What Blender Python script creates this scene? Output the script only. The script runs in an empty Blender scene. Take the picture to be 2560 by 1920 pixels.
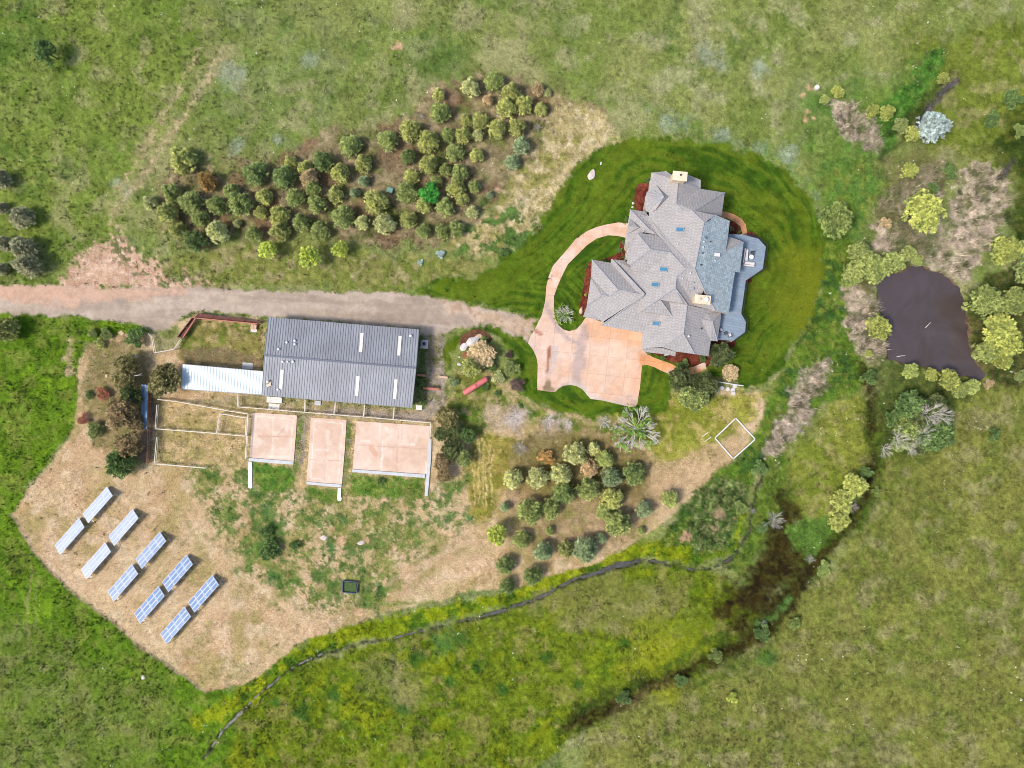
import bpy, bmesh, math, random
import numpy as np
from mathutils import Vector, Matrix

# ------------------------------------------------------------------ camera, sky, sun, exposure
scene = bpy.context.scene
COL = scene.collection
CAM_H = 136.53                      # drone height (m)
MPP = 0.08                          # metres per photo pixel on the ground
cam_data = bpy.data.cameras.new("camera")
cam_data.lens = 24.0
cam_data.sensor_width = 36.0
cam_data.clip_start = 0.5
cam_data.clip_end = 3000.0
cam = bpy.data.objects.new("camera", cam_data)
cam.location = (0, 0, CAM_H)
cam.rotation_euler = (0, 0, 0)
COL.objects.link(cam)
scene.camera = cam

SUN_EL = math.radians(54.0)
SUN_VEC = Vector((-math.cos(SUN_EL) * 0.93, -math.cos(SUN_EL) * 0.37, math.sin(SUN_EL))).normalized()
world = bpy.data.worlds.new("World")
scene.world = world
world.use_nodes = True
wn = world.node_tree.nodes
wl = world.node_tree.links
wn.clear()
sky = wn.new("ShaderNodeTexSky")
sky.sky_type = 'NISHITA'
sky.sun_disc = False
sky.sun_elevation = SUN_EL
sky.sun_rotation = math.atan2(SUN_VEC.x, SUN_VEC.y)
sky.dust_density = 2.5
bg = wn.new("ShaderNodeBackground")
bg.inputs["Strength"].default_value = 0.15
wo = wn.new("ShaderNodeOutputWorld")
wl.new(sky.outputs[0], bg.inputs["Color"])
wl.new(bg.outputs[0], wo.inputs["Surface"])

sun_d = bpy.data.lights.new("sun", 'SUN')
sun_d.energy = 2.35
sun_d.angle = math.radians(12)
sun_d.color = (1.0, 0.955, 0.89)
sun = bpy.data.objects.new("sun", sun_d)
sun.rotation_euler = (-SUN_VEC).to_track_quat('-Z', 'Y').to_euler()
sun.location = SUN_VEC * 200
COL.objects.link(sun)

scene.view_settings.view_transform = 'Standard'
scene.view_settings.look = 'None'
scene.view_settings.exposure = 0.88
scene.view_settings.gamma = 1.0
scene.cycles.pixel_filter_type = 'BLACKMAN_HARRIS'
scene.cycles.filter_width = 1.0

rnd = random.Random(11)
rng = np.random.default_rng(7)

# ------------------------------------------------------------------ helpers
def at(px, py, z=0.0):
    f = (CAM_H - z) / CAM_H * MPP
    return Vector(((px - 1280) * f, -(py - 960) * f, z))

def zm(ox, oy, s):
    """photo crop coordinates -> photo pixels"""
    return lambda x, y: (ox + x / s, oy + y / s)

ALB = 0.62
def S(r, g, b, k=ALB):
    def f(c):
        c = c / 255.0
        return (c / 12.92 if c <= 0.04045 else ((c + 0.055) / 1.055) ** 2.4) * k
    return (f(r), f(g), f(b))

def tag(o, label=None, cat=None, group=None, kind=None):
    if label: o["label"] = label
    if cat: o["category"] = cat
    if group: o["group"] = group
    if kind: o["kind"] = kind
    return o

def thing(name, loc, label, cat, group=None):
    o = bpy.data.objects.new(name, None)
    o.location = loc
    o.empty_display_size = 0.3
    COL.objects.link(o)
    return tag(o, label, cat, group)

class MB:
    def __init__(s):
        s.v = []; s.f = []; s.uv = []
    def add(s, vs, fs):
        n = len(s.v)
        s.v += [tuple(v) for v in vs]
        s.f += [tuple(i + n for i in f) for f in fs]
        return s
    def prism(s, pts, z0, z1):
        """pts: list of (x,y) world, closed"""
        a = sum(pts[i][0] * pts[(i + 1) % len(pts)][1] - pts[(i + 1) % len(pts)][0] * pts[i][1] for i in range(len(pts)))
        if a < 0: pts = pts[::-1]
        n = len(pts)
        vs = [(p[0], p[1], z0) for p in pts] + [(p[0], p[1], z1) for p in pts]
        fs = [tuple(range(n))[::-1], tuple(range(n, 2 * n))]
        for i in range(n):
            j = (i + 1) % n
            fs.append((i, j, n + j, n + i))
        return s.add(vs, fs)
    def box(s, c, size, rz=0.0):
        x, y, z = size[0] / 2, size[1] / 2, size[2] / 2
        ca, sa = math.cos(rz), math.sin(rz)
        vs = []
        for dz in (-z, z):
            for dx, dy in ((-x, -y), (x, -y), (x, y), (-x, y)):
                vs.append((c[0] + dx * ca - dy * sa, c[1] + dx * sa + dy * ca, c[2] + dz))
        return s.add(vs, [(3, 2, 1, 0), (4, 5, 6, 7), (0, 1, 5, 4), (1, 2, 6, 5), (2, 3, 7, 6), (3, 0, 4, 7)])
    def beam(s, a, b, w, h):
        """box beam from a to b, width w, height h (section axis vertical)"""
        a = Vector(a); b = Vector(b)
        d = (b - a)
        if d.length < 1e-6: return s
        d.normalize()
        up = Vector((0, 0, 1)) if abs(d.z) < 0.95 else Vector((1, 0, 0))
        sd = d.cross(up).normalized() * (w / 2)
        u = sd.cross(d).normalized() * (h / 2)
        vs = [a - sd - u, a + sd - u, a + sd + u, a - sd + u, b - sd - u, b + sd - u, b + sd + u, b - sd + u]
        return s.add(vs, [(0, 3, 2, 1), (4, 5, 6, 7), (0, 1, 5, 4), (1, 2, 6, 5), (2, 3, 7, 6), (3, 0, 4, 7)][::1])
    def tube(s, pts, radii, n=6, caps=True):
        pts = [Vector(p) for p in pts]
        base = len(s.v)
        for i, p in enumerate(pts):
            d = (pts[min(i + 1, len(pts) - 1)] - pts[max(i - 1, 0)])
            if d.length < 1e-6: d = Vector((0, 0, 1))
            d.normalize()
            ref = Vector((0, 0, 1)) if abs(d.z) < 0.9 else Vector((1, 0, 0))
            a = d.cross(ref).normalized(); b = d.cross(a)
            for k in range(n):
                t = 2 * math.pi * k / n
                s.v.append(tuple(p + (a * math.cos(t) + b * math.sin(t)) * radii[i]))
        for i in range(len(pts) - 1):
            for k in range(n):
                k2 = (k + 1) % n
                s.f.append((base + i * n + k, base + i * n + k2, base + (i + 1) * n + k2, base + (i + 1) * n + k))
        if caps:
            s.f.append(tuple(base + k for k in range(n))[::-1])
            s.f.append(tuple(base + (len(pts) - 1) * n + k for k in range(n)))
        return s
    def lathe(s, c, prof, n=20, axis=None):
        """prof: list of (r, z)"""
        base = len(s.v)
        for r, z in prof:
            for k in range(n):
                t = 2 * math.pi * k / n
                s.v.append((c[0] + r * math.cos(t), c[1] + r * math.sin(t), c[2] + z))
        for i in range(len(prof) - 1):
            for k in range(n):
                k2 = (k + 1) % n
                s.f.append((base + i * n + k, base + i * n + k2, base + (i + 1) * n + k2, base + (i + 1) * n + k))
        s.f.append(tuple(base + k for k in range(n))[::-1])
        s.f.append(tuple(base + (len(prof) - 1) * n + k for k in range(n)))
        return s
    def build(s, name, mat, parent=None, smooth=False, bevel=0.0, loc=None):
        off = Vector((0, 0, 0))
        if parent is not None:
            p = parent
            while p is not None:
                off = off + p.location; p = p.parent
        elif loc is not None:
            off = Vector(loc)
        me = bpy.data.meshes.new(name)
        me.from_pydata([(v[0] - off.x, v[1] - off.y, v[2] - off.z) for v in s.v], [], s.f)
        me.update()
        if smooth:
            for p in me.polygons: p.use_smooth = True
        me.materials.append(mat)
        o = bpy.data.objects.new(name, me)
        COL.objects.link(o)
        if parent is not None: o.parent = parent
        elif loc is not None: o.location = loc
        if bevel > 0:
            m = o.modifiers.new("bevel", 'BEVEL'); m.width = bevel; m.segments = 2; m.limit_method = 'ANGLE'
        return o

# ------------------------------------------------------------------ noise / masks (numpy)
_tabs = {}
def vnoise(x, y, seed):
    if seed not in _tabs:
        _tabs[seed] = np.random.default_rng(1000 + seed).random((256, 256)).astype(np.float32)
    T = _tabs[seed]
    xi = np.floor(x).astype(np.int64); yi = np.floor(y).astype(np.int64)
    fx = x - xi; fy = y - yi
    fx = fx * fx * (3 - 2 * fx); fy = fy * fy * (3 - 2 * fy)
    x0 = xi % 256; x1 = (xi + 1) % 256; y0 = yi % 256; y1 = (yi + 1) % 256
    return (T[x0, y0] * (1 - fx) + T[x1, y0] * fx) * (1 - fy) + (T[x0, y1] * (1 - fx) + T[x1, y1] * fx) * fy

def fbm(x, y, scale, octv=4, seed=0, gain=0.55):
    """0..1, scale in photo pixels"""
    a = 1.0; t = 0.0; r = 0.0
    fx = x / scale + seed * 17.3; fy = y / scale + seed * 9.1
    for o in range(octv):
        c, s_ = math.cos(0.6 * o), math.sin(0.6 * o)
        r = r + a * vnoise(fx * c - fy * s_, fx * s_ + fy * c, seed + o)
        t += a; a *= gain; fx = fx * 2.03; fy = fy * 2.03
    r = r / t
    return np.clip((r - 0.5) * 1.9 + 0.5, 0, 1)

def sstep(a, b, x):
    t = np.clip((x - a) / (b - a), 0, 1)
    return t * t * (3 - 2 * t)

def sdf_poly(x, y, poly):
    """negative inside"""
    n = len(poly)
    d = np.full(x.shape, 1e12); ins = np.zeros(x.shape, bool)
    for i in range(n):
        ax, ay = poly[i]; bx, by = poly[(i + 1) % n]
        ex, ey = bx - ax, by - ay
        wx, wy = x - ax, y - ay
        t = np.clip((wx * ex + wy * ey) / (ex * ex + ey * ey + 1e-9), 0, 1)
        dx, dy = wx - ex * t, wy - ey * t
        d = np.minimum(d, dx * dx + dy * dy)
        c = (ay > y) != (by > y)
        with np.errstate(divide='ignore', invalid='ignore'):
            xi = (bx - ax) * (y - ay) / ((by - ay) if by != ay else 1e-9) + ax
        ins ^= c & (x < xi)
    d = np.sqrt(d)
    return np.where(ins, -d, d)

def sdf_line(x, y, pts, rad):
    d = np.full(x.shape, 1e12)
    rr = (list(rad) + [rad[-1]] * len(pts))[:len(pts)] if isinstance(rad, (list, tuple)) else [rad] * len(pts)
    for i in range(len(pts) - 1):
        ax, ay = pts[i]; bx, by = pts[i + 1]
        ex, ey = bx - ax, by - ay
        wx, wy = x - ax, y - ay
        t = np.clip((wx * ex + wy * ey) / (ex * ex + ey * ey + 1e-9), 0, 1)
        dd = np.hypot(wx - ex * t, wy - ey * t) - (rr[i] * (1 - t) + rr[i + 1] * t)
        d = np.minimum(d, dd)
    return d

def region(x, y, fn, soft, warp=0.0, wscale=40.0, seed=50, bbox=None):
    """weight 0..1 of a region; evaluated only in its bounding box"""
    w = np.zeros(x.shape)
    m = (x > bbox[0]) & (x < bbox[2]) & (y > bbox[1]) & (y < bbox[3])
    if not m.any(): return w
    xs, ys = x[m], y[m]
    if warp > 0:
        d = fn(xs + (fbm(xs, ys, wscale, 3, seed) - 0.5) * 2 * warp, ys + (fbm(xs, ys, wscale, 3, seed + 5) - 0.5) * 2 * warp)
        d = d + (fbm(xs, ys, wscale * 0.22, 3, seed + 9) - 0.5) * warp * 1.2
    else:
        d = fn(xs, ys)
    w[m] = sstep(soft, -soft, d)
    return w

VS = 2560 / 2212.0
def P(poly, v=True):
    k = VS if v else 1.0
    return [(a * k, b * k) for a, b in poly]
def wpoly(x, y, poly, soft=8, warp=10, wscale=40, seed=50):
    xs = [p[0] for p in poly]; ys = [p[1] for p in poly]
    m = soft + warp * 2 + 4
    return region(x, y, lambda a, b: sdf_poly(a, b, poly), soft, warp, wscale, seed, (min(xs) - m, min(ys) - m, max(xs) + m, max(ys) + m))
def wline(x, y, pts, rad, soft=8, warp=6, wscale=40, seed=60):
    xs = [p[0] for p in pts]; ys = [p[1] for p in pts]
    rm = max(rad) if isinstance(rad, (list, tuple)) else rad
    m = soft + warp * 2 + rm + 4
    return region(x, y, lambda a, b: sdf_line(a, b, pts, rad), soft, warp, wscale, seed, (min(xs) - m, min(ys) - m, max(xs) + m, max(ys) + m))
def wblob(x, y, cx, cy, r, soft=None, warp=None, seed=70):
    soft = soft or r * 0.5; warp = r * 0.5 if warp is None else warp
    m = r + soft + warp * 2
    return region(x, y, lambda a, b: np.hypot(a - cx, b - cy) - r, soft, warp, max(r, 12), seed, (cx - m, cy - m, cx + m, cy + m))

# ------------------------------------------------------------------ materials
def new_mat(name):
    m = bpy.data.materials.new(name); m.use_nodes = True
    nt = m.node_tree; nt.nodes.clear()
    out = nt.nodes.new("ShaderNodeOutputMaterial")
    b = nt.nodes.new("ShaderNodeBsdfPrincipled")
    b.inputs["Roughness"].default_value = 0.85
    if "Specular IOR Level" in b.inputs: b.inputs["Specular IOR Level"].default_value = 0.25
    nt.links.new(b.outputs[0], out.inputs["Surface"])
    return m, nt, b
def N(nt, t, **kw):
    n = nt.nodes.new(t)
    for k, v in kw.items(): setattr(n, k, v)
    return n
def noise_fac(nt, scale, detail=4, rough=0.6, coord="Object", dist=0.0):
    tc = N(nt, "ShaderNodeTexCoord"); nz = N(nt, "ShaderNodeTexNoise")
    nz.inputs["Scale"].default_value = scale; nz.inputs["Detail"].default_value = detail
    nz.inputs["Roughness"].default_value = rough; nz.inputs["Distortion"].default_value = dist
    nt.links.new(tc.outputs[coord], nz.inputs["Vector"])
    return nz.outputs["Fac"]
def maprange(nt, src, a, b, c, d):
    mr = N(nt, "ShaderNodeMapRange")
    mr.inputs["From Min"].default_value = a; mr.inputs["From Max"].default_value = b
    mr.inputs["To Min"].default_value = c; mr.inputs["To Max"].default_value = d
    nt.links.new(src, mr.inputs["Value"]); return mr.outputs["Result"]
def mixc(nt, fac, a, b, mode='MIX'):
    mx = N(nt, "ShaderNodeMix", data_type='RGBA', blend_type=mode)
    for sock, val in ((mx.inputs["Factor"], fac), (mx.inputs["A"], a), (mx.inputs["B"], b)):
        pass
    def put(sock, val):
        if isinstance(val, (int, float)): sock.default_value = val
        elif isinstance(val, tuple): sock.default_value = (*val[:3], 1)
        else: nt.links.new(val, sock)
    put(mx.inputs[0], fac); put(mx.inputs[6], a); put(mx.inputs[7], b)
    return mx.outputs[2]
def mul_val(nt, colr, fac):
    """multiply colour by a scalar socket"""
    cmb = N(nt, "ShaderNodeVectorMath", operation='SCALE')
    nt.links.new(colr, cmb.inputs[0]) if not isinstance(colr, tuple) else setattr(cmb.inputs[0], "default_value", colr)
    nt.links.new(fac, cmb.inputs["Scale"])
    return cmb.outputs[0]
def add_bump(nt, b, h, strength=0.5, dist=0.05):
    bp = N(nt, "ShaderNodeBump"); bp.inputs["Strength"].default_value = strength; bp.inputs["Distance"].default_value = dist
    nt.links.new(h, bp.inputs["Height"]); nt.links.new(bp.outputs[0], b.inputs["Normal"])

def mat_plain(name, c, rough=0.8, metal=0.0, var=0.25, scale=2.0, bump=0.0, spec=0.25):
    m, nt, b = new_mat(name)
    f1 = noise_fac(nt, scale, 5, 0.65)
    v = maprange(nt, f1, 0.25, 0.75, 1 - var, 1 + var)
    nt.links.new(mul_val(nt, c, v), b.inputs["Base Color"])
    b.inputs["Roughness"].default_value = rough; b.inputs["Metallic"].default_value = metal
    b.inputs["Specular IOR Level"].default_value = spec
    if bump: add_bump(nt, b, f1, bump, 0.03)
    return m

# ground: colour attribute (kind of plant / soil at each spot) + fine procedural grain
def mat_ground(name="ground_soil_grass", grain=0.46, fine=4.2, bump=0.8):
    m, nt, b = new_mat(name)
    at_ = N(nt, "ShaderNodeAttribute"); at_.attribute_name = "soil"
    f1 = noise_fac(nt, 1.1, 5, 0.7)
    f2 = noise_fac(nt, fine, 4, 0.75)
    f3 = noise_fac(nt, fine * 2.7, 2, 0.6)
    v1 = maprange(nt, f1, 0.3, 0.7, 1 - grain * 0.5, 1 + grain * 0.5)
    v2 = maprange(nt, f2, 0.32, 0.68, 1 - grain, 1 + grain)
    m1 = N(nt, "ShaderNodeMath", operation='MULTIPLY'); nt.links.new(v1, m1.inputs[0]); nt.links.new(v2, m1.inputs[1])
    base = mul_val(nt, at_.outputs["Color"], m1.outputs[0])
    # straw / leaf flecks
    fl = maprange(nt, f3, 0.56, 0.68, 0.0, 0.35)
    hs = N(nt, "ShaderNodeHueSaturation"); hs.inputs["Saturation"].default_value = 0.75; hs.inputs["Value"].default_value = 1.45
    nt.links.new(base, hs.inputs["Color"])
    c2 = mixc(nt, fl, base, hs.outputs[0])
    nt.links.new(c2, b.inputs["Base Color"])
    b.inputs["Roughness"].default_value = 1.0
    b.inputs["Specular IOR Level"].default_value = 0.05
    add_bump(nt, b, f2, bump, 0.12)
    return m

def mat_leaf(name, transl=0.25, rough=0.7, var=0.3):
    m = bpy.data.materials.new(name); m.use_nodes = True
    nt = m.node_tree; nt.nodes.clear()
    out = nt.nodes.new("ShaderNodeOutputMaterial")
    oi = N(nt, "ShaderNodeObjectInfo"); at_ = N(nt, "ShaderNodeAttribute"); at_.attribute_name = "shade"
    c1 = mul_val(nt, oi.outputs["Color"], at_.outputs["Fac"])
    # a little yellow/blue drift per tuft
    hs = N(nt, "ShaderNodeHueSaturation")
    hv = maprange(nt, at_.outputs["Fac"], 0.5, 1.6, 0.515, 0.485)
    nt.links.new(hv, hs.inputs["Hue"]); nt.links.new(c1, hs.inputs["Color"])
    d = N(nt, "ShaderNodeBsdfPrincipled"); d.inputs["Roughness"].default_value = rough
    d.inputs["Specular IOR Level"].default_value = 0.2
    t = N(nt, "ShaderNodeBsdfTranslucent")
    nt.links.new(hs.outputs[0], d.inputs["Base Color"]); nt.links.new(hs.outputs[0], t.inputs["Color"])
    mx = N(nt, "ShaderNodeMixShader"); mx.inputs[0].default_value = transl
    nt.links.new(d.outputs[0], mx.inputs[1]); nt.links.new(t.outputs[0], mx.inputs[2])
    nt.links.new(mx.outputs[0], out.inputs["Surface"])
    return m

M = {}
M['ground'] = mat_ground()
M['road'] = mat_ground("road_gravel", grain=0.16, fine=4.0, bump=0.4)
M['lawn'] = mat_ground("mown_lawn", grain=0.26, fine=3.5, bump=0.5)
M['leaf'] = mat_leaf("leaves", 0.38)
M['needle'] = mat_leaf("needles", 0.38, 0.75)
M['bark'] = mat_plain("bark", (0.11, 0.08, 0.055), 0.95, var=0.35, scale=6, bump=0.6)
M['deadwood'] = mat_plain("dead_wood", (0.52, 0.47, 0.42), 0.9, var=0.25, scale=4)
M['greywood'] = mat_plain("grey_twigs", (0.30, 0.27, 0.25), 0.9, var=0.3, scale=4)

# ------------------------------------------------------------------ the lie of the land (all outlines in photo pixels)
POND = P([(1900,618),(1915,600),(1955,585),(1985,572),(2008,585),(2035,588),(2055,605),(2075,625),(2085,650),(2090,690),(2095,740),(2105,775),(2119,798),(2130,808),(2114,822),(2095,812),(2060,805),(2030,800),(1990,790),(1945,782),(1915,775),(1918,745),(1920,715),(1905,690),(1897,650)])
STREAM = P([(1655,985),(1640,1040),(1626,1095),(1618,1150),(1592,1196),(1560,1222),(1500,1232),(1440,1218),(1390,1210),(1366,1216),(1335,1222),(1300,1236),(1240,1252),(1180,1285),(1130,1305),(1080,1322),(1000,1342),(900,1366),(850,1380),(790,1388),(740,1402),(700,1412),(640,1438),(600,1468),(560,1500),(520,1540),(480,1580),(440,1640)])
STREAM_R = [1.5,1.5,2,2,1.5,1.5,2,2,3,6,7.5,5,3,3,4,3,1.2,2,1.2,1.5,1,2,1.2,1.5,2,3,2,2.5]
STREAM_R = (STREAM_R + [3] * 40)[:len(STREAM)]
STREAM2 = P([(2062,175),(2040,195),(2020,220),(2005,240),(1990,262),(1965,290)])
STREAM3 = P([(2190,345),(2175,365),(2165,380),(2158,388)])
ROAD = P([(-120,612),(0,618),(130,614),(250,624),(330,620),(420,622),(560,627),(700,629),(850,633),(930,640),(1000,652),(1060,668),(1100,674),(1162,690),(1152,716),(1141,742),(1120,728),(1085,712),(1050,706),(1010,706),(985,710),(962,722),(940,728),(905,722),(905,712),(700,694),(575,684),(500,676),(415,672),(385,690),(360,712),(330,718),(300,702),(230,690),(150,682),(60,678),(0,676),(-120,674)])
LAWN = P([(1262,345),(1320,305),(1390,292),(1480,300),(1560,312),(1620,328),(1690,365),(1745,410),(1770,460),(1778,520),(1775,600),(1755,670),(1725,730),(1690,785),(1655,832),(1610,842),(1585,820),(1530,800),(1455,790),(1452,840),(1445,890),(1395,905),(1330,900),(1270,905),(1210,885),(1165,868),(1135,845),(1120,800),(1105,760),(1075,730),(1040,722),(1010,722),(985,740),(978,775),(965,800),(962,750),(972,722),(1000,712),(1050,708),(1090,716),(1120,728),(1142,742),(1162,690),(1100,674),(1060,666),(1000,650),(930,636),(900,620),(960,606),(1030,600),(1075,575),(1085,555),(1130,528),(1165,490),(1205,420),(1235,370)])
GRAVEL2 = P([(905,884),(960,884),(940,905),(700,893),(560,870)])

MEADOW = [(130,138,74),(112,130,58),(154,152,104),(130,138,86)]
def palette(x, y, cols, scale, seed, grain=0.25):
    """mix 2-4 albedo colours with two noise fields"""
    a = fbm(x, y, scale, 5, seed); b = fbm(x, y, scale * 0.37, 5, seed + 3)
    c = .5 * fbm(x, y, 9.0, 3, seed + 6, .8) + .5 * fbm(x, y, max(14, scale * 0.12), 3, seed + 7)
    C = [np.array(S(*q)) for q in (cols if len(cols) > 1 else cols * 2)]
    w = sstep(0.34, 0.68, a)[:, None]; r = C[0] * (1 - w) + C[1] * w
    if len(C) > 2:
        w = (sstep(0.5, 0.86, b) * 0.8)[:, None]; r = r * (1 - w) + C[2] * w
    if len(C) > 3:
        w = (sstep(0.55, 0.8, 0.5 * a + 0.5 * (1 - b)) * 0.9)[:, None]; r = r * (1 - w) + C[3] * w
    return r * (1 + grain * (c[:, None] - 0.5) * 2)

def paint(col, w, x, y, cols, scale=60, seed=1, grain=0.22):
    grain = grain * 1.3
    m = w > 0.004
    if not m.any(): return
    t = palette(x[m], y[m], cols, scale, seed, grain)
    ww = w[m][:, None]
    col[m] = col[m] * (1 - ww) + t * ww

def road_w(x, y): return wpoly(x, y, ROAD, 3, 5, 30, 200)
def lawn_w(x, y): return wpoly(x, y, LAWN, 6, 9, 34, 210)

def _zI(p): return [(1900 + a / 3.318, 100 + b / 3.318) for a, b in p]
def soil(x, y):
    """albedo, tuft density, lumpiness of the ground at photo-pixel positions"""
    n = x.size
    x = x.astype(float); y = y.astype(float)
    col = palette(x, y, MEADOW, 230, 1, 0.3)
    den = np.ones(n) * 0.6
    lump = np.ones(n)
    def pt(w, cols, scale=60, seed=1, grain=0.22, d=None, l=None):
        paint(col, w, x, y, cols, scale, seed, grain)
        if d is not None: den[:] = den * (1 - w) + d * w
        if l is not None: lump[:] = lump * (1 - w) + l * w
    pw = lambda poly, soft=8, warp=10, ws=40, seed=50: wpoly(x, y, P(poly), soft, warp, ws, seed)
    ln = lambda pts, rad, soft=6, warp=5, ws=30, seed=60: wline(x, y, P(pts), rad, soft, warp, ws, seed)
    bl = lambda cx, cy, r, seed=70, soft=None: wblob(x, y, cx * VS, cy * VS, r * VS, soft, None, seed)
    # upper meadow, greener on the left, greyer to the right
    pt(pw([(-200,-200),(470,-200),(430,200),(330,330),(260,470),(190,560),(120,612),(-200,620)], 40, 50, 120, 2), [(118,134,56),(100,122,44),(146,146,92),(124,136,66)], 150, 5, 0.3)
    pt(pw([(1180,-200),(2400,-200),(2400,330),(2050,300),(1900,200),(1740,180),(1700,380),(1600,310),(1400,285),(1250,210)], 40, 50, 120, 3) * 0.8, [(136,142,78),(120,134,62),(160,158,114),(110,126,54)], 130, 6, 0.3)
    pt(pw([(1380,230),(1700,330),(1800,470),(1780,500),(1700,370),(1500,300)], 15, 20, 50, 4), [(112,138,60),(130,140,78),(120,140,104),(96,128,50)], 60, 7)
    for i, (cx, cy, r) in enumerate([(500,160,26),(665,130,14),(1535,115,24),(1560,145,14),(1640,150,18),(1445,265,16),(1560,290,14),(510,320,16),(600,300,12),(610,355,12),(1700,330,18),(275,410,14),(250,395,10),(2140,1370,34),(2170,1440,26),(1120,1535,26),(1060,1500,14),(1830,1010,14)]):
        pt(bl(cx, cy, r, 300 + i, r * 0.9) * 0.65, [(160,170,148),(140,152,128)], 30, 8, 0.3)
    # darker weedy blotches in the meadows
    wz = sstep(0.62, 0.8, fbm(x, y, 60, 4, 400)) * sstep(0.45, 0.7, fbm(x, y, 300, 2, 410))
    pt(wz * 0.55, [(66,98,34),(80,108,40)], 40, 9, 0.3)
    # bottom right meadow (olive, thin)
    pt(pw([(1880,860),(2060,760),(2400,700),(2400,1900),(1230,1900),(1300,1500),(1480,1450),(1600,1390),(1720,1290),(1860,1130),(1890,1000)], 25, 30, 80, 12), [(124,127,58),(107,118,46),(142,137,88),(124,124,62)], 120, 11, 0.32, d=0.7)
    pt(pw([(1960,60),(2400,60),(2400,760),(2210,600),(2190,420),(2080,330),(1990,330),(1960,250)], 25, 25, 80, 13), [(112,124,46),(96,112,34),(140,138,84),(122,128,58)], 80, 12, 0.3)
    pt(pw([(1800,860),(1870,840),(1890,960),(1860,1100),(1790,1160),(1720,1130),(1660,1060),(1680,980),(1740,930)], 14, 18, 50, 14), [(128,134,52),(118,130,44),(146,140,82)], 70, 13, 0.25)
    # meadow below the ditch
    pt(pw([(430,1640),(520,1530),(640,1440),(790,1392),(1080,1325),(1240,1256),(1400,1216),(1560,1235),(1640,1330),(1560,1430),(1450,1480),(1300,1540),(1180,1640),(800,1900),(430,1900)], 10, 10, 50, 15), [(106,122,26),(84,110,20),(134,132,64),(126,136,22)], 80, 14, 0.35, d=0.8)
    pt(pw([(1130,1290),(1330,1240),(1470,1260),(1500,1330),(1400,1370),(1200,1340)], 30, 25, 60, 16) * 0.8, [(140,134,84),(122,124,58)], 60, 15)
    pt(bl(1440,1420,75,17,50) * 0.8, [(140,146,28),(126,138,28)], 50, 16)
    pt(bl(850,1470,48,18,40) * 0.6, [(150,140,96),(110,118,60)], 40, 17)
    pt(bl(960,1390,28,19,20) * 0.7, [(90,128,64),(70,110,50)], 30, 18)
    for i, (cx, cy, r) in enumerate([(1000,1380,16),(1030,1440,12),(975,1470,12),(900,1420,14),(870,1530,14),(720,1500,14),(650,1540,16),(590,1520,10),(1085,1490,14),(1180,1420,12),(1350,1390,10),(1250,1480,10)]):
        pt(bl(cx, cy, r, 330 + i) * 0.85, [(48,88,30),(62,98,30)], 20, 19, 0.3)
    # green meadow on the left below the road, and bottom left
    pt(pw([(-200,672),(0,676),(150,682),(250,692),(300,704),(320,720),(240,730),(185,740),(172,830),(165,900),(120,980),(60,1060),(30,1110),(60,1180),(100,1222),(230,1340),(440,1493),(530,1480),(560,1500),(520,1540),(400,1900),(-200,1900)], 6, 7, 40, 20), [(98,128,28),(82,114,22),(120,132,52),(110,140,28)], 90, 20, 0.3, d=0.8)
    pt(pw([(-200,1330),(100,1350),(260,1440),(360,1530),(300,1640),(-200,1900)], 50, 40, 90, 21) * 0.5, [(118,126,60),(98,114,46),(140,134,90)], 70, 21, 0.3)
    pt(ln([(70,1230),(62,1290),(58,1350),(62,1420)], 3, 3, 3) * 0.7 + ln([(84,1240),(78,1300),(76,1360)], 2, 3, 3) * 0.6, [(138,134,78),(150,140,92)], 30, 22)
    pt(ln([(148,730),(145,770),(150,800)], 8, 6, 8) * 0.8, [(192,168,130),(150,140,90)], 20, 23)
    # yellow-green bank along the ditch
    pt(ln([(430,1560),(560,1490),(650,1415),(760,1370),(900,1340),(1000,1315),(1080,1297),(1180,1262),(1240,1235),(1300,1212),(1390,1190),(1500,1195),(1570,1180),(1600,1120)], [20,24,26,26,24,20,16,18,16,16,22,24,22,16], 8, 8, 30, 24), [(126,142,18),(106,130,20),(150,156,26),(70,102,24)], 50, 24, 0.3, d=1.0)
    # pine floor of the upper grove
    grove = pw([(330,400),(395,345),(560,350),(700,292),(860,258),(940,190),(1040,170),(1110,160),(1190,195),(1285,245),(1310,300),(1230,380),(1120,430),(1040,470),(1000,520),(880,530),(700,516),(560,512),(470,520),(400,535),(350,480)], 16, 18, 60, 25)
    pt(grove, [(148,134,98),(130,120,80),(168,150,116),(116,122,66)], 60, 25, 0.3, d=0.9)
    pt(grove * sstep(0.5, 0.72, fbm(x, y, 75, 3, 420)) * 0.7, [(138,108,82),(122,98,74)], 40, 26)
    # bare straw swath beside the grove
    pt(pw([(1200,205),(1300,250),(1345,290),(1300,340),(1235,380),(1190,450),(1140,500),(1080,545),(1010,540),(960,545),(1000,500),(1050,470),(1100,400),(1170,330),(1190,270)], 14, 18, 40, 26), [(178,162,112),(160,148,92),(204,186,146),(138,138,70)], 50, 27, 0.28, d=0.55)
    wsp = pw([(1030,420),(1110,430),(1170,500),(1130,560),(1040,560),(960,560),(1000,500)], 16, 16, 40, 27)
    pt(wsp * sstep(0.52, 0.6, fbm(x, y, 22, 4, 430)) * 0.9, [(84,118,50),(70,104,40)], 20, 28)
    for k, (a, b) in enumerate([((1290,270),(1120,470)),((1300,300),(1140,490)),((1270,360),(1165,480))]):
        pt(ln([a, ((a[0]+b[0])/2+10,(a[1]+b[1])/2+8), b], 2.2, 3, 6, 20, 61 + k) * 0.8, [(214,192,150),(196,176,130)], 20, 29)
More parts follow.
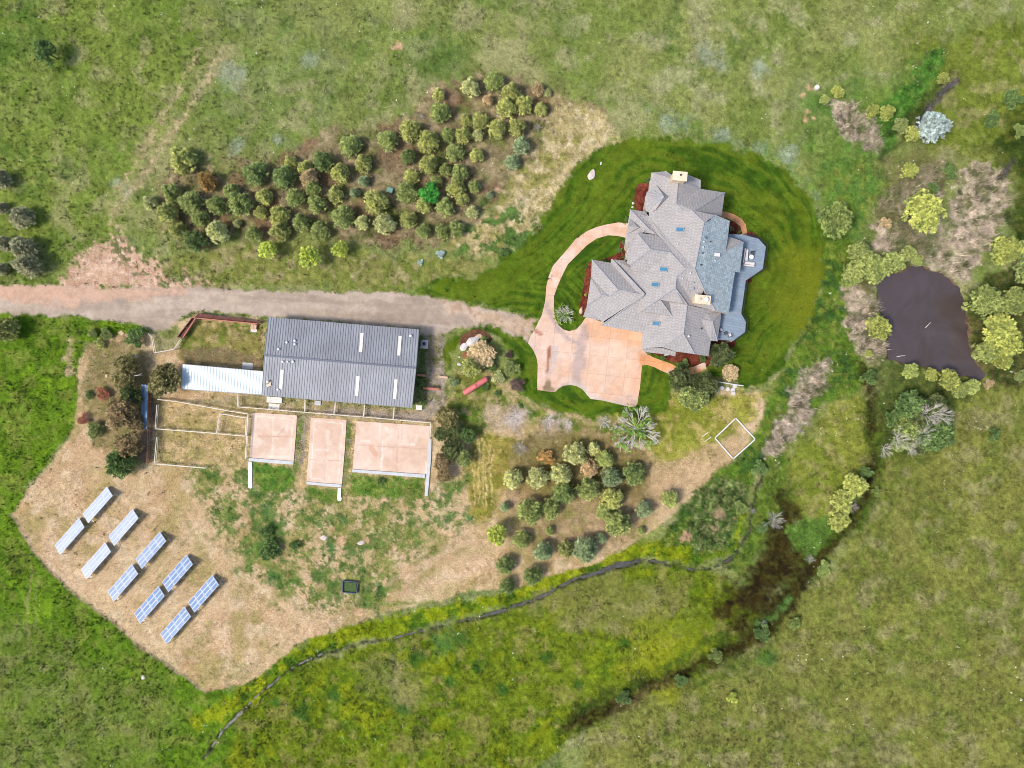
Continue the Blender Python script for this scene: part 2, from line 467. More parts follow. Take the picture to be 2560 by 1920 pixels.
    # strip between grove and road
    pt(pw([(330,560),(480,530),(700,525),(960,560),(1060,560),(1075,585),(1020,604),(900,618),(850,630),(560,624),(420,620),(360,590)], 12, 14, 50, 28), [(126,130,64),(112,124,50),(160,148,104),(140,136,78)], 70, 30, 0.28, d=0.5)
    # dirt at the bend and the streaks up the slope
    dirt = pw([(120,612),(165,575),(195,530),(215,515),(260,520),(300,540),(330,560),(365,590),(430,608),(470,618),(420,628),(130,628)], 12, 20, 26, 29)
    pt(dirt * sstep(0.2, 0.42, fbm(x, y, 14, 4, 440) + 0.35 * dirt), [(204,168,140),(190,152,124),(216,186,160)], 30, 31, 0.15, d=0.12, l=0.3)
    spk = pw([(190,530),(250,505),(330,530),(420,580),(470,610),(400,615),(300,600)], 18, 16, 30, 30)
    pt(spk * sstep(0.6, 0.66, fbm(x, y, 9, 3, 450)) * 0.85, [(82,96,46),(96,104,60)], 10, 32)
    pt(ln([(478,110),(440,180),(400,250),(355,305),(330,345),(300,390),(262,440)], 18, 26, 18, 30, 69) * .65, [(164,154,108),(150,146,94)], 26, 110, .3)
    for k, (pts, r) in enumerate([([(478,120),(455,165),(420,215),(395,260),(355,310),(330,350),(300,390),(262,440)], 3.5), ([(430,110),(405,160),(385,200)], 3), ([(385,200),(350,250),(318,300),(290,340)], 3), ([(250,450),(240,480),(262,500)], 7), ([(340,275),(300,345),(255,410)], 3)]):
        pt(ln(pts, r, 8, 10, 16, 64 + k) * 0.75, [(200,174,140),(176,158,116)], 20, 33)
    # the straw field round the barn and the panels
    FIELD = [(185,742),(300,722),(330,720),(385,692),(420,676),(575,690),(560,870),(905,884),(960,886),(985,810),(1000,800),(1060,800),(1120,850),(1170,880),(1260,900),(1330,905),(1445,895),(1460,850),(1560,838),(1640,850),(1655,875),(1640,930),(1600,975),(1560,1010),(1510,1055),(1465,1100),(1425,1135),(1382,1162),(1300,1208),(1240,1228),(1160,1252),(1080,1278),(1035,1270),(950,1296),(880,1312),(820,1325),(750,1352),(690,1372),(640,1392),(600,1425),(560,1460),(520,1478),(480,1492),(440,1492),(400,1462),(330,1412),(230,1335),(150,1270),(95,1215),(62,1170),(28,1112),(60,1062),(120,990),(160,925),(168,850),(172,790)]
    field = pw(FIELD, 3, 5, 50, 31)
    pt(field, [(194,166,126),(182,156,112),(208,184,148),(168,150,98)], 90, 34, 0.14, d=0.28, l=0.5)
    pt(ln([(28,1112),(95,1215),(150,1272),(230,1337),(330,1414),(400,1464),(440,1494)], 4.5, 4, 3) * 0.75, [(172,146,120),(160,138,112)], 30, 35)
    pt(field * sstep(.45, .8, fbm(x, y, 70, 5, 461)) * .28, [(196,152,118),(184,142,106)], 40, 108)
    pt(field * sstep(.55, .85, fbm(x, y, 48, 5, 462, .7)) * sstep(250, 520, x) * .5, [(142,136,78),(128,130,68)], 26, 109, .3)
    # subtle mown stripes in the panel field (direction lower-left to upper-right)
    st = sstep(0.45, 0.75, fbm(x * 0.72 + y * 0.69, (y * 0.72 - x * 0.69) * 0.12, 34, 3, 460))
    pt(field * st * 0.3, [(212,184,144)], 50, 36)
    # green patches inside the field
    grn = pw([(380,985),(540,985),(560,1030),(700,1060),(920,1060),(960,1040),(1010,1000),(1020,1110),(930,1200),(830,1310),(700,1320),(560,1280),(480,1180),(420,1080)], 30, 30, 60, 32)
    pt(grn * sstep(0.40, 0.64, fbm(x, y, 34, 6, 470, .8)) * 0.9, [(118,126,58),(96,118,50),(136,134,74)], 30, 37, 0.3, d=0.6)
    pt(grn * sstep(0.50, 0.68, fbm(x, y, 18, 5, 480, .8)) * 0.8, [(70,106,44),(86,116,46)], 24, 38, 0.3, d=0.8)
    for i, (cx, cy, r) in enumerate([(575,1110,20),(560,1140,16),(585,1180,22),(600,1140,14),(690,1040,26),(620,1030,20),(760,1195,14),(778,1180,12),(715,1180,10),(690,1250,14),(590,1250,14),(560,1060,16),(740,1120,12),(1010,1110,14),(970,1120,12),(545,1110,8),(820,1268,8),(700,1310,8)]):
        pt(bl(cx, cy, r, 350 + i) * 0.8, [(66,108,50),(84,118,52)], 20, 39, 0.3, d=1.0)
    pt(ln([(775,1285),(830,1303),(900,1305),(940,1298)], 4, 4, 4) * 0.7, [(110,130,52)], 20, 40)
    for k, (a, b) in enumerate([((840,1260),(1010,1170)),((870,1285),(1060,1215)),((900,1240),(1000,1150))]):
        pt(ln([a, b], 6, 8, 6, 30, 75 + k) * 0.5, [(208,176,144)], 30, 41)
    # runs beside the pads, grass verge under the barn
    pt(pw([(335,868),(560,880),(925,915),(930,1060),(560,1060),(530,1010),(335,1005)], 5, 5, 30, 33) * 0.85, [(186,160,112),(158,144,86),(200,174,130)], 26, 42, 0.3, d=0.6)
    pt(pw([(540,1000),(636,1008),(640,1060),(560,1060)], 6, 7, 20, 34), [(96,128,44),(112,130,54),(70,116,44)], 20, 43, 0.3, d=0.9)
    pt(pw([(655,1050),(740,1058),(740,1085),(660,1075)], 5, 6, 20, 35) + pw([(755,1022),(920,1036),(918,1075),(755,1072)], 6, 7, 20, 36), [(98,126,46),(126,134,62),(72,112,44)], 20, 44, 0.3, d=0.9)
    pt(ln([(648,900),(645,960),(640,1010)], 10, 4, 4) * 0.9 + ln([(752,912),(748,980),(745,1040)], 9, 4, 4) * 0.9, [(96,120,48),(130,130,70),(152,140,122)], 22, 45, 0.3, d=0.7)
    pt(ln([(665,890),(655,950),(652,1000)], 6, 4, 5) * 0.9, [(158,144,128),(140,128,110)], 16, 46)
    pt(pw([(390,868),(570,850),(900,884),(925,912),(640,898),(560,880),(400,872)], 4, 4, 20, 37) * 0.85, [(164,146,112),(140,132,84),(180,164,136)], 22, 47, 0.25)
    pt(pw([(700,880),(930,895),(925,910),(700,896)], 4, 4, 20, 38) * 0.8, [(164,148,134),(150,136,118)], 22, 48)
    pt(pw([(390,712),(420,690),(560,702),(570,690),(572,780),(400,786),(385,760)], 6, 7, 30, 39), [(138,130,70),(120,124,56),(170,152,104),(104,118,46)], 45, 49, 0.3, d=0.6)
    pt(pw([(395,755),(470,752),(570,770),(570,790),(395,790)], 5, 8, 20, 40) * 0.8, [(140,118,88),(120,108,80)], 20, 50)
    pt(pw([(330,720),(385,695),(385,740),(372,752),(336,758)], 5, 6, 20, 41), [(150,144,100),(120,126,68)], 22, 51, 0.3)
    pt(pw([(300,860),(338,866),(330,990),(296,1000)], 5, 5, 20, 42) * 0.8, [(128,108,92),(116,104,84)], 22, 52)
    pt(pw([(185,742),(300,724),(330,800),(320,860),(290,1000),(200,960),(180,850)], 10, 10, 30, 43) * 0.8, [(132,118,76),(110,110,58),(156,134,98)], 30, 53, 0.3, d=0.6)
    # gravelly yard east of the barn
    pt(pw([(905,884),(905,720),(958,718),(962,790),(965,870),(935,905)], 6, 8, 20, 44), [(166,150,134),(146,134,108),(112,116,62)], 26, 54, 0.25, d=0.3)
    pt(pw([(903,725),(920,725),(925,880),(903,884)], 4, 5, 20, 45) * 0.8, [(80,108,38),(96,112,50)], 16, 55)
    # orchard grass between barn and drive
    pt(pw([(960,880),(985,800),(1050,800),(1110,860),(1170,880),(1260,903),(1330,905),(1330,940),(1250,935),(1150,910),(1060,905),(1040,940),(1000,930)], 10, 12, 30, 46), [(124,128,58),(96,118,40),(166,150,104)], 34, 56, 0.3, d=0.6)
    pt(pw([(1055,870),(1130,885),(1150,910),(1100,930),(1060,925),(1040,900)], 8, 10, 26, 47), [(186,164,134),(170,152,116)], 26, 57)
    pt(bl(1115,905,22,48) + bl(1190,918,24,49) + bl(1222,922,14,51), [(190,172,158),(172,156,140)], 14, 58, 0.3)
    pt(pw([(1020,940),(1060,935),(1130,945),(1130,1050),(1085,1060),(1060,1130),(1020,1110),(1010,1010)], 12, 10, 30, 52), [(150,140,66),(128,128,50),(176,152,86)], 34, 59, 0.3, d=0.8)
    for k in range(5):
        xx = 1030 + k * 9
        pt(ln([(xx, 945 + 6 * k), (xx - 8, 1020), (xx - 4, 1090)], 1.6, 2.5, 4, 20, 80 + k) * 0.85, [(214,188,130)], 16, 60)
    pt(pw([(1130,935),(1230,925),(1330,935),(1400,990),(1420,1080),(1380,1160),(1280,1205),(1160,1190),(1100,1150),(1090,1060)], 16, 16, 40, 53) * 0.85, [(166,142,104),(148,128,88),(184,158,122),(134,128,72)], 50, 61, 0.28, d=0.6)
    pt(pw([(1100,940),(1230,930),(1330,940),(1400,1000),(1400,1080),(1300,1090),(1200,1070),(1120,1060)], 18, 16, 34, 135) * .7, [(118,110,58),(136,118,68),(104,104,50)], 28, 105, 0.35, d=1.1)
    pt(pw([(1290,880),(1460,860),(1550,845),(1645,855),(1630,900),(1540,990),(1440,1010),(1400,960)], 12, 14, 40, 54), [(150,148,62),(128,134,46),(178,160,98)], 50, 62, 0.3, d=0.6)
    pt(pw([(1400,1010),(1480,985),(1560,960),(1600,940),(1600,975),(1470,1090),(1430,1080)], 12, 14, 40, 55) * 0.8, [(192,162,122),(176,150,108)], 40, 63)
    # rank growth right of the lawn, along the wet ground
    pt(pw([(1770,470),(1800,440),(1850,520),(1880,600),(1850,680),(1850,760),(1880,800),(1850,850),(1780,870),(1700,960),(1640,1020),(1600,1100),(1590,1190),(1480,1180),(1420,1170),(1470,1098),(1560,1012),(1640,932),(1655,860),(1690,790),(1740,710),(1770,620)], 8, 8, 40, 56), [(92,120,36),(74,104,32),(120,132,52),(64,96,42)], 36, 64, 0.4, d=1.3)
    pt(pw([(1740,200),(1850,150),(1920,170),(1990,120),(2030,110),(2020,200),(1940,260),(1900,330),(1910,420),(1850,440),(1780,420),(1740,330)], 14, 14, 40, 57) * 0.8, [(84,122,44),(102,128,50),(118,132,66)], 50, 65, 0.35, d=1.0)
    pt(pw([(1800,350),(1900,330),(1940,420),(1880,440),(1860,540),(1780,470)], 12, 14, 40, 58), [(104,132,46),(90,124,50),(122,134,56)], 50, 66, 0.3, d=0.9)
    # shrub ring (lower right of the straw field)
    pt(pw([(1500,1060),(1560,1020),(1610,1040),(1600,1130),(1570,1180),(1500,1200),(1480,1130)], 8, 10, 30, 59), [(74,100,42),(104,114,60),(142,142,92),(60,88,40)], 14, 67, 0.6, d=1.5)
    pt(bl(1552,1110,12,90) + bl(1545,1140,11,91), [(160,138,104),(140,124,92)], 12, 68)
    pt(pw([(1650,1000),(1700,960),(1710,1070),(1660,1180),(1610,1240),(1560,1215),(1600,1170),(1620,1090)], 14, 14, 34, 141), [(96,118,40),(82,108,34),(118,128,52)], 30, 107, 0.35, d=1.2)
    gs = _zI([(1480,110),(1420,250),(1330,380),(1180,500),(1040,640),(1080,800),(1040,950)])
    pt(wline(x, y, gs, [20,26,26,34,26,14,16], 9, 10, 22, 142), [(78,124,42),(62,106,34),(104,136,56)], 20, 112, .45, d=2.0)
    ds = _zI([(1590,260),(1500,370),(1400,500),(1280,640),(1230,700),(1060,800)])
    pt(wline(x, y, ds, [5,7,12,16,14,8], 8, 8, 22, 143) * .8, [(48,62,26),(64,76,34)], 20, 113, .3, d=1.2)
    # dead reeds
    REED = [(184,166,146),(150,136,116),(210,192,168),(96,98,60)]
    for i, pol in enumerate([
        [(1798,228),(1825,215),(1868,250),(1890,262),(1903,300),(1895,322),(1860,312),(1832,300),(1812,290),(1806,262)],
        [(1882,480),(1905,430),(1935,400),(1990,350),(2030,345),(2045,400),(2030,470),(2050,520),(2010,560),(1960,560),(1895,545)],
        [(2058,430),(2075,380),(2110,335),(2140,345),(2160,380),(2185,420),(2175,470),(2130,540),(2100,590),(2070,620),(2050,600),(2010,580),(1985,572),(2010,540),(2050,500)],
        [(1785,768),(1800,790),(1770,840),(1745,880),(1748,910),(1700,950),(1665,1000),(1650,985),(1680,900),(1712,850),(1730,800)],
        [(1822,620),(1860,610),(1895,650),(1900,690),(1918,760),(1905,785),(1870,765),(1840,740),(1822,700)],
        [(1900,590),(1985,565),(1970,590),(1920,612),(1895,630),(1870,625)]]):
        pt(pw(pol, 8, 14, 26, 92 + i) * (.72 + .28 * sstep(.3, .55, fbm(x, y, 18, 4, 520 + i))), REED, 20, 70 + i, 0.5, d=1.6)
    pt(pw([(1900,440),(1960,480),(2040,520),(2010,560),(1940,550)], 14, 14, 30, 99) * 0.75, [(84,100,48),(110,108,70)], 24, 77, 0.35)
    # damp undergrowth by the pond and right edge, some shade painted into it
    pt(pw([(2080,640),(2120,610),(2240,560),(2240,840),(2140,840),(2110,790),(2090,720)], 12, 14, 34, 130), [(84,88,42),(66,80,34),(104,98,56)], 26, 100, 0.4, d=1.2)  # ground under the right-bank willows, their shade mixed into its colour
    pt(pw([(1850,540),(1900,560),(1990,570),(1900,615),(1890,640),(1830,620)], 10, 12, 30, 131) * .8, [(92,94,48),(120,112,70)], 24, 101, 0.4, d=1.0)
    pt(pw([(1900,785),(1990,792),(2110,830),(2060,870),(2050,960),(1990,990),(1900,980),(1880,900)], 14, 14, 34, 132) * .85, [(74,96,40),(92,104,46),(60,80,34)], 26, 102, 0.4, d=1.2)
    pt(pw([(2120,330),(2240,160),(2240,540),(2200,560),(2185,470),(2200,410),(2160,360)], 24, 22, 50, 133) * .95, [(60,78,22),(46,64,18),(88,92,34)], 40, 103, 0.4, d=1.1)  # edge growth, darkened in colour to stand in for shadows there
    pt(pw([(1900,330),(2000,330),(2060,350),(2040,420),(2000,500),(1900,480),(1890,400)], 20, 20, 40, 134) * .6, [(88,96,44),(108,104,60),(130,118,90)], 24, 104, 0.4, d=1.1)
    # dark wet ground
    MUD = [(60,50,20),(42,34,13),(76,74,26)]
    pt(ln([(1870,800),(1886,900),(1884,1010),(1870,1070),(1840,1130),(1790,1170),(1735,1240),(1695,1300),(1640,1365),(1580,1405),(1470,1450),(1370,1490),(1230,1560)], [8,14,18,22,22,26,28,30,30,24,20,20,22], 22, 18, 40, 140) * .9, [(66,84,24),(52,72,20),(84,92,32)], 34, 106, 0.4, d=1.3)
    pt(ln([(1868,790),(1878,850),(1888,940),(1884,1010),(1876,1060),(1850,1120),(1800,1160),(1745,1230),(1705,1290),(1650,1360),(1590,1400),(1480,1450),(1380,1500),(1230,1570)], [5,6,8,8,8,11,16,22,26,20,13,10,11,14], 14, 12, 34, 100), MUD, 34, 78, 0.35, d=1.0)
    pt(ln([(1695,1080),(1705,1130),(1690,1180),(1660,1240),(1610,1290),(1560,1320)], [14,26,40,44,38,24], 24, 18, 40, 101), MUD, 34, 79, 0.35, d=1.0)
    pt(ln([(1330,1530),(1400,1490),(1480,1470)], 12, 12, 12) * 0.7, [(96,84,50)], 30, 80)
    pt(ln([(2010,240),(1990,270),(1940,310),(1900,340)], [6,8,8,5], 8, 6) * 0.7, [(54,66,30),(60,72,30)], 30, 81)
    pt(ln([(2240,300),(2200,330),(2170,380),(2120,440)], [10,9,5,4], 12, 8) * 0.6, [(70,92,30)], 30, 82)
    pt(pw([(1700,1140),(1790,1110),(1800,1150),(1760,1200),(1720,1250),(1715,1200)], 8, 8, 30, 102), [(98,130,50),(82,114,42)], 26, 83, 0.3, d=1.4)
    pt(bl(1655,1420,20,103) + ln([(1640,1350),(1680,1320),(1705,1290)], 8, 8, 6), [(90,122,56),(80,110,46)], 20, 84, 0.3, d=1.2)
    pt(ln([(2185,960),(2165,1010),(2155,1040)], 3, 4, 3) * 0.6 + bl(2150,970,12,104) * 0.6, [(96,112,50)], 20, 85)
    pt(bl(1700,1215,34,150,30) + bl(1640,1300,30,151,26) + bl(1590,1350,22,152,22), MUD, 26, 111, 0.4, d=1.2)
    for k, pts in enumerate([[(1895,940),(1900,1010),(1890,1080),(1860,1150)], [(1840,1080),(1830,1130),(1780,1180)], [(1660,1400),(1600,1440),(1500,1480)], [(1560,1370),(1500,1400),(1440,1440)]]):
        pt(ln(pts, 7, 9, 9, 24, 110 + k) * .8, [(72,96,26),(88,108,30)], 20, 99, 0.35, d=1.2)
    # bare scuffs
    for i, (cx, cy, r) in enumerate([(1735,205,5),(1748,190,6),(1745,240,6),(1740,258,5),(1757,255,4),(1048,400,5),(1075,408,8),(1070,470,6),(860,100,10),(1480,1160,10),(790,1165,8),(740,1168,9)]):
        pt(bl(cx, cy, r, 380 + i) * 0.9, [(206,166,136),(196,160,120)], 12, 86)
    # stream bed
    sb = wline(x, y, STREAM, [r + 2 for r in STREAM_R], 4, 4, 14, 120) * sstep(.15, .45, fbm(x, y, 22, 3, 515))
    pt(sb, [(66,66,44),(58,66,34),(92,86,72)], 14, 87, 0.35, d=0.5)
    pt(wline(x, y, STREAM2, 9, 5, 4, 14, 121) + wline(x, y, STREAM3, 7, 4, 3, 14, 122), [(96,88,84),(78,80,54)], 14, 88, 0.35)
    # pond bank and mud
    pb = region(x, y, lambda a, b: sdf_poly(a, b, POND) - 3, 5, 5, 20, 123, (2150, 620, 2520, 990))
    pt(pb, [(112,92,70),(88,74,56)], 16, 89, 0.3, d=0.0)
    # road gravel and lawn
    rw = road_w(x, y)
    # track wear runs along the road
    tr = fbm(x * 0.12, y + 18 * np.sin(x / 260.0), 16, 3, 490)
    pt(rw, [(182,164,144),(174,156,138),(192,174,152)], 60, 90, 0.10, d=0.0, l=0.0)
    pt(rw * sstep(0.5, 0.8, tr) * 0.35, [(146,128,116)], 30, 91)
    pt(rw * sstep(0.55, 0.8, 1 - tr) * 0.4, [(196,178,164)], 30, 92)
    pt(rw * pw([(-100,612),(130,610),(330,618),(420,624),(360,640),(220,650),(150,658),(0,652),(-100,652)], 10, 10, 30, 105) * 0.9, [(206,168,142),(196,160,134)], 40, 93, 0.1)
    pt(rw * pw([(930,640),(1000,652),(1060,668),(1162,690),(1141,742),(1085,712),(1020,690),(960,670)], 12, 10, 30, 106) * 0.85, [(200,176,152),(188,160,130),(170,138,110)], 30, 94, 0.14)
    lw = lawn_w(x, y)
    # mowing arcs follow the lawn's edge round the house
    arc = np.zeros(n); ml = lw > 0.01
    if ml.any():
        dd = sdf_poly(x[ml], y[ml], LAWN) + (fbm(x[ml], y[ml], 180, 2, 501) - .5) * 60
        arc[ml] = 0.8 * fbm(dd, 0.10 * (x[ml] + y[ml]), 9, 3, 500) + 0.2 * fbm(x[ml], y[ml], 38, 4, 502)
    pt(lw, [(80,106,22),(70,98,20),(92,112,26)], 120, 95, 0.4, d=0.10, l=0.15)
    pt(lw * sstep(0.45, 0.75, arc) * 0.5, [(98,112,24),(104,114,30)], 60, 96, 0.12)
    pt(lw * sstep(0.45, 0.85, 1 - arc) * 0.6, [(44,72,16)], 40, 97, 0.12)
    pt(lw * sstep(0.5, 0.9, fbm(x, y, 130, 3, 505)) * sstep(1800, 2040, x) * 0.8, [(112,118,26)], 40, 98, 0.12)
    return col, den, lump

def ground_z(x, y):
    """terrain height (m); x, y in photo pixels"""
    z = np.zeros(x.shape)
    # gentle lumps out in the meadows only, flat around the buildings
    far = np.clip((np.hypot((x - 1050) / 1.6, y - 760) - 620) / 500, 0, 1)
    z += far * (fbm(x, y, 260, 3, 600) - 0.5) * 1.2
    pd = np.full(x.shape, 99.0)
    m = (x > 2100) & (x < 2600) & (y > 560) & (y < 1040)
    if m.any():
        pd[m] = sdf_poly(x[m], y[m], POND) + (fbm(x[m], y[m], 20, 3, 610) - 0.5) * 9
        z[m] = z[m] * sstep(-20, 40, pd[m]) - 0.9 * sstep(9, -12, pd[m])
    m = (x > 380) & (x < 1900) & (y > 1350) & (y < 1960)
    if m.any():
        d = sdf_line(x[m], y[m], STREAM, STREAM_R) + (fbm(x[m], y[m], 12, 3, 611) - 0.5) * 9
        z[m] = z[m] * sstep(0, 30, d) - 0.6 * sstep(4, -4, d)
    for L_ in (STREAM2, STREAM3):
        d = sdf_line(x, y, L_, 3) + (fbm(x, y, 14, 3, 612) - .5) * 9
        z = z * sstep(0, 30, d) - 0.5 * sstep(5, -4, d)
    return z

def grid_axes():
    g = np.geomspace(20, 30000, 22)
    xs = np.concatenate([(-220 - g)[::-1][:21], np.arange(-220, 2781, 3.0), 2780 + g])
    ys = np.concatenate([(-120 - g)[::-1][:21], np.arange(-120, 2041, 3.0), 2040 + g])
    return xs, ys
GX, GY = grid_axes()
XX, YY = np.meshgrid(GX, GY, indexing='xy')
fx_, fy_ = XX.ravel(), YY.ravel()
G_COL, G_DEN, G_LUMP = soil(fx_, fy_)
_out = np.maximum.reduce([-220 - fx_, fx_ - 2780, -120 - fy_, fy_ - 2040])
_w = sstep(-60, 60, _out)[:, None]
_far = palette(fx_, fy_, [(120,134,66),(112,128,58),(132,138,80)], 1500, 900, 0.0)
G_COL = G_COL * (1 - _w) + _far * _w
G_Z = ground_z(fx_, fy_)
G_Z = G_Z + G_LUMP * (fbm(fx_, fy_, 8, 3, 620) - 0.5) * 0.15 * ((fx_ > -220) & (fx_ < 2780)) * sstep(0, 1, np.clip(G_LUMP, 0, 1))

def grid_mesh(name, mat, cellmask=None, dz=0.0, kind='structure', flat=None):
    nx, ny = len(GX), len(GY)
    ii, jj = np.meshgrid(np.arange(nx - 1), np.arange(ny - 1), indexing='xy')
    a = (jj * nx + ii).ravel()
    quads = np.stack([a, a + nx, a + nx + 1, a + 1], 1)   # y grows downwards in the photo
    if cellmask is not None: quads = quads[cellmask.ravel()]
    used = np.unique(quads)
    remap = np.full(nx * ny, -1, np.int64); remap[used] = np.arange(len(used))
    q = remap[quads]
    co = np.empty((len(used), 3), np.float32)
    co[:, 0] = (fx_[used] - 1280) * MPP; co[:, 1] = -(fy_[used] - 960) * MPP; co[:, 2] = G_Z[used] + dz
    me = bpy.data.meshes.new(name)
    me.vertices.add(len(used)); me.vertices.foreach_set("co", co.ravel())
    me.loops.add(q.size); me.loops.foreach_set("vertex_index", q.ravel().astype(np.int32))
    me.polygons.add(len(q)); me.polygons.foreach_set("loop_start", np.arange(0, q.size, 4, dtype=np.int32))
    me.update(calc_edges=True)
    at_ = me.attributes.new("soil", 'FLOAT_COLOR', 'POINT')
    c4 = np.ones((len(used), 4), np.float32); c4[:, :3] = np.clip(G_COL[used], 0, 1)
    at_.data.foreach_set("color", c4.ravel())
    me.materials.append(mat)
    me.polygons.foreach_set("use_smooth", np.ones(len(q), bool))
    o = bpy.data.objects.new(name, me); COL.objects.link(o)
    tag(o, kind=kind)
    return o

def cells(wfun, thr=0.5):
    cx = (GX[:-1] + GX[1:]) / 2; cy = (GY[:-1] + GY[1:]) / 2
    X, Y = np.meshgrid(cx, cy, indexing='xy')
    return (wfun(X.ravel(), Y.ravel()) > thr) & (X.ravel() > -220) & (X.ravel() < 2780)

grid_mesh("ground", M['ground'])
grid_mesh("road", M['road'], cells(road_w, 0.5), 0.02)
grid_mesh("lawn", M['lawn'], cells(lawn_w, 0.5), 0.015)

def _cv(ox, oy, s_, pts): return [(ox + a / s_, oy + b / s_) for a, b in pts]
PAVED = [_cv(1180, 740, 3.072, [(560, 0), (640, 0), (640, 170), (700, 256), (800, 256), (868, 172), (1330, 260), (1330, 430), (1450, 492), (1580, 548), (1800, 505), (1800, 560), (1640, 612), (1400, 546), (1306, 532), (1268, 835), (1210, 851), (910, 790), (850, 718), (750, 682), (636, 738), (500, 720), (503, 600), (495, 470), (430, 362), (472, 272), (535, 150)]),
 _cv(1420, 400, 3.1904, [(0, 705), (60, 632), (150, 568), (290, 518), (490, 500), (490, 618), (400, 606), (320, 600), (230, 626), (150, 680), (80, 750), (0, 830), (-60, 1000), (-100, 1000)]),
 _cv(340, 760, 2.9105, [(850, 790), (1172, 811), (1148, 1170), (818, 1142)]), _cv(340, 760, 2.9105, [(1272, 825), (1532, 842), (1495, 1336), (1240, 1312)]), _cv(340, 760, 2.9105, [(1604, 852), (2140, 888), (2110, 1266), (1572, 1223)]),
 _cv(340, 760, 2.9105, [(965, 95), (2058, 185), (2007, 756), (914, 665)]), _cv(340, 760, 2.9105, [(340, 440), (924, 492), (913, 658), (330, 616)]), POND]
# ------------------------------------------------------------------ loose ground cover: tufts of grass and weeds
def tufts(name, count, hmin, hmax, wid, region_fn=None, colmul=(0.75, 1.35), blades=3, spread=0.16, seed=1, override=None):
    r = np.random.default_rng(seed)
    X = r.uniform(-60, 2620, count * 3); Y = r.uniform(-20, 1940, count * 3)
    ix = np.clip(((X + 220) / 3.0).round().astype(int) + 21, 0, len(GX) - 1)
    iy = np.clip(((Y + 120) / 3.0).round().astype(int) + 21, 0, len(GY) - 1)
    idx = iy * len(GX) + ix
    dens = G_DEN[idx]
    for pv_ in PAVED: dens = dens * (1 - wpoly(X, Y, pv_, 1.5, 0))
    if region_fn is not None: dens = dens * region_fn(X, Y)
    clump = 0.35 + 1.3 * fbm(X, Y, 28, 3, 700 + seed)
    keep = r.random(X.size) < np.clip(dens * clump * 0.55, 0, 1)
    X, Y, idx = X[keep][:count], Y[keep][:count], idx[keep][:count]
    n = X.size
    base = G_COL[idx] if override is None else np.tile(np.array(override), (n, 1))
    bri = r.uniform(colmul[0], colmul[1], n)
    hs = r.uniform(hmin, hmax, n)
    cx = (X - 1280) * MPP; cy = -(Y - 960) * MPP; cz = G_Z[idx] - 0.03
    V = np.empty((n, blades, 3, 3), np.float32)
    for b in range(blades):
        a = r.uniform(0, 2 * np.pi, n); lean = r.uniform(0.3, 1.0, n)
        ox = r.normal(0, spread, n); oy = r.normal(0, spread, n)
        w = wid * r.uniform(0.6, 1.4, n)
        pxv, pyv = -np.sin(a) * w, np.cos(a) * w
        V[:, b, 0] = np.stack([cx + ox - pxv, cy + oy - pyv, cz], 1)
        V[:, b, 1] = np.stack([cx + ox + pxv, cy + oy + pyv, cz], 1)
        V[:, b, 2] = np.stack([cx + ox + np.cos(a) * lean * hs, cy + oy + np.sin(a) * lean * hs, cz + hs], 1)
    me = bpy.data.meshes.new(name)
    nv = n * blades * 3
    me.vertices.add(nv); me.vertices.foreach_set("co", V.ravel())
    me.loops.add(nv); me.loops.foreach_set("vertex_index", np.arange(nv, dtype=np.int32))
    me.polygons.add(n * blades); me.polygons.foreach_set("loop_start", np.arange(0, nv, 3, dtype=np.int32))
    me.update(calc_edges=True)
    c4 = np.ones((n, blades * 3, 4), np.float32); c4[:, :, :3] = np.clip(base * bri[:, None], 0, 1)[:, None, :]
    at_ = me.attributes.new("soil", 'FLOAT_COLOR', 'POINT'); at_.data.foreach_set("color", c4.ravel())
    me.materials.append(M['tuft'])
    o = bpy.data.objects.new(name, me); COL.objects.link(o)
    return o
_m, _nt, _b = new_mat("grass_blades")
_a = N(_nt, "ShaderNodeAttribute"); _a.attribute_name = "soil"
_nt.links.new(_a.outputs["Color"], _b.inputs["Base Color"]); _b.inputs["Roughness"].default_value = 0.9
M['tuft'] = _m
tag(tufts("grass", 150000, 0.10, 0.32, 0.05, seed=1), kind='stuff')
tag(tufts("weeds", 26000, 0.2, 0.5, 0.11, lambda X, Y: np.where(fbm(X, Y, 70, 3, 710) > 0.45, 1.0, 0.15) * np.where(wpoly(X, Y, P([(185,742),(560,700),(560,870),(905,884),(1440,900),(1560,1010),(1240,1228),(830,1315),(520,1478),(440,1492),(95,1215),(28,1112),(160,925)]), 4, 0) > .5, .12, 1), (0.7, 1.15), blades=6, spread=0.22, seed=2), kind='stuff')
tag(tufts("dead_reeds", 26000, 0.6, 1.3, 0.05, lambda X, Y: ((X > 2050) & (X < 2540) & (Y > 230) & (Y < 930) | (X > 1880) & (X < 2090) & (Y > 870) & (Y < 1170)) * (wpoly(X, Y, P([(1798,228),(1825,215),(1868,250),(1903,300),(1895,322),(1832,300),(1806,262)]), 6, 8) + wpoly(X, Y, P([(1882,480),(1905,430),(1990,350),(2030,345),(2045,400),(2050,520),(2010,560),(1895,545)]), 6, 8) + wpoly(X, Y, P([(2058,430),(2110,335),(2140,345),(2185,420),(2175,470),(2070,620),(2010,580),(2050,500)]), 6, 8) + wpoly(X, Y, P([(1785,768),(1800,790),(1748,910),(1665,1000),(1650,985),(1712,850)]), 6, 8) + wpoly(X, Y, P([(1822,620),(1895,650),(1918,760),(1905,785),(1840,740)]), 6, 8)), (0.8, 1.7), blades=7, spread=0.3, seed=3), kind='stuff')
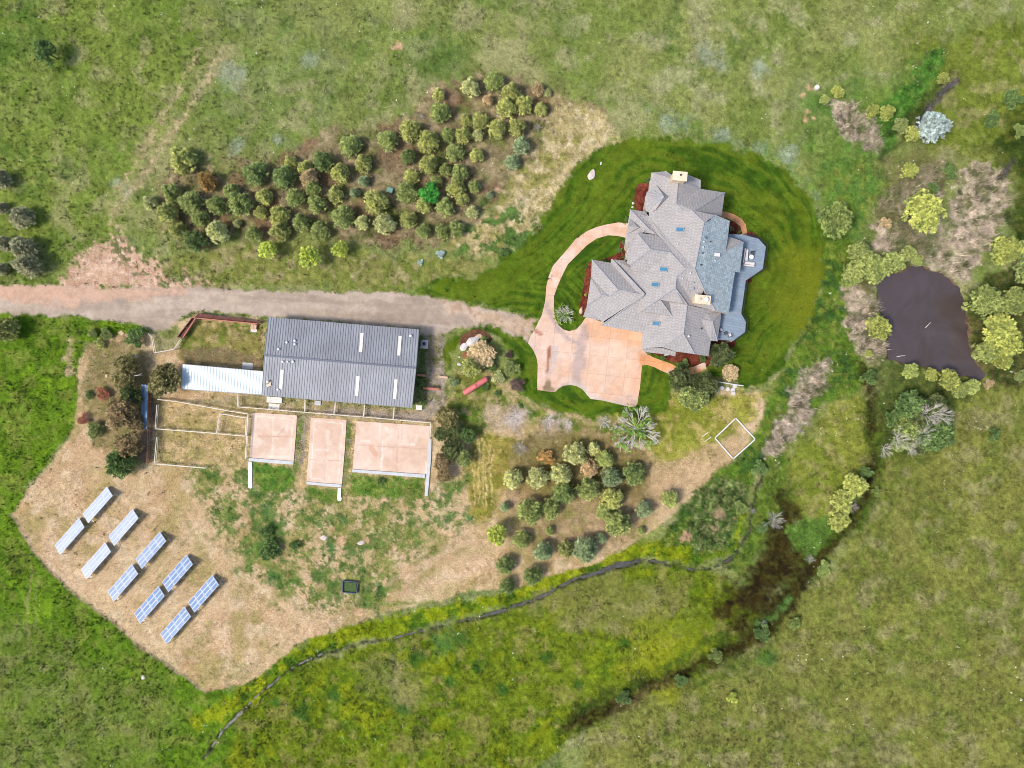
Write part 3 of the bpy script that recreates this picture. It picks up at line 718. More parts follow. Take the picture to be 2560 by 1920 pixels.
_fl = tufts("wildflowers", 2600, 0.2, 0.4, 0.07, lambda X, Y: np.where(fbm(X, Y, 60, 2, 720) > 0.62, 1.0, 0.02) * ((Y < 520) & (X < 1300) | (Y > 1500) | (X > 1900)), blades=2, spread=0.15, seed=4, override=(0.62, 0.62, 0.52))
tag(_fl, kind='stuff')

# water
def ribbon(pts, rad, z, name, mat):
    mb = MB(); vs = []; fs = []
    n = len(pts)
    for i in range(n):
        a = Vector(pts[max(i - 1, 0)]); b = Vector(pts[min(i + 1, n - 1)])
        d = (b - a).normalized(); nn = Vector((-d.y, d.x))
        r = (rad[i] if isinstance(rad, list) else rad)
        for s_ in (-1, 1):
            q = Vector(pts[i]) + nn * r * s_
            vs.append(((q.x - 1280) * MPP, -(q.y - 960) * MPP, z))
        if i: fs.append((2 * i - 2, 2 * i, 2 * i + 1, 2 * i - 1))
    mb.add(vs, fs)
    return tag(mb.build(name, mat), kind='structure')
m, nt, b = new_mat("muddy_water")
f1 = noise_fac(nt, 0.10, 6, 0.62, dist=1.6)
nt.links.new(mixc(nt, maprange(nt, f1, 0.3, 0.7, 0, 1), (0.064, 0.050, 0.052), (0.044, 0.032, 0.027)), b.inputs["Base Color"])
b.inputs["Roughness"].default_value = 0.16; b.inputs["Specular IOR Level"].default_value = 0.5
add_bump(nt, b, noise_fac(nt, 3.0, 4, 0.6), 0.12, 0.02)
M['water'] = m
m, nt, b = new_mat("stream_water")
f1 = noise_fac(nt, 1.5, 5, 0.7)
nt.links.new(mixc(nt, maprange(nt, f1, 0.35, 0.65, 0, 1), (0.075, 0.068, 0.066), (0.03, 0.03, 0.022)), b.inputs["Base Color"])
b.inputs["Roughness"].default_value = 0.35; b.inputs["Specular IOR Level"].default_value = 0.4
add_bump(nt, b, noise_fac(nt, 4.0, 4, 0.6), 0.4, 0.05)
M['stream'] = m
mb = MB()
cxp = sum(p[0] for p in POND) / len(POND); cyp = sum(p[1] for p in POND) / len(POND)
pv = [at(cxp + (p[0] - cxp) * 1.06, cyp + (p[1] - cyp) * 1.06) for p in POND]
mb.add([(v.x, v.y, -0.34) for v in pv], [tuple(range(len(pv)))[::-1]])
tag(mb.build("pond_water", M['water']), kind='structure')
ribbon(STREAM, [r + 1.2 for r in STREAM_R], -0.36, "stream_water", M['stream'])
ribbon(STREAM2, 5, -0.34, "stream_water", M['stream'])
ribbon(STREAM3, 5, -0.34, "stream_water", M['water'])

# ------------------------------------------------------------------ more materials
def mat_roof(name, ca, cb, cw, bw, bh, bump=0.5):
    """tile courses laid out on each slope's own UV (metres)"""
    m, nt, b = new_mat(name)
    uv = N(nt, "ShaderNodeUVMap"); uv.uv_map = "slope"
    br = N(nt, "ShaderNodeTexBrick"); br.offset = 0.5
    br.inputs["Scale"].default_value = 1.0; br.inputs["Brick Width"].default_value = bw; br.inputs["Row Height"].default_value = bh
    br.inputs["Mortar Size"].default_value = 0.035; br.inputs["Mortar Smooth"].default_value = 0.4; br.inputs["Bias"].default_value = 0.0
    br.inputs["Color1"].default_value = (*ca, 1); br.inputs["Color2"].default_value = (*cb, 1)
    br.inputs["Mortar"].default_value = (*[c * 0.85 for c in ca], 1)
    nt.links.new(uv.outputs[0], br.inputs["Vector"])
    f1 = noise_fac(nt, 0.35, 5, 0.6); f2 = noise_fac(nt, 3.0, 3, 0.7)
    c1 = mixc(nt, maprange(nt, f1, 0.35, 0.7, 0.0, 0.5), br.outputs["Color"], cw)
    c2 = mul_val(nt, c1, maprange(nt, f2, 0.3, 0.7, 0.92, 1.08))
    nt.links.new(c2, b.inputs["Base Color"])
    b.inputs["Roughness"].default_value = 0.8
    wv = N(nt, "ShaderNodeTexWave", wave_type='BANDS', bands_direction='X')
    wv.inputs["Scale"].default_value = 0.314 / bw * 1.0; nt.links.new(uv.outputs[0], wv.inputs["Vector"])
    ad = N(nt, "ShaderNodeMath", operation='SUBTRACT'); nt.links.new(wv.outputs["Fac"], ad.inputs[0]); nt.links.new(br.outputs["Fac"], ad.inputs[1])
    add_bump(nt, b, ad.outputs[0], bump, 0.05)
    return m
M['tile'] = mat_roof("tan_grey_tile", (0.232, 0.216, 0.208), (0.272, 0.253, 0.243), (0.30, 0.268, 0.25), 0.55, 0.62)
M['slate'] = mat_roof("blue_grey_shingle", (0.17, 0.205, 0.22), (0.30, 0.35, 0.36), (0.25, 0.28, 0.285), 0.5, 0.42, 0.35)
M['ridge'] = mat_plain("ridge_tile", (0.25, 0.25, 0.265), 0.8, var=0.2, scale=1.5)
M['stucco'] = mat_plain("stucco_wall", (0.40, 0.34, 0.27), 0.9, var=0.1, scale=1.2, bump=0.2)
M['stone'] = mat_plain("chimney_stone", (0.50, 0.38, 0.25), 0.9, var=0.35, scale=1.8, bump=0.6)
M['stonecap'] = mat_plain("stone_cap", (0.50, 0.42, 0.30), 0.85, var=0.22, scale=1.2, bump=0.3)
M['dark'] = mat_plain("dark_metal", (0.03, 0.03, 0.035), 0.5, 0.3, var=0.15)
M['glass'] = mat_plain("window_glass", (0.05, 0.07, 0.09), 0.08, var=0.1, spec=0.6)
M['skyglass'] = mat_plain("skylight_glass", (0.025, 0.12, 0.20), 0.25, var=0.3, spec=0.5, scale=1.0)
M['white'] = mat_plain("white_paint", (0.52, 0.52, 0.50), 0.6, var=0.08)
M['offwhite'] = mat_plain("pale_rail", (0.50, 0.45, 0.37), 0.7, var=0.16, scale=0.8)
M['trim'] = mat_plain("grey_trim", (0.23, 0.24, 0.26), 0.7, var=0.1)
M['garage'] = mat_plain("garage_door", (0.34, 0.25, 0.17), 0.7, var=0.15)
M['barnwall'] = mat_plain("barn_siding", (0.30, 0.24, 0.18), 0.8, var=0.12)
M['rust'] = mat_plain("rust_timber", (0.115, 0.045, 0.035), 0.85, var=0.35, scale=2)
M['rustlight'] = mat_plain("red_timber", (0.36, 0.14, 0.09), 0.8, var=0.25, scale=2)
M['tank'] = mat_plain("red_tank_paint", (0.42, 0.115, 0.10), 0.5, var=0.2, scale=1.2, spec=0.4)
M['conc'] = mat_plain("grey_concrete", (0.37, 0.375, 0.37), 0.85, var=0.16, scale=1.2)
M['paleconc'] = mat_plain("pale_concrete", (0.52, 0.48, 0.43), 0.85, var=0.15, scale=1.4)
M['rock'] = mat_plain("pale_rock", (0.42, 0.36, 0.32), 0.9, var=0.25, scale=1.6, bump=0.6)
M['rockwhite'] = mat_plain("white_rock", (0.46, 0.42, 0.39), 0.9, var=0.3, scale=1.4, bump=0.6)
M['rockpink'] = mat_plain("tan_rock", (0.44, 0.30, 0.20), 0.9, var=0.25, scale=1.6, bump=0.5)
M['greenbox'] = mat_plain("green_enamel", (0.10, 0.20, 0.16), 0.5, var=0.08, spec=0.4)
M['panelmetal'] = mat_plain("galvanised", (0.42, 0.43, 0.44), 0.45, 0.4, var=0.12)
M['aluminium'] = mat_plain("aluminium_frame", (0.62, 0.64, 0.66), 0.4, 0.2, var=0.05)
M['bluepanel'] = mat_plain("blue_sheet", (0.09, 0.20, 0.32), 0.5, var=0.25, scale=2)
M['cushion'] = mat_plain("cream_cushion", (0.50, 0.45, 0.43), 0.9, var=0.12, scale=3)
M['chair'] = mat_plain("dark_wicker", (0.045, 0.05, 0.06), 0.8, var=0.3, scale=5)
M['mulchchip'] = mat_plain("bark_mulch", (0.115, 0.035, 0.024), 0.95, var=0.45, scale=4, bump=0.7)
M['deck'] = None
m, nt, b = new_mat("deck_boards")
tc = N(nt, "ShaderNodeTexCoord"); mp = N(nt, "ShaderNodeMapping"); mp.inputs["Rotation"].default_value = (0, 0, math.radians(10)); nt.links.new(tc.outputs["Object"], mp.inputs[0])
br = N(nt, "ShaderNodeTexBrick"); br.inputs["Scale"].default_value = 1.0; br.inputs["Brick Width"].default_value = 3.6; br.inputs["Row Height"].default_value = 0.16; br.inputs["Mortar Size"].default_value = 0.012
br.inputs["Color1"].default_value = (0.155, 0.20, 0.245, 1); br.inputs["Color2"].default_value = (0.20, 0.245, 0.29, 1); br.inputs["Mortar"].default_value = (0.06, 0.07, 0.09, 1)
nt.links.new(mp.outputs[0], br.inputs["Vector"])
nt.links.new(mul_val(nt, br.outputs["Color"], maprange(nt, noise_fac(nt, 0.5, 4), 0.3, 0.7, 0.88, 1.12)), b.inputs["Base Color"])
M['deck'] = m

def mat_ribbed(name, c, rot, pitch, rough=0.45, metal=0.3, var=0.12, cdark=0.6, streak=None):
    """standing-seam sheet metal; ribs run along the rotated y axis"""
    m, nt, b = new_mat(name)
    tc = N(nt, "ShaderNodeTexCoord"); mp = N(nt, "ShaderNodeMapping"); mp.inputs["Rotation"].default_value = (0, 0, rot)
    nt.links.new(tc.outputs["Object"], mp.inputs[0])
    sx = N(nt, "ShaderNodeSeparateXYZ"); nt.links.new(mp.outputs[0], sx.inputs[0])
    dv = N(nt, "ShaderNodeMath", operation='DIVIDE'); nt.links.new(sx.outputs[0], dv.inputs[0]); dv.inputs[1].default_value = pitch
    fl = N(nt, "ShaderNodeMath", operation='FLOOR'); nt.links.new(dv.outputs[0], fl.inputs[0])
    wn_ = N(nt, "ShaderNodeTexWhiteNoise", noise_dimensions='1D'); nt.links.new(fl.outputs[0], wn_.inputs["W"])
    f1 = noise_fac(nt, 0.25, 5, 0.6); f2 = noise_fac(nt, 2.2, 4, 0.7)
    v = N(nt, "ShaderNodeMath", operation='MULTIPLY')
    nt.links.new(maprange(nt, f1, 0.3, 0.7, 1 - var, 1 + var), v.inputs[0]); nt.links.new(maprange(nt, f2, 0.3, 0.7, 0.93, 1.07), v.inputs[1])
    v2 = N(nt, "ShaderNodeMath", operation='MULTIPLY'); nt.links.new(v.outputs[0], v2.inputs[0]); nt.links.new(maprange(nt, wn_.outputs["Value"], 0, 1, 0.94, 1.06), v2.inputs[1])
    base = mul_val(nt, c, v2.outputs[0])
    if streak: base = mixc(nt, maprange(nt, noise_fac(nt, 0.5, 5, 0.65, dist=1.0), 0.5, 0.72, 0, 0.5), base, streak)
    nt.links.new(base, b.inputs["Base Color"])
    b.inputs["Roughness"].default_value = rough; b.inputs["Metallic"].default_value = metal
    return m

# ------------------------------------------------------------------ paved sheets with painted-in wear (colour attribute)
def fine_sheet(name, poly, z, thick, mat, colfn, step=4.0, parent=None, wobble=0.0):
    """closed slab from a photo-pixel outline, cut into a fine net so that its stains can vary"""
    bm = bmesh.new()
    vs = [bm.verts.new((p[0], p[1], 0)) for p in poly]
    bm.faces.new(vs)
    x0, x1 = min(p[0] for p in poly), max(p[0] for p in poly); y0, y1 = min(p[1] for p in poly), max(p[1] for p in poly)
    for ax, lo, hi in ((0, x0, x1), (1, y0, y1)):
        t = lo + step
        while t < hi - 0.5:
            co = (t, 0, 0) if ax == 0 else (0, t, 0); no = (1, 0, 0) if ax == 0 else (0, 1, 0)
            bmesh.ops.bisect_plane(bm, geom=bm.verts[:] + bm.edges[:] + bm.faces[:], dist=1e-4, plane_co=co, plane_no=no)
            t += step
    X = np.array([v.co.x for v in bm.verts]); Y = np.array([v.co.y for v in bm.verts])
    C = colfn(X, Y)
    for v in bm.verts:
        p = at(v.co.x, v.co.y, z); v.co = (p.x, p.y, z)
    bmesh.ops.recalc_face_normals(bm, faces=bm.faces[:])
    if sum(f.normal.z * f.calc_area() for f in bm.faces) < 0:
        bmesh.ops.reverse_faces(bm, faces=bm.faces[:])
    me = bpy.data.meshes.new(name); bm.to_mesh(me); bm.free()
    at_ = me.attributes.new("soil", 'FLOAT_COLOR', 'POINT')
    c4 = np.ones((len(X), 4), np.float32); c4[:, :3] = np.clip(C, 0, 1)
    at_.data.foreach_set("color", c4.ravel())
    me.materials.append(mat)
    o = bpy.data.objects.new(name, me); COL.objects.link(o)
    if parent is not None:
        o.parent = parent
        me.transform(Matrix.Translation(-parent.location))
    if thick > 0:
        md = o.modifiers.new("slab", 'SOLIDIFY'); md.thickness = thick; md.offset = -1
    return o

def mat_paving(name, grain=0.10, joints=None, rot=0.0):
    m, nt, b = new_mat(name)
    at_ = N(nt, "ShaderNodeAttribute"); at_.attribute_name = "soil"
    f2 = noise_fac(nt, 5.0, 4, 0.75); f1 = noise_fac(nt, 0.8, 5, 0.7)
    v = N(nt, "ShaderNodeMath", operation='MULTIPLY')
    nt.links.new(maprange(nt, f2, 0.3, 0.7, 1 - grain, 1 + grain), v.inputs[0]); nt.links.new(maprange(nt, f1, 0.3, 0.7, 1 - grain, 1 + grain), v.inputs[1])
    c = mul_val(nt, at_.outputs["Color"], v.outputs[0])
    if joints:
        tc = N(nt, "ShaderNodeTexCoord"); mp = N(nt, "ShaderNodeMapping"); mp.inputs["Rotation"].default_value = (0, 0, rot)
        nt.links.new(tc.outputs["Object"], mp.inputs[0])
        br = N(nt, "ShaderNodeTexBrick"); br.offset = 0.0; br.inputs["Scale"].default_value = 1.0
        br.inputs["Brick Width"].default_value = joints[0]; br.inputs["Row Height"].default_value = joints[1]; br.inputs["Mortar Size"].default_value = 0.03
        br.inputs["Mortar Smooth"].default_value = 0.2
        br.inputs["Color1"].default_value = (0.94, 0.94, 0.94, 1); br.inputs["Color2"].default_value = (1.06, 1.06, 1.06, 1); br.inputs["Mortar"].default_value = (0.70, 0.66, 0.62, 1)
        nt.links.new(mp.outputs[0], br.inputs["Vector"])
        c = mixc(nt, 1.0, c, br.outputs["Color"], 'MULTIPLY')
    nt.links.new(c, b.inputs["Base Color"]); b.inputs["Roughness"].default_value = 0.85
    return m
M['drive'] = mat_paving("stamped_drive", 0.09, (3.7, 3.7), math.radians(6))
M['pad'] = mat_paving("pink_pad", 0.08)
M['mulch'] = mat_ground("bark_mulch_bed", grain=0.5, fine=5.0, bump=1.2)

D = zm(1180, 740, 3.072)      # crop used for the drive
Hz = zm(1420, 400, 3.1904)    # crop used for the house
B = zm(340, 760, 2.9105)      # crop used for the barn

def drive_col(x, y):
    dl = lambda pts, r, soft=6, warp=6, seed=1: wline(x, y, [D(*p) for p in pts], r, soft, warp, 24, seed)
    dp = lambda pts, soft=5, warp=5, seed=1: wpoly(x, y, [D(*p) for p in pts], soft, warp, 24, seed)
    c = palette(x, y, [(226, 190, 166), (222, 180, 150), (230, 202, 182)], 55, 800, 0.06)
    def pt(w, cols, s=40, seed=810): paint(c, w, x, y, cols, s, seed, 0.08)
    pt(dp([(1040, 560), (1300, 480), (1310, 700), (1270, 850), (1000, 800), (1080, 690)], 30, 20) * 0.75, [(224, 172, 136)])
    pt(dp([(860, 160), (1330, 280), (1300, 400), (840, 330)], 16, 10) * 0.8, [(226, 174, 134)])
    pt(dp([(880, 330), (1250, 380), (1200, 720), (890, 660)], 30, 20) * 0.7, [(230, 198, 172)])
    pt(dp([(1290, 430), (1800, 560), (1800, 620), (1300, 540)], 8, 6) * 0.95, [(224, 160, 106), (214, 150, 100)])
    pt(dp([(560, 0), (640, 0), (640, 140), (530, 190)], 8, 6) * 0.6, [(214, 176, 148), (224, 158, 112)])
    # grey washed bands and wet run-off
    pt(dl([(850, 250), (840, 330), (830, 440), (815, 560), (810, 650), (830, 700)], [10, 12, 13, 14, 12, 8], 8, 6) * 0.85, [(176, 152, 142), (190, 168, 158)])
    pt(dl([(570, 90), (620, 200), (660, 260), (740, 320), (820, 380)], [3, 4, 7, 6, 3], 4, 4) * 0.8, [(166, 148, 146)])
    pt(dl([(590, 60), (600, 150)], 6, 6) * 0.6, [(186, 166, 156)])
    pt(dp([(440, 290), (700, 290), (690, 400), (600, 390), (500, 470), (430, 360)], 12, 10) * 0.6, [(202, 176, 164), (220, 188, 168)])
    pt(dl([(597, 395), (588, 480), (580, 560), (575, 630)], [4.5, 4, 3, 1.5], 1.2, 1.2) * 0.95, [(150, 98, 76), (164, 108, 84)])
    pt(dl([(640, 400), (625, 500), (600, 600)], [8, 6, 2], 4, 3) * 0.8, [(176, 160, 158), (196, 184, 178)])
    pt(dp([(575, 640), (545, 725), (640, 735), (605, 655)], 2, 2) * 0.95, [(156, 132, 100), (142, 120, 90)])
    pt(dl([(640, 735), (700, 685), (790, 680), (850, 710), (900, 770), (1000, 800), (1220, 845)], [4, 5, 6, 5, 6, 5, 4], 5, 3) * 0.8, [(206, 190, 176), (184, 168, 156)])
    pt(dl([(480, 262), (525, 300)], 4, 2, 2) * 0.9, [(170, 108, 82)])
    pt(dl([(1090, 800), (1200, 760), (1240, 800)], 10, 10) * 0.5, [(190, 172, 162)])
    return c
path_out = [(0, 705), (60, 632), (150, 568), (220, 538), (290, 518), (400, 498), (490, 506)]
path_in = [(490, 618), (450, 618), (400, 606), (320, 600), (230, 626), (150, 680), (80, 750), (0, 830)]
drv = [Hz(*p) for p in path_out] + [Hz(*p) for p in path_in] + \
      [(1405, 690), (1394, 715), (1385, 740)] + [D(*p) for p in [(628, 40), (628, 110), (640, 170), (662, 222), (700, 256), (745, 270), (800, 256), (840, 215), (868, 172), (890, 160), (1000, 200), (1330, 260), (1330, 430), (1390, 470), (1450, 492), (1530, 520), (1580, 548), (1640, 556), (1700, 545), (1790, 505), (1800, 560), (1740, 590), (1640, 612), (1520, 600), (1450, 572), (1400, 546), (1350, 530), (1306, 532), (1290, 700), (1268, 835), (1245, 855), (1210, 851), (1100, 825), (1000, 802), (910, 790), (875, 750), (850, 718), (800, 690), (750, 682), (700, 690), (660, 715), (636, 738), (560, 730), (500, 720), (503, 600), (505, 530), (495, 470), (470, 415), (430, 362), (450, 310), (472, 272), (510, 200), (535, 150), (548, 100), (560, 50), (566, 0)]] + \
      [(1366, 715), (1372, 690), (1382, 665)]
tag(fine_sheet("concrete_driveway", drv, 0.06, 0.14, M['drive'], drive_col, 5.0), kind='structure')
walk = [Hz(*p) for p in [(1215, 408), (1260, 412), (1330, 436), (1385, 470), (1418, 515), (1426, 560), (1422, 625), (1385, 625), (1388, 580), (1375, 530), (1330, 492), (1270, 465), (1215, 455)]]
tag(fine_sheet("garden_path", walk, 0.05, 0.12, M['drive'], lambda x, y: palette(x, y, [(222, 158, 110), (210, 150, 108)], 40, 820, 0.1), 5.0), kind='structure')

def mulch_col(x, y): return palette(x, y, [(118, 58, 44), (98, 46, 36), (140, 78, 58)], 16, 830, 0.4)
for pl in [
    [(560, 195), (600, 180), (660, 195), (650, 420), (540, 400), (527, 330), (535, 240)],
    [(420, 640), (480, 660), (480, 800), (440, 800), (340, 800), (280, 800), (190, 810), (190, 940), (170, 1150), (140, 1245), (95, 1240), (90, 1180), (110, 1060), (130, 960), (140, 880), (165, 815), (260, 795), (330, 775), (390, 750), (412, 700)],
    [(1270, 480), (1330, 495), (1372, 535), (1388, 590), (1270, 590)], [(1420, 570), (1480, 575), (1530, 630), (1500, 650), (1420, 620)],
    [(1400, 960), (1460, 930), (1470, 970), (1420, 990)],
    [(610, 1520), (660, 1510), (1000, 1540), (1190, 1430), (1240, 1430), (1340, 1440), (1330, 1480), (1230, 1560), (1200, 1640), (1080, 1650), (1000, 1650), (860, 1620), (790, 1600), (720, 1560)]]:
    tag(fine_sheet("mulch_bed", [Hz(*p) for p in pl], 0.045, 0.0, M['mulch'], mulch_col, 6.0), kind='structure')
G = zm(1020, 780, 3.606)
tag(fine_sheet("mulch_bed", [G(*p) for p in [(465, 260), (490, 205), (560, 165), (650, 152), (720, 180), (760, 240), (740, 280), (640, 250), (560, 250), (500, 300), (470, 320)]], 0.05, 0.0, M['mulch'], lambda x, y: palette(x, y, [(120, 78, 62), (104, 70, 56), (110, 96, 60)], 16, 831, 0.35), 6.0), kind='structure')
tag(fine_sheet("mulch_bed", [G(*p) for p in [(490, 370), (560, 340), (640, 300), (780, 300), (800, 380), (740, 480), (650, 540), (600, 540), (560, 430), (490, 420)]], 0.045, 0.0, M['mulch'], lambda x, y: palette(x, y, [(168, 110, 78), (150, 100, 72), (176, 140, 100)], 16, 832, 0.3), 6.0), kind='structure')

# ------------------------------------------------------------------ the house
def Hp(x, y, z):
    p = Hz(x, y); return at(p[0], p[1], z)
house = thing("house", at(1640, 650, 0), "sprawling house with many-hipped tan-grey tile roof and a bluish section on its right", "house")

class Roof:
    def __init__(s): s.v = []; s.f = []; s.uv = []
    def face(s, *pts):
        P3 = [Hp(*p) for p in pts]
        n = Vector((0, 0, 0))
        for i in range(len(P3)):
            a, b2 = P3[i], P3[(i + 1) % len(P3)]
            n += Vector(((a.y - b2.y) * (a.z + b2.z), (a.z - b2.z) * (a.x + b2.x), (a.x - b2.x) * (a.y + b2.y)))
        if n.length < 1e-9: return
        n.normalize()
        if n.z < 0: P3 = P3[::-1]; n = -n
        h = Vector((0, 0, 1)).cross(n)
        h = h.normalized() if h.length > 0.02 else Vector((1, 0, 0))
        sl = n.cross(h).normalized()
        k = len(s.v)
        s.v += [tuple(p) for p in P3]; s.f.append(tuple(range(k, k + len(P3))))
        s.uv += [(p.dot(h), p.dot(sl)) for p in P3]
    def build(s, name, mat, parent, thick=0.16):
        me = bpy.data.meshes.new(name)
        off = parent.location
        me.from_pydata([(v[0] - off.x, v[1] - off.y, v[2] - off.z) for v in s.v], [], s.f)
        uvl = me.uv_layers.new(name="slope")
        for i, l in enumerate(me.loops): uvl.data[i].uv = s.uv[l.vertex_index]
        me.materials.append(mat)
        o = bpy.data.objects.new(name, me); COL.objects.link(o); o.parent = parent
        md = o.modifiers.new("thickness", 'SOLIDIFY'); md.thickness = thick; md.offset = -1
        return o
r = Roof()
a1, a2, a3 = (665, 100, 4.6), (775, 90, 4.9), (832, 128, 5.4)
a4, a5, a6, a7, a8 = (965, 120, 4.9), (1060, 160, 4.8), (1057, 230, 4.8), (1250, 260, 4.8), (1225, 445, 4.8)
r1, r2, r3, r4, r5, r6 = (878, 165, 6.84), (862, 345, 7.0), (915, 405, 7.67), (990, 405, 8.44), (1085, 500, 9.6), (1010, 868, 9.5)
q1, n9, p9 = (1010, 405, 8.3), (1170, 440, 5.7), (1170, 440, 8.74)
v1, a0 = (645, 450, 4.96), (650, 215, 4.7)
r.face(a1, a2, a3, r1, a0); r.face(a0, r1, r2, v1); r.face(v1, r2, r3); r.face(v1, r3, r4); r.face(v1, r4, r5); r.face(v1, r5, r6)
r.face(a3, a4, r1); r.face(r1, a4, a5, a6, r2)
r.face(r2, a6, a7, q1, r3); r.face(q1, a7, a8, n9); r.face(r4, q1, p9, r5); r.face(q1, n9, p9)
# turret
tc_ = (765, 295, 7.1)
arc_ = [(705, 205, 5.3), (672, 212, 4.6), (648, 232, 4.4), (628, 262, 4.4), (614, 300, 4.4), (612, 340, 4.4), (616, 375, 4.4), (628, 408, 4.5), (655, 425, 5.0), (700, 395, 5.8)]
for i in range(len(arc_) - 1): r.face(tc_, arc_[i], arc_[i + 1])
r.face(tc_, arc_[0], (800, 292, 6.4)); r.face(tc_, (800, 292, 6.4), arc_[-1])
# north-west small wing
g1, g2, g3, g4, g5 = (495, 395, 4.1), (610, 410, 4.1), (640, 545, 5.8), (705, 595, 6.1), (450, 685, 4.1)
r.face(g1, g2, v1, g4, g3); r.face(g1, g3, g5); r.face(g5, g3, (595, 575, 5.4), (530, 625, 5.0), (485, 692, 4.2))
r.face(g3, g4, (595, 575, 5.3)); r.face((495, 465, 4.15), (565, 538, 5.75), (484, 530, 5.3)); r.face((484, 530, 5.3), (565, 538, 5.75), (470, 592, 4.2))
# long north-east facing slope and the hip in front
h0, h1, h2, h3 = (548, 580, 6.6), (660, 715, 8.05), (820, 740, 8.05), (935, 867, 9.3)
r.face(h0, h1, h2, (760, 640, 6.9), (705, 597, 6.3)); r.face((705, 597, 6.2), (760, 640, 6.9), h2); r.face(v1, (705, 590, 6.0), (760, 640, 6.9), r6); r.face((760, 640, 6.9), h2, h3, r6)
r.face(h0, h1, (500, 835, 6.5), (470, 826, 6.4), (485, 692, 6.4)); r.face(h1, h2, (625, 890, 6.1), (500, 866, 6.1), (500, 835, 6.5))
# main south-west slope with the skylights
b1, b2, b3, b4, b5, b6, b7 = (865, 932, 8.8), (855, 1020, 8.85), (582, 1206, 6.45), (585, 1118, 6.35), (610, 1075, 6.5), (410, 834, 4.4), (500, 860, 5.0)
r.face(h2, h3, b1, b2); r.face(h2, b2, b3, b4, b5); r.face(h2, b5, b6, b7, (625, 890, 6.05))
r.face((625, 890, 6.05), b7, (500, 866, 6.1))
# south slope by the big chimney
r.face(h3, r6, (1085, 1035, 8.1), (1015, 1172, 6.6), b1)
r.face(b1, (1015, 1172, 6.6), (950, 1153, 7.65), (920, 1145, 7.7), b2)
r.face(b2, (920, 1145, 7.6), (735, 1115, 7.5))
r.face((735, 1115, 7.5), (800, 1128, 6.4), (830, 1245, 6.35)); r.face(b2, (735, 1115, 7.5), (830, 1245, 6.35), b3)
r.face((1005, 1165, 6.5), (1020, 1130, 7.2), (1150, 1150, 7.4), (1172, 1197, 6.6))
# garage side
c1, c2, c3, c4 = (190, 795, 3.7), (400, 1035, 6.5), (550, 1055, 6.5), (340, 820, 3.7)
r.face(c1, c4, c3, c2); r.face(c1, c2, (325, 1085, 5.6), (185, 934, 3.8))
r.face((185, 934, 3.8), (325, 1085, 5.55), (265, 1080, 5.4)); r.face((183, 938, 3.8), (265, 1080, 5.4), (150, 1165, 3.8))
r.face((150, 1165, 4.0), (265, 1080, 5.4), (325, 1085, 5.55), c2, c3, (610, 1075, 6.9), (265, 1300, 3.75), (265, 1282, 3.7), (120, 1250, 3.7))
r.face((345, 790, 4.4), (362, 794, 4.4), (612, 1068, 7.1), (610, 1077, 7.0), c3, (340, 820, 3.72))
r.face((362, 794, 4.4), (412, 836, 4.3), (610, 1077, 6.45), (612, 1068, 7.1))
r.face((362, 794, 4.35), (470, 803, 4.2), (500, 830, 4.6), (500, 862, 5.0), (412, 836, 4.6))
r.face((610, 1075, 6.95), (265, 1320, 3.7), (600, 1380, 3.7), (615, 1340, 4.15), (740, 1235, 5.55), (586, 1203, 5.6), (586, 1118, 6.3))
r.face((740, 1235, 5.55), (830, 1245, 5.7), (586, 1203, 5.6))
# south wing
r.face((740, 1235, 5.58), (615, 1340, 4.2), (600, 1380, 4.0), (585, 1510, 4.0), (660, 1495, 5.1), (755, 1492, 6.1), (920, 1385, 7.6), (950, 1155, 7.6), (800, 1128, 6.2), (830, 1245, 6.4))
r.face((920, 1385, 7.6), (755, 1492, 6.1), (860, 1528, 5.9), (1010, 1548, 6.1))
r.face((950, 1155, 7.6), (1015, 1172, 7.0), (1172, 1195, 5.5), (1215, 1216, 4.9), (1140, 1442, 5.1), (1120, 1566, 5.1), (1010, 1548, 6.1), (920, 1385, 7.6))
r.face((1060, 1270, 6.35), (1110, 1225, 6.1), (1222, 1215, 5.2), (1150, 1287, 6.35)); r.face((1060, 1270, 6.35), (1150, 1287, 6.35), (1190, 1445, 4.8), (1140, 1442, 5.15))
r.face((1150, 1287, 6.35), (1222, 1215, 5.2), (1215, 1290, 5.0), (1190, 1445, 4.8))
r.face((585, 1510, 3.5), (660, 1495, 4.0), (755, 1500, 4.0), (800, 1552, 3.4), (620, 1532, 3.3)); r.face((755, 1500, 4.0), (860, 1530, 3.9), (856, 1567, 3.3), (800, 1552, 3.4))
r.face((1275, 610, 5.6), (1370, 640, 5.5), (1400, 657, 5.5), (1258, 722, 7.1))
r.build("roof", M['tile'], house)
r = Roof()
r.face(r5, p9, (1290, 490, 7.4), (1277, 600, 7.4), (1258, 722, 7.25), (1108, 735, 9.0), (1060, 620, 9.62))
r.face((1060, 620, 9.6), (1108, 735, 9.0), (1258, 722, 7.25), (1400, 657, 5.9), (1370, 898, 5.8), (1332, 890, 6.2), (1282, 1222, 6.15), (1172, 1197, 7.25), (1085, 1035, 8.4), r6)
sl = r.build("roof", M['slate'], house, 0.18); sl["label"] = "mottled blue-grey shingle section of the roof"
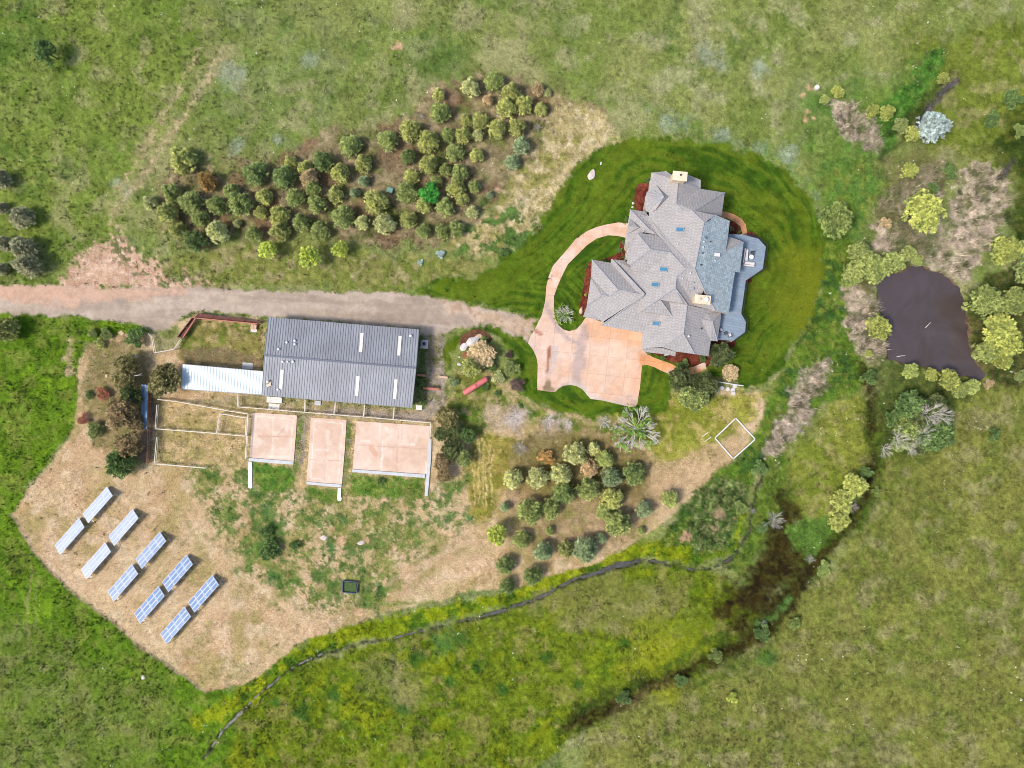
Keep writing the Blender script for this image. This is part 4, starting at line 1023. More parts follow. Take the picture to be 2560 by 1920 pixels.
# upright faces closing the steps between roof levels
def curtain(a, b_, za, zb):
    A, Bv = Hp(*a), Hp(*b_); gw = MB(); gw.add([A - Vector((0, 0, .12)), Bv - Vector((0, 0, .12)), Vector((Bv.x, Bv.y, zb)), Vector((A.x, A.y, za))], [(0, 1, 2, 3)]); gw.build("gable_wall", M['stucco'], house)
for a, b_, za, zb in [((920, 1145, 7.6), (735, 1115, 7.5), 6.6, 4.9), ((735, 1115, 7.5), (830, 1245, 6.35), 5.2, 5.0), (b4, b3, 5.4, 5.0), (b3, (830, 1245, 6.35), 5.0, 5.2), (h0, (705, 597, 6.2), 4.3, 5.2), (h0, (485, 692, 6.4), 4.0, 4.0), ((500, 866, 6.1), (625, 890, 6.05), 4.6, 5.2),
                   (q1, p9, 6.8, 5.4), (p9, (1290, 490, 7.4), 5.0, 5.0), (r4, q1, 7.4, 7.2), ((1085, 1035, 8.1), (1172, 1197, 7.25), 6.0, 5.0), ((1172, 1197, 7.25), (1282, 1222, 6.15), 4.9, 4.6), ((610, 1077, 6.6), (412, 836, 4.4), 5.8, 3.6), ((1258, 722, 7.1), (1277, 600, 7.3), 5.5, 5.4), ((950, 1153, 7.5), (1015, 1172, 6.6), 6.0, 5.6)]:
    curtain(a, b_, za, zb)
# ridge and hip caps
rc = MB()
for ln_ in [(a2, a3, r1), (r1, r2), (r2, r3, r4, r5), (r5, r6), (r6, h3), (h3, h2, h1), (h1, h0), (h1, (500, 835, 6.5)), (h3, b1, b2), (b2, b3), (q1, a7), (g1, g3, g4), (g3, g5), (c1, c2, c3), (c2, (325, 1085, 5.6)), ((325, 1085, 5.6), (265, 1080, 5.45), (150, 1165, 4.05)),
            ((610, 1075, 7.0), (265, 1318, 3.8)), ((352, 791, 4.4), (611, 1071, 7.1)), ((950, 1155, 7.6), (920, 1385, 7.6), (1010, 1548, 6.1)), ((920, 1385, 7.6), (755, 1492, 6.1)), ((735, 1115, 7.5), (830, 1245, 6.4)), ((1060, 1270, 6.35), (1150, 1287, 6.35), (1190, 1445, 4.8)), ((1150, 1287, 6.35), (1222, 1215, 5.2)),
            (r5, p9), (p9, (1290, 490, 7.4)), (r6, (1085, 1035, 8.4), (1172, 1197, 7.3)), ((1258, 722, 7.2), (1400, 657, 5.7)), (tc_, arc_[0]), (tc_, arc_[2]), (tc_, arc_[3]), (tc_, arc_[4]), (tc_, arc_[5]), (tc_, arc_[6]), (tc_, arc_[7]), (r4, q1), (b2, (950, 1153, 7.75))]:
    for i in range(len(ln_) - 1):
        A, Bv = Hp(*ln_[i]), Hp(*ln_[i + 1])
        if (A - Bv).length < 0.7: continue
        A.z += 0.04; Bv.z += 0.04
        rc = MB(); rc.tube([A, Bv], [0.10, 0.10], 6); rc.build("ridge_cap", M['ridge'], house)

# a look-up of the roof surface, so that skylights and vents sit on it
from mathutils.bvhtree import BVHTree
def _bvh():
    vs = []; fs = []
    for o in house.children:
        if o.name.startswith("roof") and not o.name.startswith("roof_"):
            k = len(vs); vs += [v.co + house.location for v in o.data.vertices]; fs += [tuple(i + k for i in p.vertices) for p in o.data.polygons]
    return BVHTree.FromPolygons(vs, fs)
ROOF_T = _bvh()
def roof_hit(x, y):
    p0 = Vector((0, 0, CAM_H)); g = Hp(x, y, 0)
    h, n, i, d = ROOF_T.ray_cast(p0, (g - p0).normalized())
    return h, n
# walls follow the eaves, set in under them
outline = [a1, a2, a3, a4, a5, a6, a7, a8, (1228, 470, 7.8), (1290, 490, 7.4), (1277, 600, 7.4), (1275, 612, 5.5), (1400, 657, 5.5), (1370, 898, 5.7), (1332, 890, 6.0), (1282, 1222, 6.0), (1222, 1215, 5.0), (1190, 1445, 4.7), (1140, 1442, 5.0), (1120, 1566, 5.0), (1010, 1548, 5.9), (755, 1492, 5.9), (660, 1497, 4.2), (585, 1510, 3.9), (600, 1380, 3.8), (265, 1320, 3.6), (265, 1282, 3.6), (120, 1250, 3.6), (150, 1165, 3.6), (185, 934, 3.6), (190, 795, 3.6), (345, 795, 3.7), (470, 803, 4.0), (470, 826, 6.2), (485, 692, 6.2), (450, 685, 4.0), (495, 395, 4.0), (610, 410, 4.0), (612, 340, 4.3), (630, 262, 4.3), (655, 225, 4.4)]
W3 = [Hp(*p) for p in outline]
area = sum(W3[i].x * W3[(i + 1) % len(W3)].y - W3[(i + 1) % len(W3)].x * W3[i].y for i in range(len(W3)))
sg = 1.0 if area > 0 else -1.0
ins = []
for i in range(len(W3)):
    a, b_, c_ = W3[i - 1], W3[i], W3[(i + 1) % len(W3)]
    d1 = Vector((b_.x - a.x, b_.y - a.y)).normalized(); d2 = Vector((c_.x - b_.x, c_.y - b_.y)).normalized()
    n1 = Vector((-d1.y, d1.x)) * sg; n2 = Vector((-d2.y, d2.x)) * sg
    nn = n1 + n2
    nn = nn.normalized() if nn.length > 0.1 else n1
    k = 0.5 / max(0.5, nn.dot(n1))
    ins.append(Vector((b_.x + nn.x * k, b_.y + nn.y * k, b_.z)))
mb = MB()
for i in range(len(ins)):
    a, b_ = ins[i], ins[(i + 1) % len(ins)]
    mb.add([(a.x, a.y, -0.2), (b_.x, b_.y, -0.2), (b_.x, b_.y, b_.z), (a.x, a.y, a.z)], [(0, 1, 2, 3) if sg > 0 else (3, 2, 1, 0)])
mb.build("wall", M['stucco'], house)
# windows and garage doors on the walls
def wall_piece(i, t0, t1, z0, z1, name, mat, inner=None):
    a, b_ = ins[i], ins[(i + 1) % len(ins)]
    p0 = a.lerp(b_, t0); p1 = a.lerp(b_, t1)
    d = Vector((p1.x - p0.x, p1.y - p0.y)).normalized(); n = Vector((d.y, -d.x)) * sg
    mbw = MB()
    fr = MB()
    def slab(m_, u0, u1, za, zb, o0, o1):
        q0 = Vector((p0.x + d.x * u0, p0.y + d.y * u0)); q1_ = Vector((p0.x + d.x * u1, p0.y + d.y * u1))
        vs = []
        for o_ in (o0, o1):
            vs += [(q0.x + n.x * o_, q0.y + n.y * o_, za), (q1_.x + n.x * o_, q1_.y + n.y * o_, za), (q1_.x + n.x * o_, q1_.y + n.y * o_, zb), (q0.x + n.x * o_, q0.y + n.y * o_, zb)]
        m_.add(vs, [(0, 1, 2, 3), (7, 6, 5, 4), (0, 4, 5, 1), (1, 5, 6, 2), (2, 6, 7, 3), (3, 7, 4, 0)])
    L = math.hypot(p1.x - p0.x, p1.y - p0.y)
    slab(mbw, 0.08, L - 0.08, z0 + 0.08, z1 - 0.08, -0.02, 0.03)
    o = mbw.build(name, mat, house)
    slab(fr, 0, L, z0, z0 + 0.08, -0.02, 0.07); slab(fr, 0, L, z1 - 0.08, z1, -0.02, 0.07)
    slab(fr, 0, 0.08, z0 + 0.08, z1 - 0.08, -0.02, 0.07); slab(fr, L - 0.08, L, z0 + 0.08, z1 - 0.08, -0.02, 0.07)
    f = fr.build("frame", M['white'], o)
for (i, ts, z0, z1) in [(0, [(.2, .45), (.55, .8)], 1.0, 2.4), (4, [(.2, .8)], 1.0, 2.4), (6, [(.1, .35), (.45, .7)], 1.0, 2.4), (12, [(.1, .3), (.4, .6), (.7, .9)], 3.6, 5.0), (14, [(.08, .22), (.28, .42), (.5, .64), (.72, .88)], 3.5, 5.2), (14, [(.1, .3), (.45, .7)], 0.9, 2.4), (17, [(.2, .5), (.6, .85)], 1.0, 3.0), (19, [(.3, .7)], 1.0, 2.4), (20, [(.1, .3), (.4, .6)], 1.0, 2.4), (28, [(.2, .4), (.6, .8)], 1.0, 2.3), (33, [(.2, .7)], 1.0, 2.6), (35, [(.1, .4), (.55, .85)], 1.0, 2.6)]:
    for t in ts: wall_piece(i, t[0], t[1], z0, z1, "window", M['glass'])
for t in [(.06, .34), (.38, .64), (.68, .94)]: wall_piece(24, t[0], t[1], 0.05, 2.6, "garage_door", M['garage'])
wall_piece(33, .75, .95, 0.05, 2.3, "door", M['garage'])

def chimney(x, y, w, d, ang, ztop, zbot, kind):
    c = Hp(x, y, ztop)
    m_ = MB()
    m_.box((c.x, c.y, (ztop - 0.35 + zbot) / 2), (w - 0.3, d - 0.3, ztop - 0.35 - zbot), ang)
    s_ = m_.build("chimney", M['stone'], house, bevel=0.05)
    cp = MB(); cp.box((c.x, c.y, ztop - 0.2), (w, d, 0.3), ang); cp.build("chimney_cap", M['stonecap'], s_, bevel=0.06)
    fl = MB()
    ca, sa = math.cos(ang), math.sin(ang)
    if kind == 1:
        fl.lathe((c.x + 0.1, c.y + 0.15, ztop - 0.05), [(0.16, 0), (0.16, 0.25), (0.10, 0.26)], 14); fl.build("flue", M['dark'], s_)
    else:
        fl.lathe((c.x + 0.25 * ca + .3, c.y + 0.25 * sa, ztop - 0.05), [(0.24, 0), (0.24, 0.35), (0.40, 0.36), (0.40, 0.48), (0.1, 0.56)], 16); fl.build("flue", M['white'], s_, smooth=False)
        f2 = MB(); f2.lathe((c.x - 0.5, c.y + 0.08, ztop - 0.05), [(0.22, 0), (0.22, 0.22), (0.12, 0.24)], 14); f2.build("flue", M['panelmetal'], s_)
chimney(895, 126, 2.75, 1.75, -0.10, 8.9, 0.0, 1)
chimney(1077, 1112, 2.95, 1.7, -0.10, 9.4, 5.2, 2)

def pt_on(x, y, z): return Hp(x, y, z)
for (x, y, z, tilt) in [(895, 556, 7.55, 1), (765, 873, 7.55, 1), (697, 996, 7.0, 1), (705, 1305, 5.75, 1)]:
    m_ = MB(); w, d = 1.5, 0.82
    # lies on a slope that falls to the west (u axis)
    c, nr = roof_hit(x, y)
    if nr.z < 0: nr = -nr
    ux = Vector((0.985, -0.177, 0)); ux = (ux - nr * ux.dot(nr)).normalized(); vx = nr.cross(ux).normalized()
    def q(u, v, h): return tuple(c + ux * u + vx * v + nr * h)
    def qbox(m__, u0, u1, v0, v1, h0, h1):
        m__.add([q(u0, v0, h0), q(u1, v0, h0), q(u1, v1, h0), q(u0, v1, h0), q(u0, v0, h1), q(u1, v0, h1), q(u1, v1, h1), q(u0, v1, h1)], [(3, 2, 1, 0), (4, 5, 6, 7), (0, 1, 5, 4), (1, 2, 6, 5), (2, 3, 7, 6), (3, 0, 4, 7)])
    qbox(m_, -w / 2 + .08, w / 2 - .08, -d / 2 + .08, d / 2 - .08, -0.1, 0.22)
    so = m_.build("skylight", M['skyglass'], house)
    f_ = MB(); qbox(f_, -w / 2, w / 2, -d / 2, -d / 2 + .08, -0.1, 0.27); qbox(f_, -w / 2, w / 2, d / 2 - .08, d / 2, -0.1, 0.27); qbox(f_, -w / 2, -w / 2 + .08, -d / 2 + .08, d / 2 - .08, -0.1, 0.27); qbox(f_, w / 2 - .08, w / 2, -d / 2 + .08, d / 2 - .08, -0.1, 0.27)
    f_.build("frame", M['trim'], so)
for (x, y, z, rr, mt) in [(1082, 655, 9.4, .14, 'white'), (1076, 696, 9.4, .13, 'white'), (1072, 744, 9.4, .14, 'dark'), (1058, 838, 9.35, .16, 'dark'), (1170, 805, 8.4, .12, 'white'), (975, 905, 9.0, .16, 'white'), (1003, 980, 8.6, .12, 'greenbox'), (960, 1407, 7.2, .2, 'white'), (1062, 1345, 6.6, .15, 'dark'), (1135, 652, 8.9, .1, 'dark'), (875, 672, 7.4, .1, 'white'), (1095, 622, 9.4, .2, 'skyglass'), (912, 945, 8.4, .1, 'white')]:
    c, nr = roof_hit(x, y); z = c.z + .12; m_ = MB(); m_.lathe((c.x, c.y, z - 0.5), [(rr * .7, 0), (rr * .7, 0.55), (rr, 0.57), (rr, 0.72), (rr * .3, 0.8)], 12); m_.build("roof_vent", M[mt], house)
c, nr = roof_hit(1187, 757); m_ = MB(); m_.box((c.x, c.y, c.z + .1), (1.05, 0.62, 0.5), -0.15); ob_ = m_.build("roof_hatch", M['cushion'], house, bevel=0.04)
c, nr = roof_hit(985, 1028); m_ = MB(); m_.box((c.x, c.y, c.z), (0.7, 0.5, 1.0), 0.3); m_.build("roof_vent", M['trim'], house, bevel=0.03)
m_ = MB(); A = Hp(1110, 488, 9.45); Bv = Hp(1138, 470, 9.3); m_.beam(A, Bv, 0.14, 0.14); m_.build("roof_vent", M['dark'], house)
p_ = Hp(797, 1590, 0); q_ = Hp(797, 1552, 3.2); m_ = MB(); m_.box((q_.x, q_.y, 1.6), (0.22, 0.22, 3.2)); m_.build("porch_post", M['white'], house)

# rear deck with railing and posts
DZ = 3.0
dk = [(1280, 590), (1400, 596), (1520, 628), (1578, 692), (1553, 870), (1418, 962), (1382, 1226), (1420, 1292), (1412, 1372), (1318, 1442), (1150, 1430), (1210, 1226), (1270, 1215), (1275, 900)]
m_ = MB(); pts = [Hp(x, y, DZ) for x, y in dk]; m_.prism([(p.x, p.y) for p in pts], DZ - 0.25, DZ)
deck = m_.build("deck", M['deck'], house)
rail = MB(); path = pts[1:10]
for i in range(len(path) - 1):
    a, b_ = path[i], path[i + 1]
    rail.beam((a.x, a.y, DZ + 1.0), (b_.x, b_.y, DZ + 1.0), 0.12, 0.07); rail.beam((a.x, a.y, DZ + 0.15), (b_.x, b_.y, DZ + 0.15), 0.06, 0.05)
    L = (b_ - a).length; n_ = max(1, int(L / 0.35))
    for k in range(n_): p = a.lerp(b_, (k + 0.5) / n_); rail.box((p.x, p.y, DZ + 0.55), (0.03, 0.03, 0.8))
rail.build("railing", M['dark'], deck)
for i, p in enumerate(path):
    c_ = Vector((pts[0].x, p.y, 0)); d_ = (c_ - p); d_.z = 0; d_.normalize()
    m_ = MB(); m_.box((p.x + d_.x * .3, p.y + d_.y * .3, (DZ - 0.26) / 2), (0.28, 0.28, DZ - 0.26)); m_.build("post", M['stucco'], deck)
m_ = MB(); pts2 = [Hp(x, y, DZ + 0.02) for x, y in [(1214, 1227), (1384, 1227)]]; m_.beam(pts2[0] + Vector((0, 0, 0.02)), pts2[1] + Vector((0, 0, 0.02)), 0.1, 0.04); m_.build("deck_edge_board", M['trim'], deck)

def onz(x, y, z): return Hp(x, y, z)
# deck furniture (things of their own)
c = onz(1440, 780, DZ); sofa = thing("outdoor_sofa", (c.x, c.y, DZ), "L-shaped cream outdoor sofa on the rear deck beside a round table", "sofa")
def flatpoly(coords, z0, z1, name, mat, parent, bevel=0.03):
    m__ = MB(); pp = [onz(x, y, DZ + z1) for x, y in coords]; m__.prism([(p.x, p.y) for p in pp], DZ + z0, DZ + z1); return m__.build(name, mat, parent, bevel=bevel)
flatpoly([(1412, 705), (1442, 706), (1434, 806), (1492, 814), (1487, 852), (1392, 842)], 0.0, 0.4, "base", M['trim'], sofa)
flatpoly([(1424, 712), (1441, 713), (1433, 804), (1412, 802)], 0.41, 0.58, "seat_cushion", M['cushion'], sofa, 0.06)
flatpoly([(1412, 812), (1490, 818), (1488, 838), (1408, 830)], 0.41, 0.58, "seat_cushion", M['cushion'], sofa, 0.06)
flatpoly([(1410, 704), (1421, 705), (1405, 806), (1394, 835)], 0.41, 0.85, "backrest", M['cushion'], sofa, 0.05)
flatpoly([(1392, 838), (1405, 832), (1488, 840), (1487, 852)], 0.41, 0.85, "backrest", M['cushion'], sofa, 0.05)
c = onz(1463, 773, DZ + 0.7); tb = thing("round_table", (c.x, c.y, DZ), "round white outdoor table on the deck beside the cream sofa", "table")
m_ = MB(); m_.lathe((c.x, c.y, DZ), [(0.44, 0.66), (0.46, 0.70), (0.44, 0.72)], 24); m_.build("table_top", M['white'], tb)
m_ = MB(); m_.lathe((c.x, c.y, DZ), [(0.28, 0.0), (0.26, 0.04), (0.05, 0.06), (0.05, 0.655)], 14); m_.build("pedestal", M['dark'], tb)
def deck_chair(x, y, ang, label, cush):
    c = onz(x, y, DZ + 0.4); t = thing("deck_chair", (c.x, c.y, DZ), label, "chair", "dark chairs on the deck")
    ca, sa = math.cos(ang), math.sin(ang)
    def L(u, v, z): return (c.x + u * ca - v * sa, c.y + u * sa + v * ca, DZ + z)
    m1 = MB(); m1.box(L(0, 0, 0.38), (0.6, 0.6, 0.1), ang); m1.build("seat", M[cush], t, bevel=0.03)
    m1 = MB(); m1.box(L(-0.32, 0, 0.62), (0.1, 0.66, 0.6), ang); m1.build("backrest", M['chair'], t, bevel=0.03)
    for s_ in (-1, 1):
        m1 = MB(); m1.box(L(0, s_ * 0.34, 0.58), (0.6, 0.07, 0.06), ang); m1.build("armrest", M['chair'], t)
        for u in (-0.26, 0.26):
            m1 = MB(); m1.box(L(u, s_ * 0.33, 0.275), (0.05, 0.05, 0.55), ang); m1.build("leg", M['chair'], t)
    return t
deck_chair(1218, 1355, 0.6, "dark deck chair with pale cushion against the house wall on the lower deck", 'cushion')
deck_chair(1290, 1397, 1.9, "dark deck chair with pale cushion nearest the lower deck railing", 'cushion')
deck_chair(1470, 744, -1.5, "dark chair just above the round white deck table", 'chair')
c = onz(1250, 1382, DZ); fp = thing("side_table", (c.x, c.y, DZ), "small dark side table between the two chairs on the lower deck", "table")
m_ = MB(); m_.box((c.x, c.y, DZ + 0.45), (0.6, 0.6, 0.05), 0.5); m_.build("table_top", M['chair'], fp)
for dx in (-.22, .22):
    for dy in (-.22, .22):
        m_ = MB(); m_.box((c.x + dx, c.y + dy, DZ + 0.21), (0.05, 0.05, 0.42)); m_.build("leg", M['chair'], fp)

# ------------------------------------------------------------------ the barn
def Bp(x, y, z=0.0):
    p = B(x, y); return at(p[0], p[1], z)
ZE, ZR = 3.6, 4.9
bA, bB, bC, bD, bE, bF = Bp(965, 95, ZE), Bp(2058, 185, ZE), Bp(2037, 466, ZR), Bp(2007, 756, ZE), Bp(914, 665, ZE), Bp(935, 374, ZR)
barn = thing("barn", ((bF.x + bC.x) / 2, (bF.y + bC.y) / 2, 0), "long barn with ribbed blue-grey metal roof and five pale skylight strips", "barn")
dirv = (bB - bA).normalized()
ang_b = math.atan2(dirv.y, dirv.x)
M['barnroof'] = mat_ribbed("barn_sheet_metal", (0.20, 0.205, 0.22), -ang_b, 0.93, 0.6, 0.15, 0.16)
M['whiteroof'] = mat_ribbed("white_sheet_metal", (0.46, 0.525, 0.545), -ang_b, 0.6, 0.5, 0.1, 0.1, streak=(0.36, 0.44, 0.47))
m_ = MB(); m_.add([bA, bB, bC, bF], [(0, 3, 2, 1)]); m_.add([bF, bC, bD, bE], [(0, 3, 2, 1)])
ro = m_.build("roof", M['barnroof'], barn); md = ro.modifiers.new("t", 'SOLIDIFY'); md.thickness = 0.12; md.offset = -1
ribs = MB()
for (p0, p1, p2, p3) in ((bA, bB, bC, bF), (bE, bD, bC, bF)):
    n_ = 58
    for k in range(n_ + 1):
        t = k / n_
        a = p0.lerp(p1, t); b_ = p3.lerp(p2, t)
        ribs.beam(a + Vector((0, 0, 0.035)), b_ + Vector((0, 0, 0.035)), 0.10, 0.07)
ribs.build("roof_rib", mat_plain("rib_metal", (0.16, 0.165, 0.18), 0.6, 0.2, var=0.1), barn)
m_ = MB(); m_.beam(bF + Vector((0, 0, .1)), bC + Vector((0, 0, .1)), 0.34, 0.08); m_.build("ridge_cap", mat_plain("ridge_metal", (0.095, 0.105, 0.13), 0.6, 0.2, var=0.08), barn)
def on_barn(x, y):
    # solve the height of the roof at a picture position
    t = (y - (374 + (x - 935) * (92 / 1102))) / 286.0
    return ZR - abs(t) * (ZR - ZE)
for (x, ya, yb) in [(1641, 210, 350), (1918, 232, 375), (1060, 478, 620), (1612, 525, 668), (1888, 548, 690)]:
    dx = -10 if ya < 400 else -14
    za, zb = on_barn(x, ya), on_barn(x, yb)
    a, b_ = Bp(x + 5, ya, za), Bp(x - 6, yb, zb)
    m_ = MB(); m_.beam(a + Vector((0, 0, 0.09)), b_ + Vector((0, 0, 0.09)), 0.62, 0.06); m_.build("skylight", M['cushion' if False else 'paleconc'], barn)
for (x, y, rr) in [(1100, 280, .2), (1158, 268, .22), (1158, 293, .2), (1040, 330, .22), (1070, 420, .2), (1107, 421, .16), (1145, 420, .22), (2000, 232, .24), (1035, 622, .2)]:
    z = on_barn(x, y); c = Bp(x, y, z); m_ = MB(); m_.lathe((c.x, c.y, z - 0.1), [(rr * .7, 0), (rr * .7, .35), (rr, .36), (rr, .46), (rr * .3, .55)], 12); m_.build("roof_vent", M['aluminium'], barn)
z = on_barn(970, 585); c = Bp(970, 585, z)
m_ = MB(); m_.box((c.x, c.y - .15, z + .15), (0.9, 0.5, 0.35), 0.4); m_.box((c.x + .3, c.y + .3, z + .2), (0.35, 0.7, 0.3), -.2); m_.lathe((c.x - .1, c.y + .5, z), [(.18, 0), (.18, .7), (.26, .72), (.26, .85)], 10); m_.build("vent_stack", M['stonecap'], barn, bevel=0.05)
# walls
wz = []
def inset(p, q, d): return p + (q - p).normalized() * d
wA, wB, wD, wE = bA.copy(), bB.copy(), bD.copy(), bE.copy()
cc = (wA + wB + wD + wE) / 4
def ins_(p, dx, dy):
    u = dirv; v = Vector((-dirv.y, dirv.x, 0))
    rel = p - cc; su = 1 if rel.dot(u) > 0 else -1; sv = 1 if rel.dot(v) > 0 else -1
    return p - u * su * dx - v * sv * dy
wA, wB, wD, wE = [ins_(p, 0.25, 0.45) for p in (wA, wB, wD, wE)]
wF, wC = ins_(bF, 0.25, 0), ins_(bC, 0.25, 0)
m_ = MB()
for loop in ([wA, wE], [wE, wD], [wD, wB], [wB, wA]):
    a, b_ = loop
    if loop[0] is wA and loop[1] is wE: m_.add([(a.x, a.y, 0), (b_.x, b_.y, 0), (b_.x, b_.y, ZE), (wF.x, wF.y, ZR - .15), (a.x, a.y, ZE)], [(0, 1, 2, 3, 4)])
    elif loop[0] is wD: m_.add([(a.x, a.y, 0), (b_.x, b_.y, 0), (b_.x, b_.y, ZE), (wC.x, wC.y, ZR - .15), (a.x, a.y, ZE)], [(0, 1, 2, 3, 4)])
    else: m_.add([(a.x, a.y, 0), (b_.x, b_.y, 0), (b_.x, b_.y, ZE), (a.x, a.y, ZE)], [(0, 1, 2, 3)])
m_.build("wall", M['barnwall'], barn)
for t in (0.08, 0.3, 0.5, 0.7, 0.88):
    p = wE.lerp(wD, t); m_ = MB(); m_.box((p.x, p.y, 1.15), (1.3, 0.12, 2.2), ang_b); d_ = m_.build("stall_door", M['white'], barn)
    h_ = MB(); h_.box((p.x + .45, p.y - .09, 1.2), (0.08, 0.06, 0.25), ang_b); h_.build("handle", M['dark'], d_)
for t in (0.3, 0.7):
    p = wA.lerp(wB, t); m_ = MB(); m_.box((p.x, p.y, 1.5), (3.4, 0.12, 2.9), ang_b); m_.build("door", M['trim'], barn)

# white-roofed lean-to on the barn's left
zl0, zl1 = 2.9, 2.5
lA, lB, lC, lD = Bp(340, 440, zl0), Bp(924, 492, zl0), Bp(913, 658, zl1), Bp(330, 616, zl1)
lean = thing("shed", ((lA.x + lC.x) / 2, (lA.y + lC.y) / 2, 0), "narrow shed with ribbed white metal roof joined to the barn's left end", "shed")
m_ = MB(); m_.add([lA, lB, lC, lD], [(0, 3, 2, 1)]); ro = m_.build("roof", M['whiteroof'], lean); md = ro.modifiers.new("t", 'SOLIDIFY'); md.thickness = 0.08; md.offset = -1
ribs = MB()
for k in range(27):
    t = k / 26; ribs.beam(lA.lerp(lB, t) + Vector((0, 0, .03)), lD.lerp(lC, t) + Vector((0, 0, .03)), 0.06, 0.06)
ribs.build("roof_rib", mat_plain("white_rib", (0.36, 0.42, 0.45), 0.6, var=0.1), lean)
m_ = MB(); m_.beam(lD + Vector((0, -.06, -.02)), lC + Vector((0, -.06, -.02)), 0.12, 0.14); m_.beam(lA + Vector((0, .06, 0)), lB + Vector((0, .06, 0)), 0.1, 0.14); m_.build("gutter", M['trim'], lean)
m_ = MB()
iA, iB, iC, iD = lA + Vector((.3, -.3, -.1)), lB + Vector((-.05, -.3, -.1)), lC + Vector((-.05, .3, -.1)), lD + Vector((.3, .3, -.1))
for a, b_ in ((iA, iB), (iB, iC), (iC, iD), (iD, iA)): m_.add([(a.x, a.y, 0), (b_.x, b_.y, 0), b_, a], [(0, 1, 2, 3)])
m_.build("wall", M['barnwall'], lean)
for t in (0.25, 0.6): 
    p = iD.lerp(iC, t); m_ = MB(); m_.box((p.x, p.y, 1.05), (1.1, 0.1, 2.0), ang_b); m_.build("door", M['white'], lean)

def slab(name, corners, z0, z1, mat, label, cat, conv=Bp, bevel=0.03, group=None, kind=None):
    pp = [conv(x, y, z1) for x, y in corners]
    cx_ = sum(p.x for p in pp) / len(pp); cy_ = sum(p.y for p in pp) / len(pp)
    m__ = MB(); m__.prism([(p.x, p.y) for p in pp], z0, z1)
    o = m__.build(name, mat, None, bevel=bevel, loc=(cx_, cy_, z0))
    return tag(o, label, cat, group, kind)
slab("concrete_slab", [(775, 424), (851, 430), (849, 476), (772, 470)], 0, 0.12, M['conc'], "small grey concrete slab above the white-roofed shed", "slab")
slab("concrete_step", [(952, 672), (1062, 680), (1060, 722), (950, 716)], 0, 0.22, M['paleconc'], "wide pale concrete step against the barn's lower wall", "step")
slab("concrete_slab", [(966, 722), (1046, 728), (1042, 768), (963, 764)], 0, 0.10, M['paleconc'], "pale concrete slab just below the wide step of the barn", "slab")
slab("concrete_slab", [(1300, 702), (1346, 705), (1343, 738), (1298, 735)], 0, 0.25, M['conc'], "small square concrete pad at the middle of the barn's lower wall", "slab")
slab("concrete_slab", [(2038, 735), (2084, 738), (2080, 772), (2034, 770)], 0, 0.2, M['paleconc'], "small pale concrete pad at the barn's lower right corner", "slab")
# air conditioner pad at the gable end
slab("concrete_slab", [(2070, 260), (2127, 262), (2122, 326), (2066, 322)], 0, 0.12, M['paleconc'], "pale concrete pad under the dark machine at the barn's right end", "slab")
c = Bp(2097, 290, 0.5); hp = thing("air_conditioner", (c.x, c.y, 0.12), "dark outdoor air conditioner on a pad at the barn's right end", "air conditioner")
m_ = MB(); m_.box((c.x, c.y, 0.52), (0.75, 0.75, 0.8), ang_b); m_.build("casing", M['trim'], hp, bevel=0.04)
m_ = MB(); m_.lathe((c.x, c.y, 0.925), [(0.30, 0), (0.30, 0.03), (0.05, 0.05)], 16); m_.build("fan_grille", M['dark'], hp)

# ------------------------------------------------------------------ pads and retaining walls
def pad_col(seed, lines):
    def f(x, y):
        c_ = palette(x, y, [(226, 196, 174), (216, 184, 160), (232, 206, 186)], 60, seed, 0.07)
        for pts, rad, colr, k in lines:
            paint(c_, wline(x, y, [B(*p) for p in pts], rad, 1.2, 1.0, 12, seed) * k, x, y, [colr], 20, seed + 2, 0.1)
        return c_
    return f
PW, PK = (240, 222, 204), (188, 150, 126)
pads = [
 ("left", [(850, 790), (1000, 798), (1172, 811), (1162, 960), (1148, 1142), (985, 1130), (822, 1116), (836, 950)], [([(870, 812), (1145, 840), (1118, 1120)], 1.3, PW, .8), ([(870, 812), (845, 1100)], 2.4, PW, .7), ([(1000, 820), (990, 1110)], 1.2, PW, .6), ([(850, 960), (1140, 968)], 1.0, PK, .7), ([(960, 1105), (1120, 1118)], 3.5, PW, .6), ([(1030, 960), (1075, 910)], 2.0, PK, .5)]),
 ("middle", [(1272, 825), (1532, 842), (1520, 1050), (1498, 1310), (1370, 1302), (1240, 1290), (1258, 1060)], [([(1300, 850), (1505, 870), (1470, 1280)], 1.2, PW, .8), ([(1300, 850), (1268, 1265), (1350, 1275)], 1.4, PW, .8), ([(1285, 1058), (1405, 1066)], 1.2, PW, .6), ([(1395, 930), (1400, 1010)], 6, PW, .35), ([(1262, 1130), (1490, 1140)], 0.9, PK, .6), ([(1390, 860), (1370, 1280)], 0.9, PK, .4)]),
 ("right", [(1604, 852), (1860, 868), (2140, 888), (2128, 1060), (2112, 1238), (1840, 1218), (1576, 1200), (1590, 1030)], [([(1775, 870), (1770, 960)], 1.6, PW, .8), ([(1795, 1000), (1785, 1215)], 2.0, PW, .8), ([(1940, 870), (1930, 1020)], 1.0, PK, .5), ([(1915, 1015), (2030, 1025)], 1.8, PW, .7), ([(1595, 1022), (2120, 1055)], 0.9, PK, .6), ([(1640, 995), (1700, 995)], 1.8, PW, .6), ([(1910, 900), (1895, 1220)], 0.9, PK, .5), ([(1710, 1040), (1745, 1090)], 7, (214, 160, 132), .6), ([(1820, 905), (1840, 930)], 5, PW, .5), ([(2108, 1150), (2112, 1230)], 2, PW, .7)])]
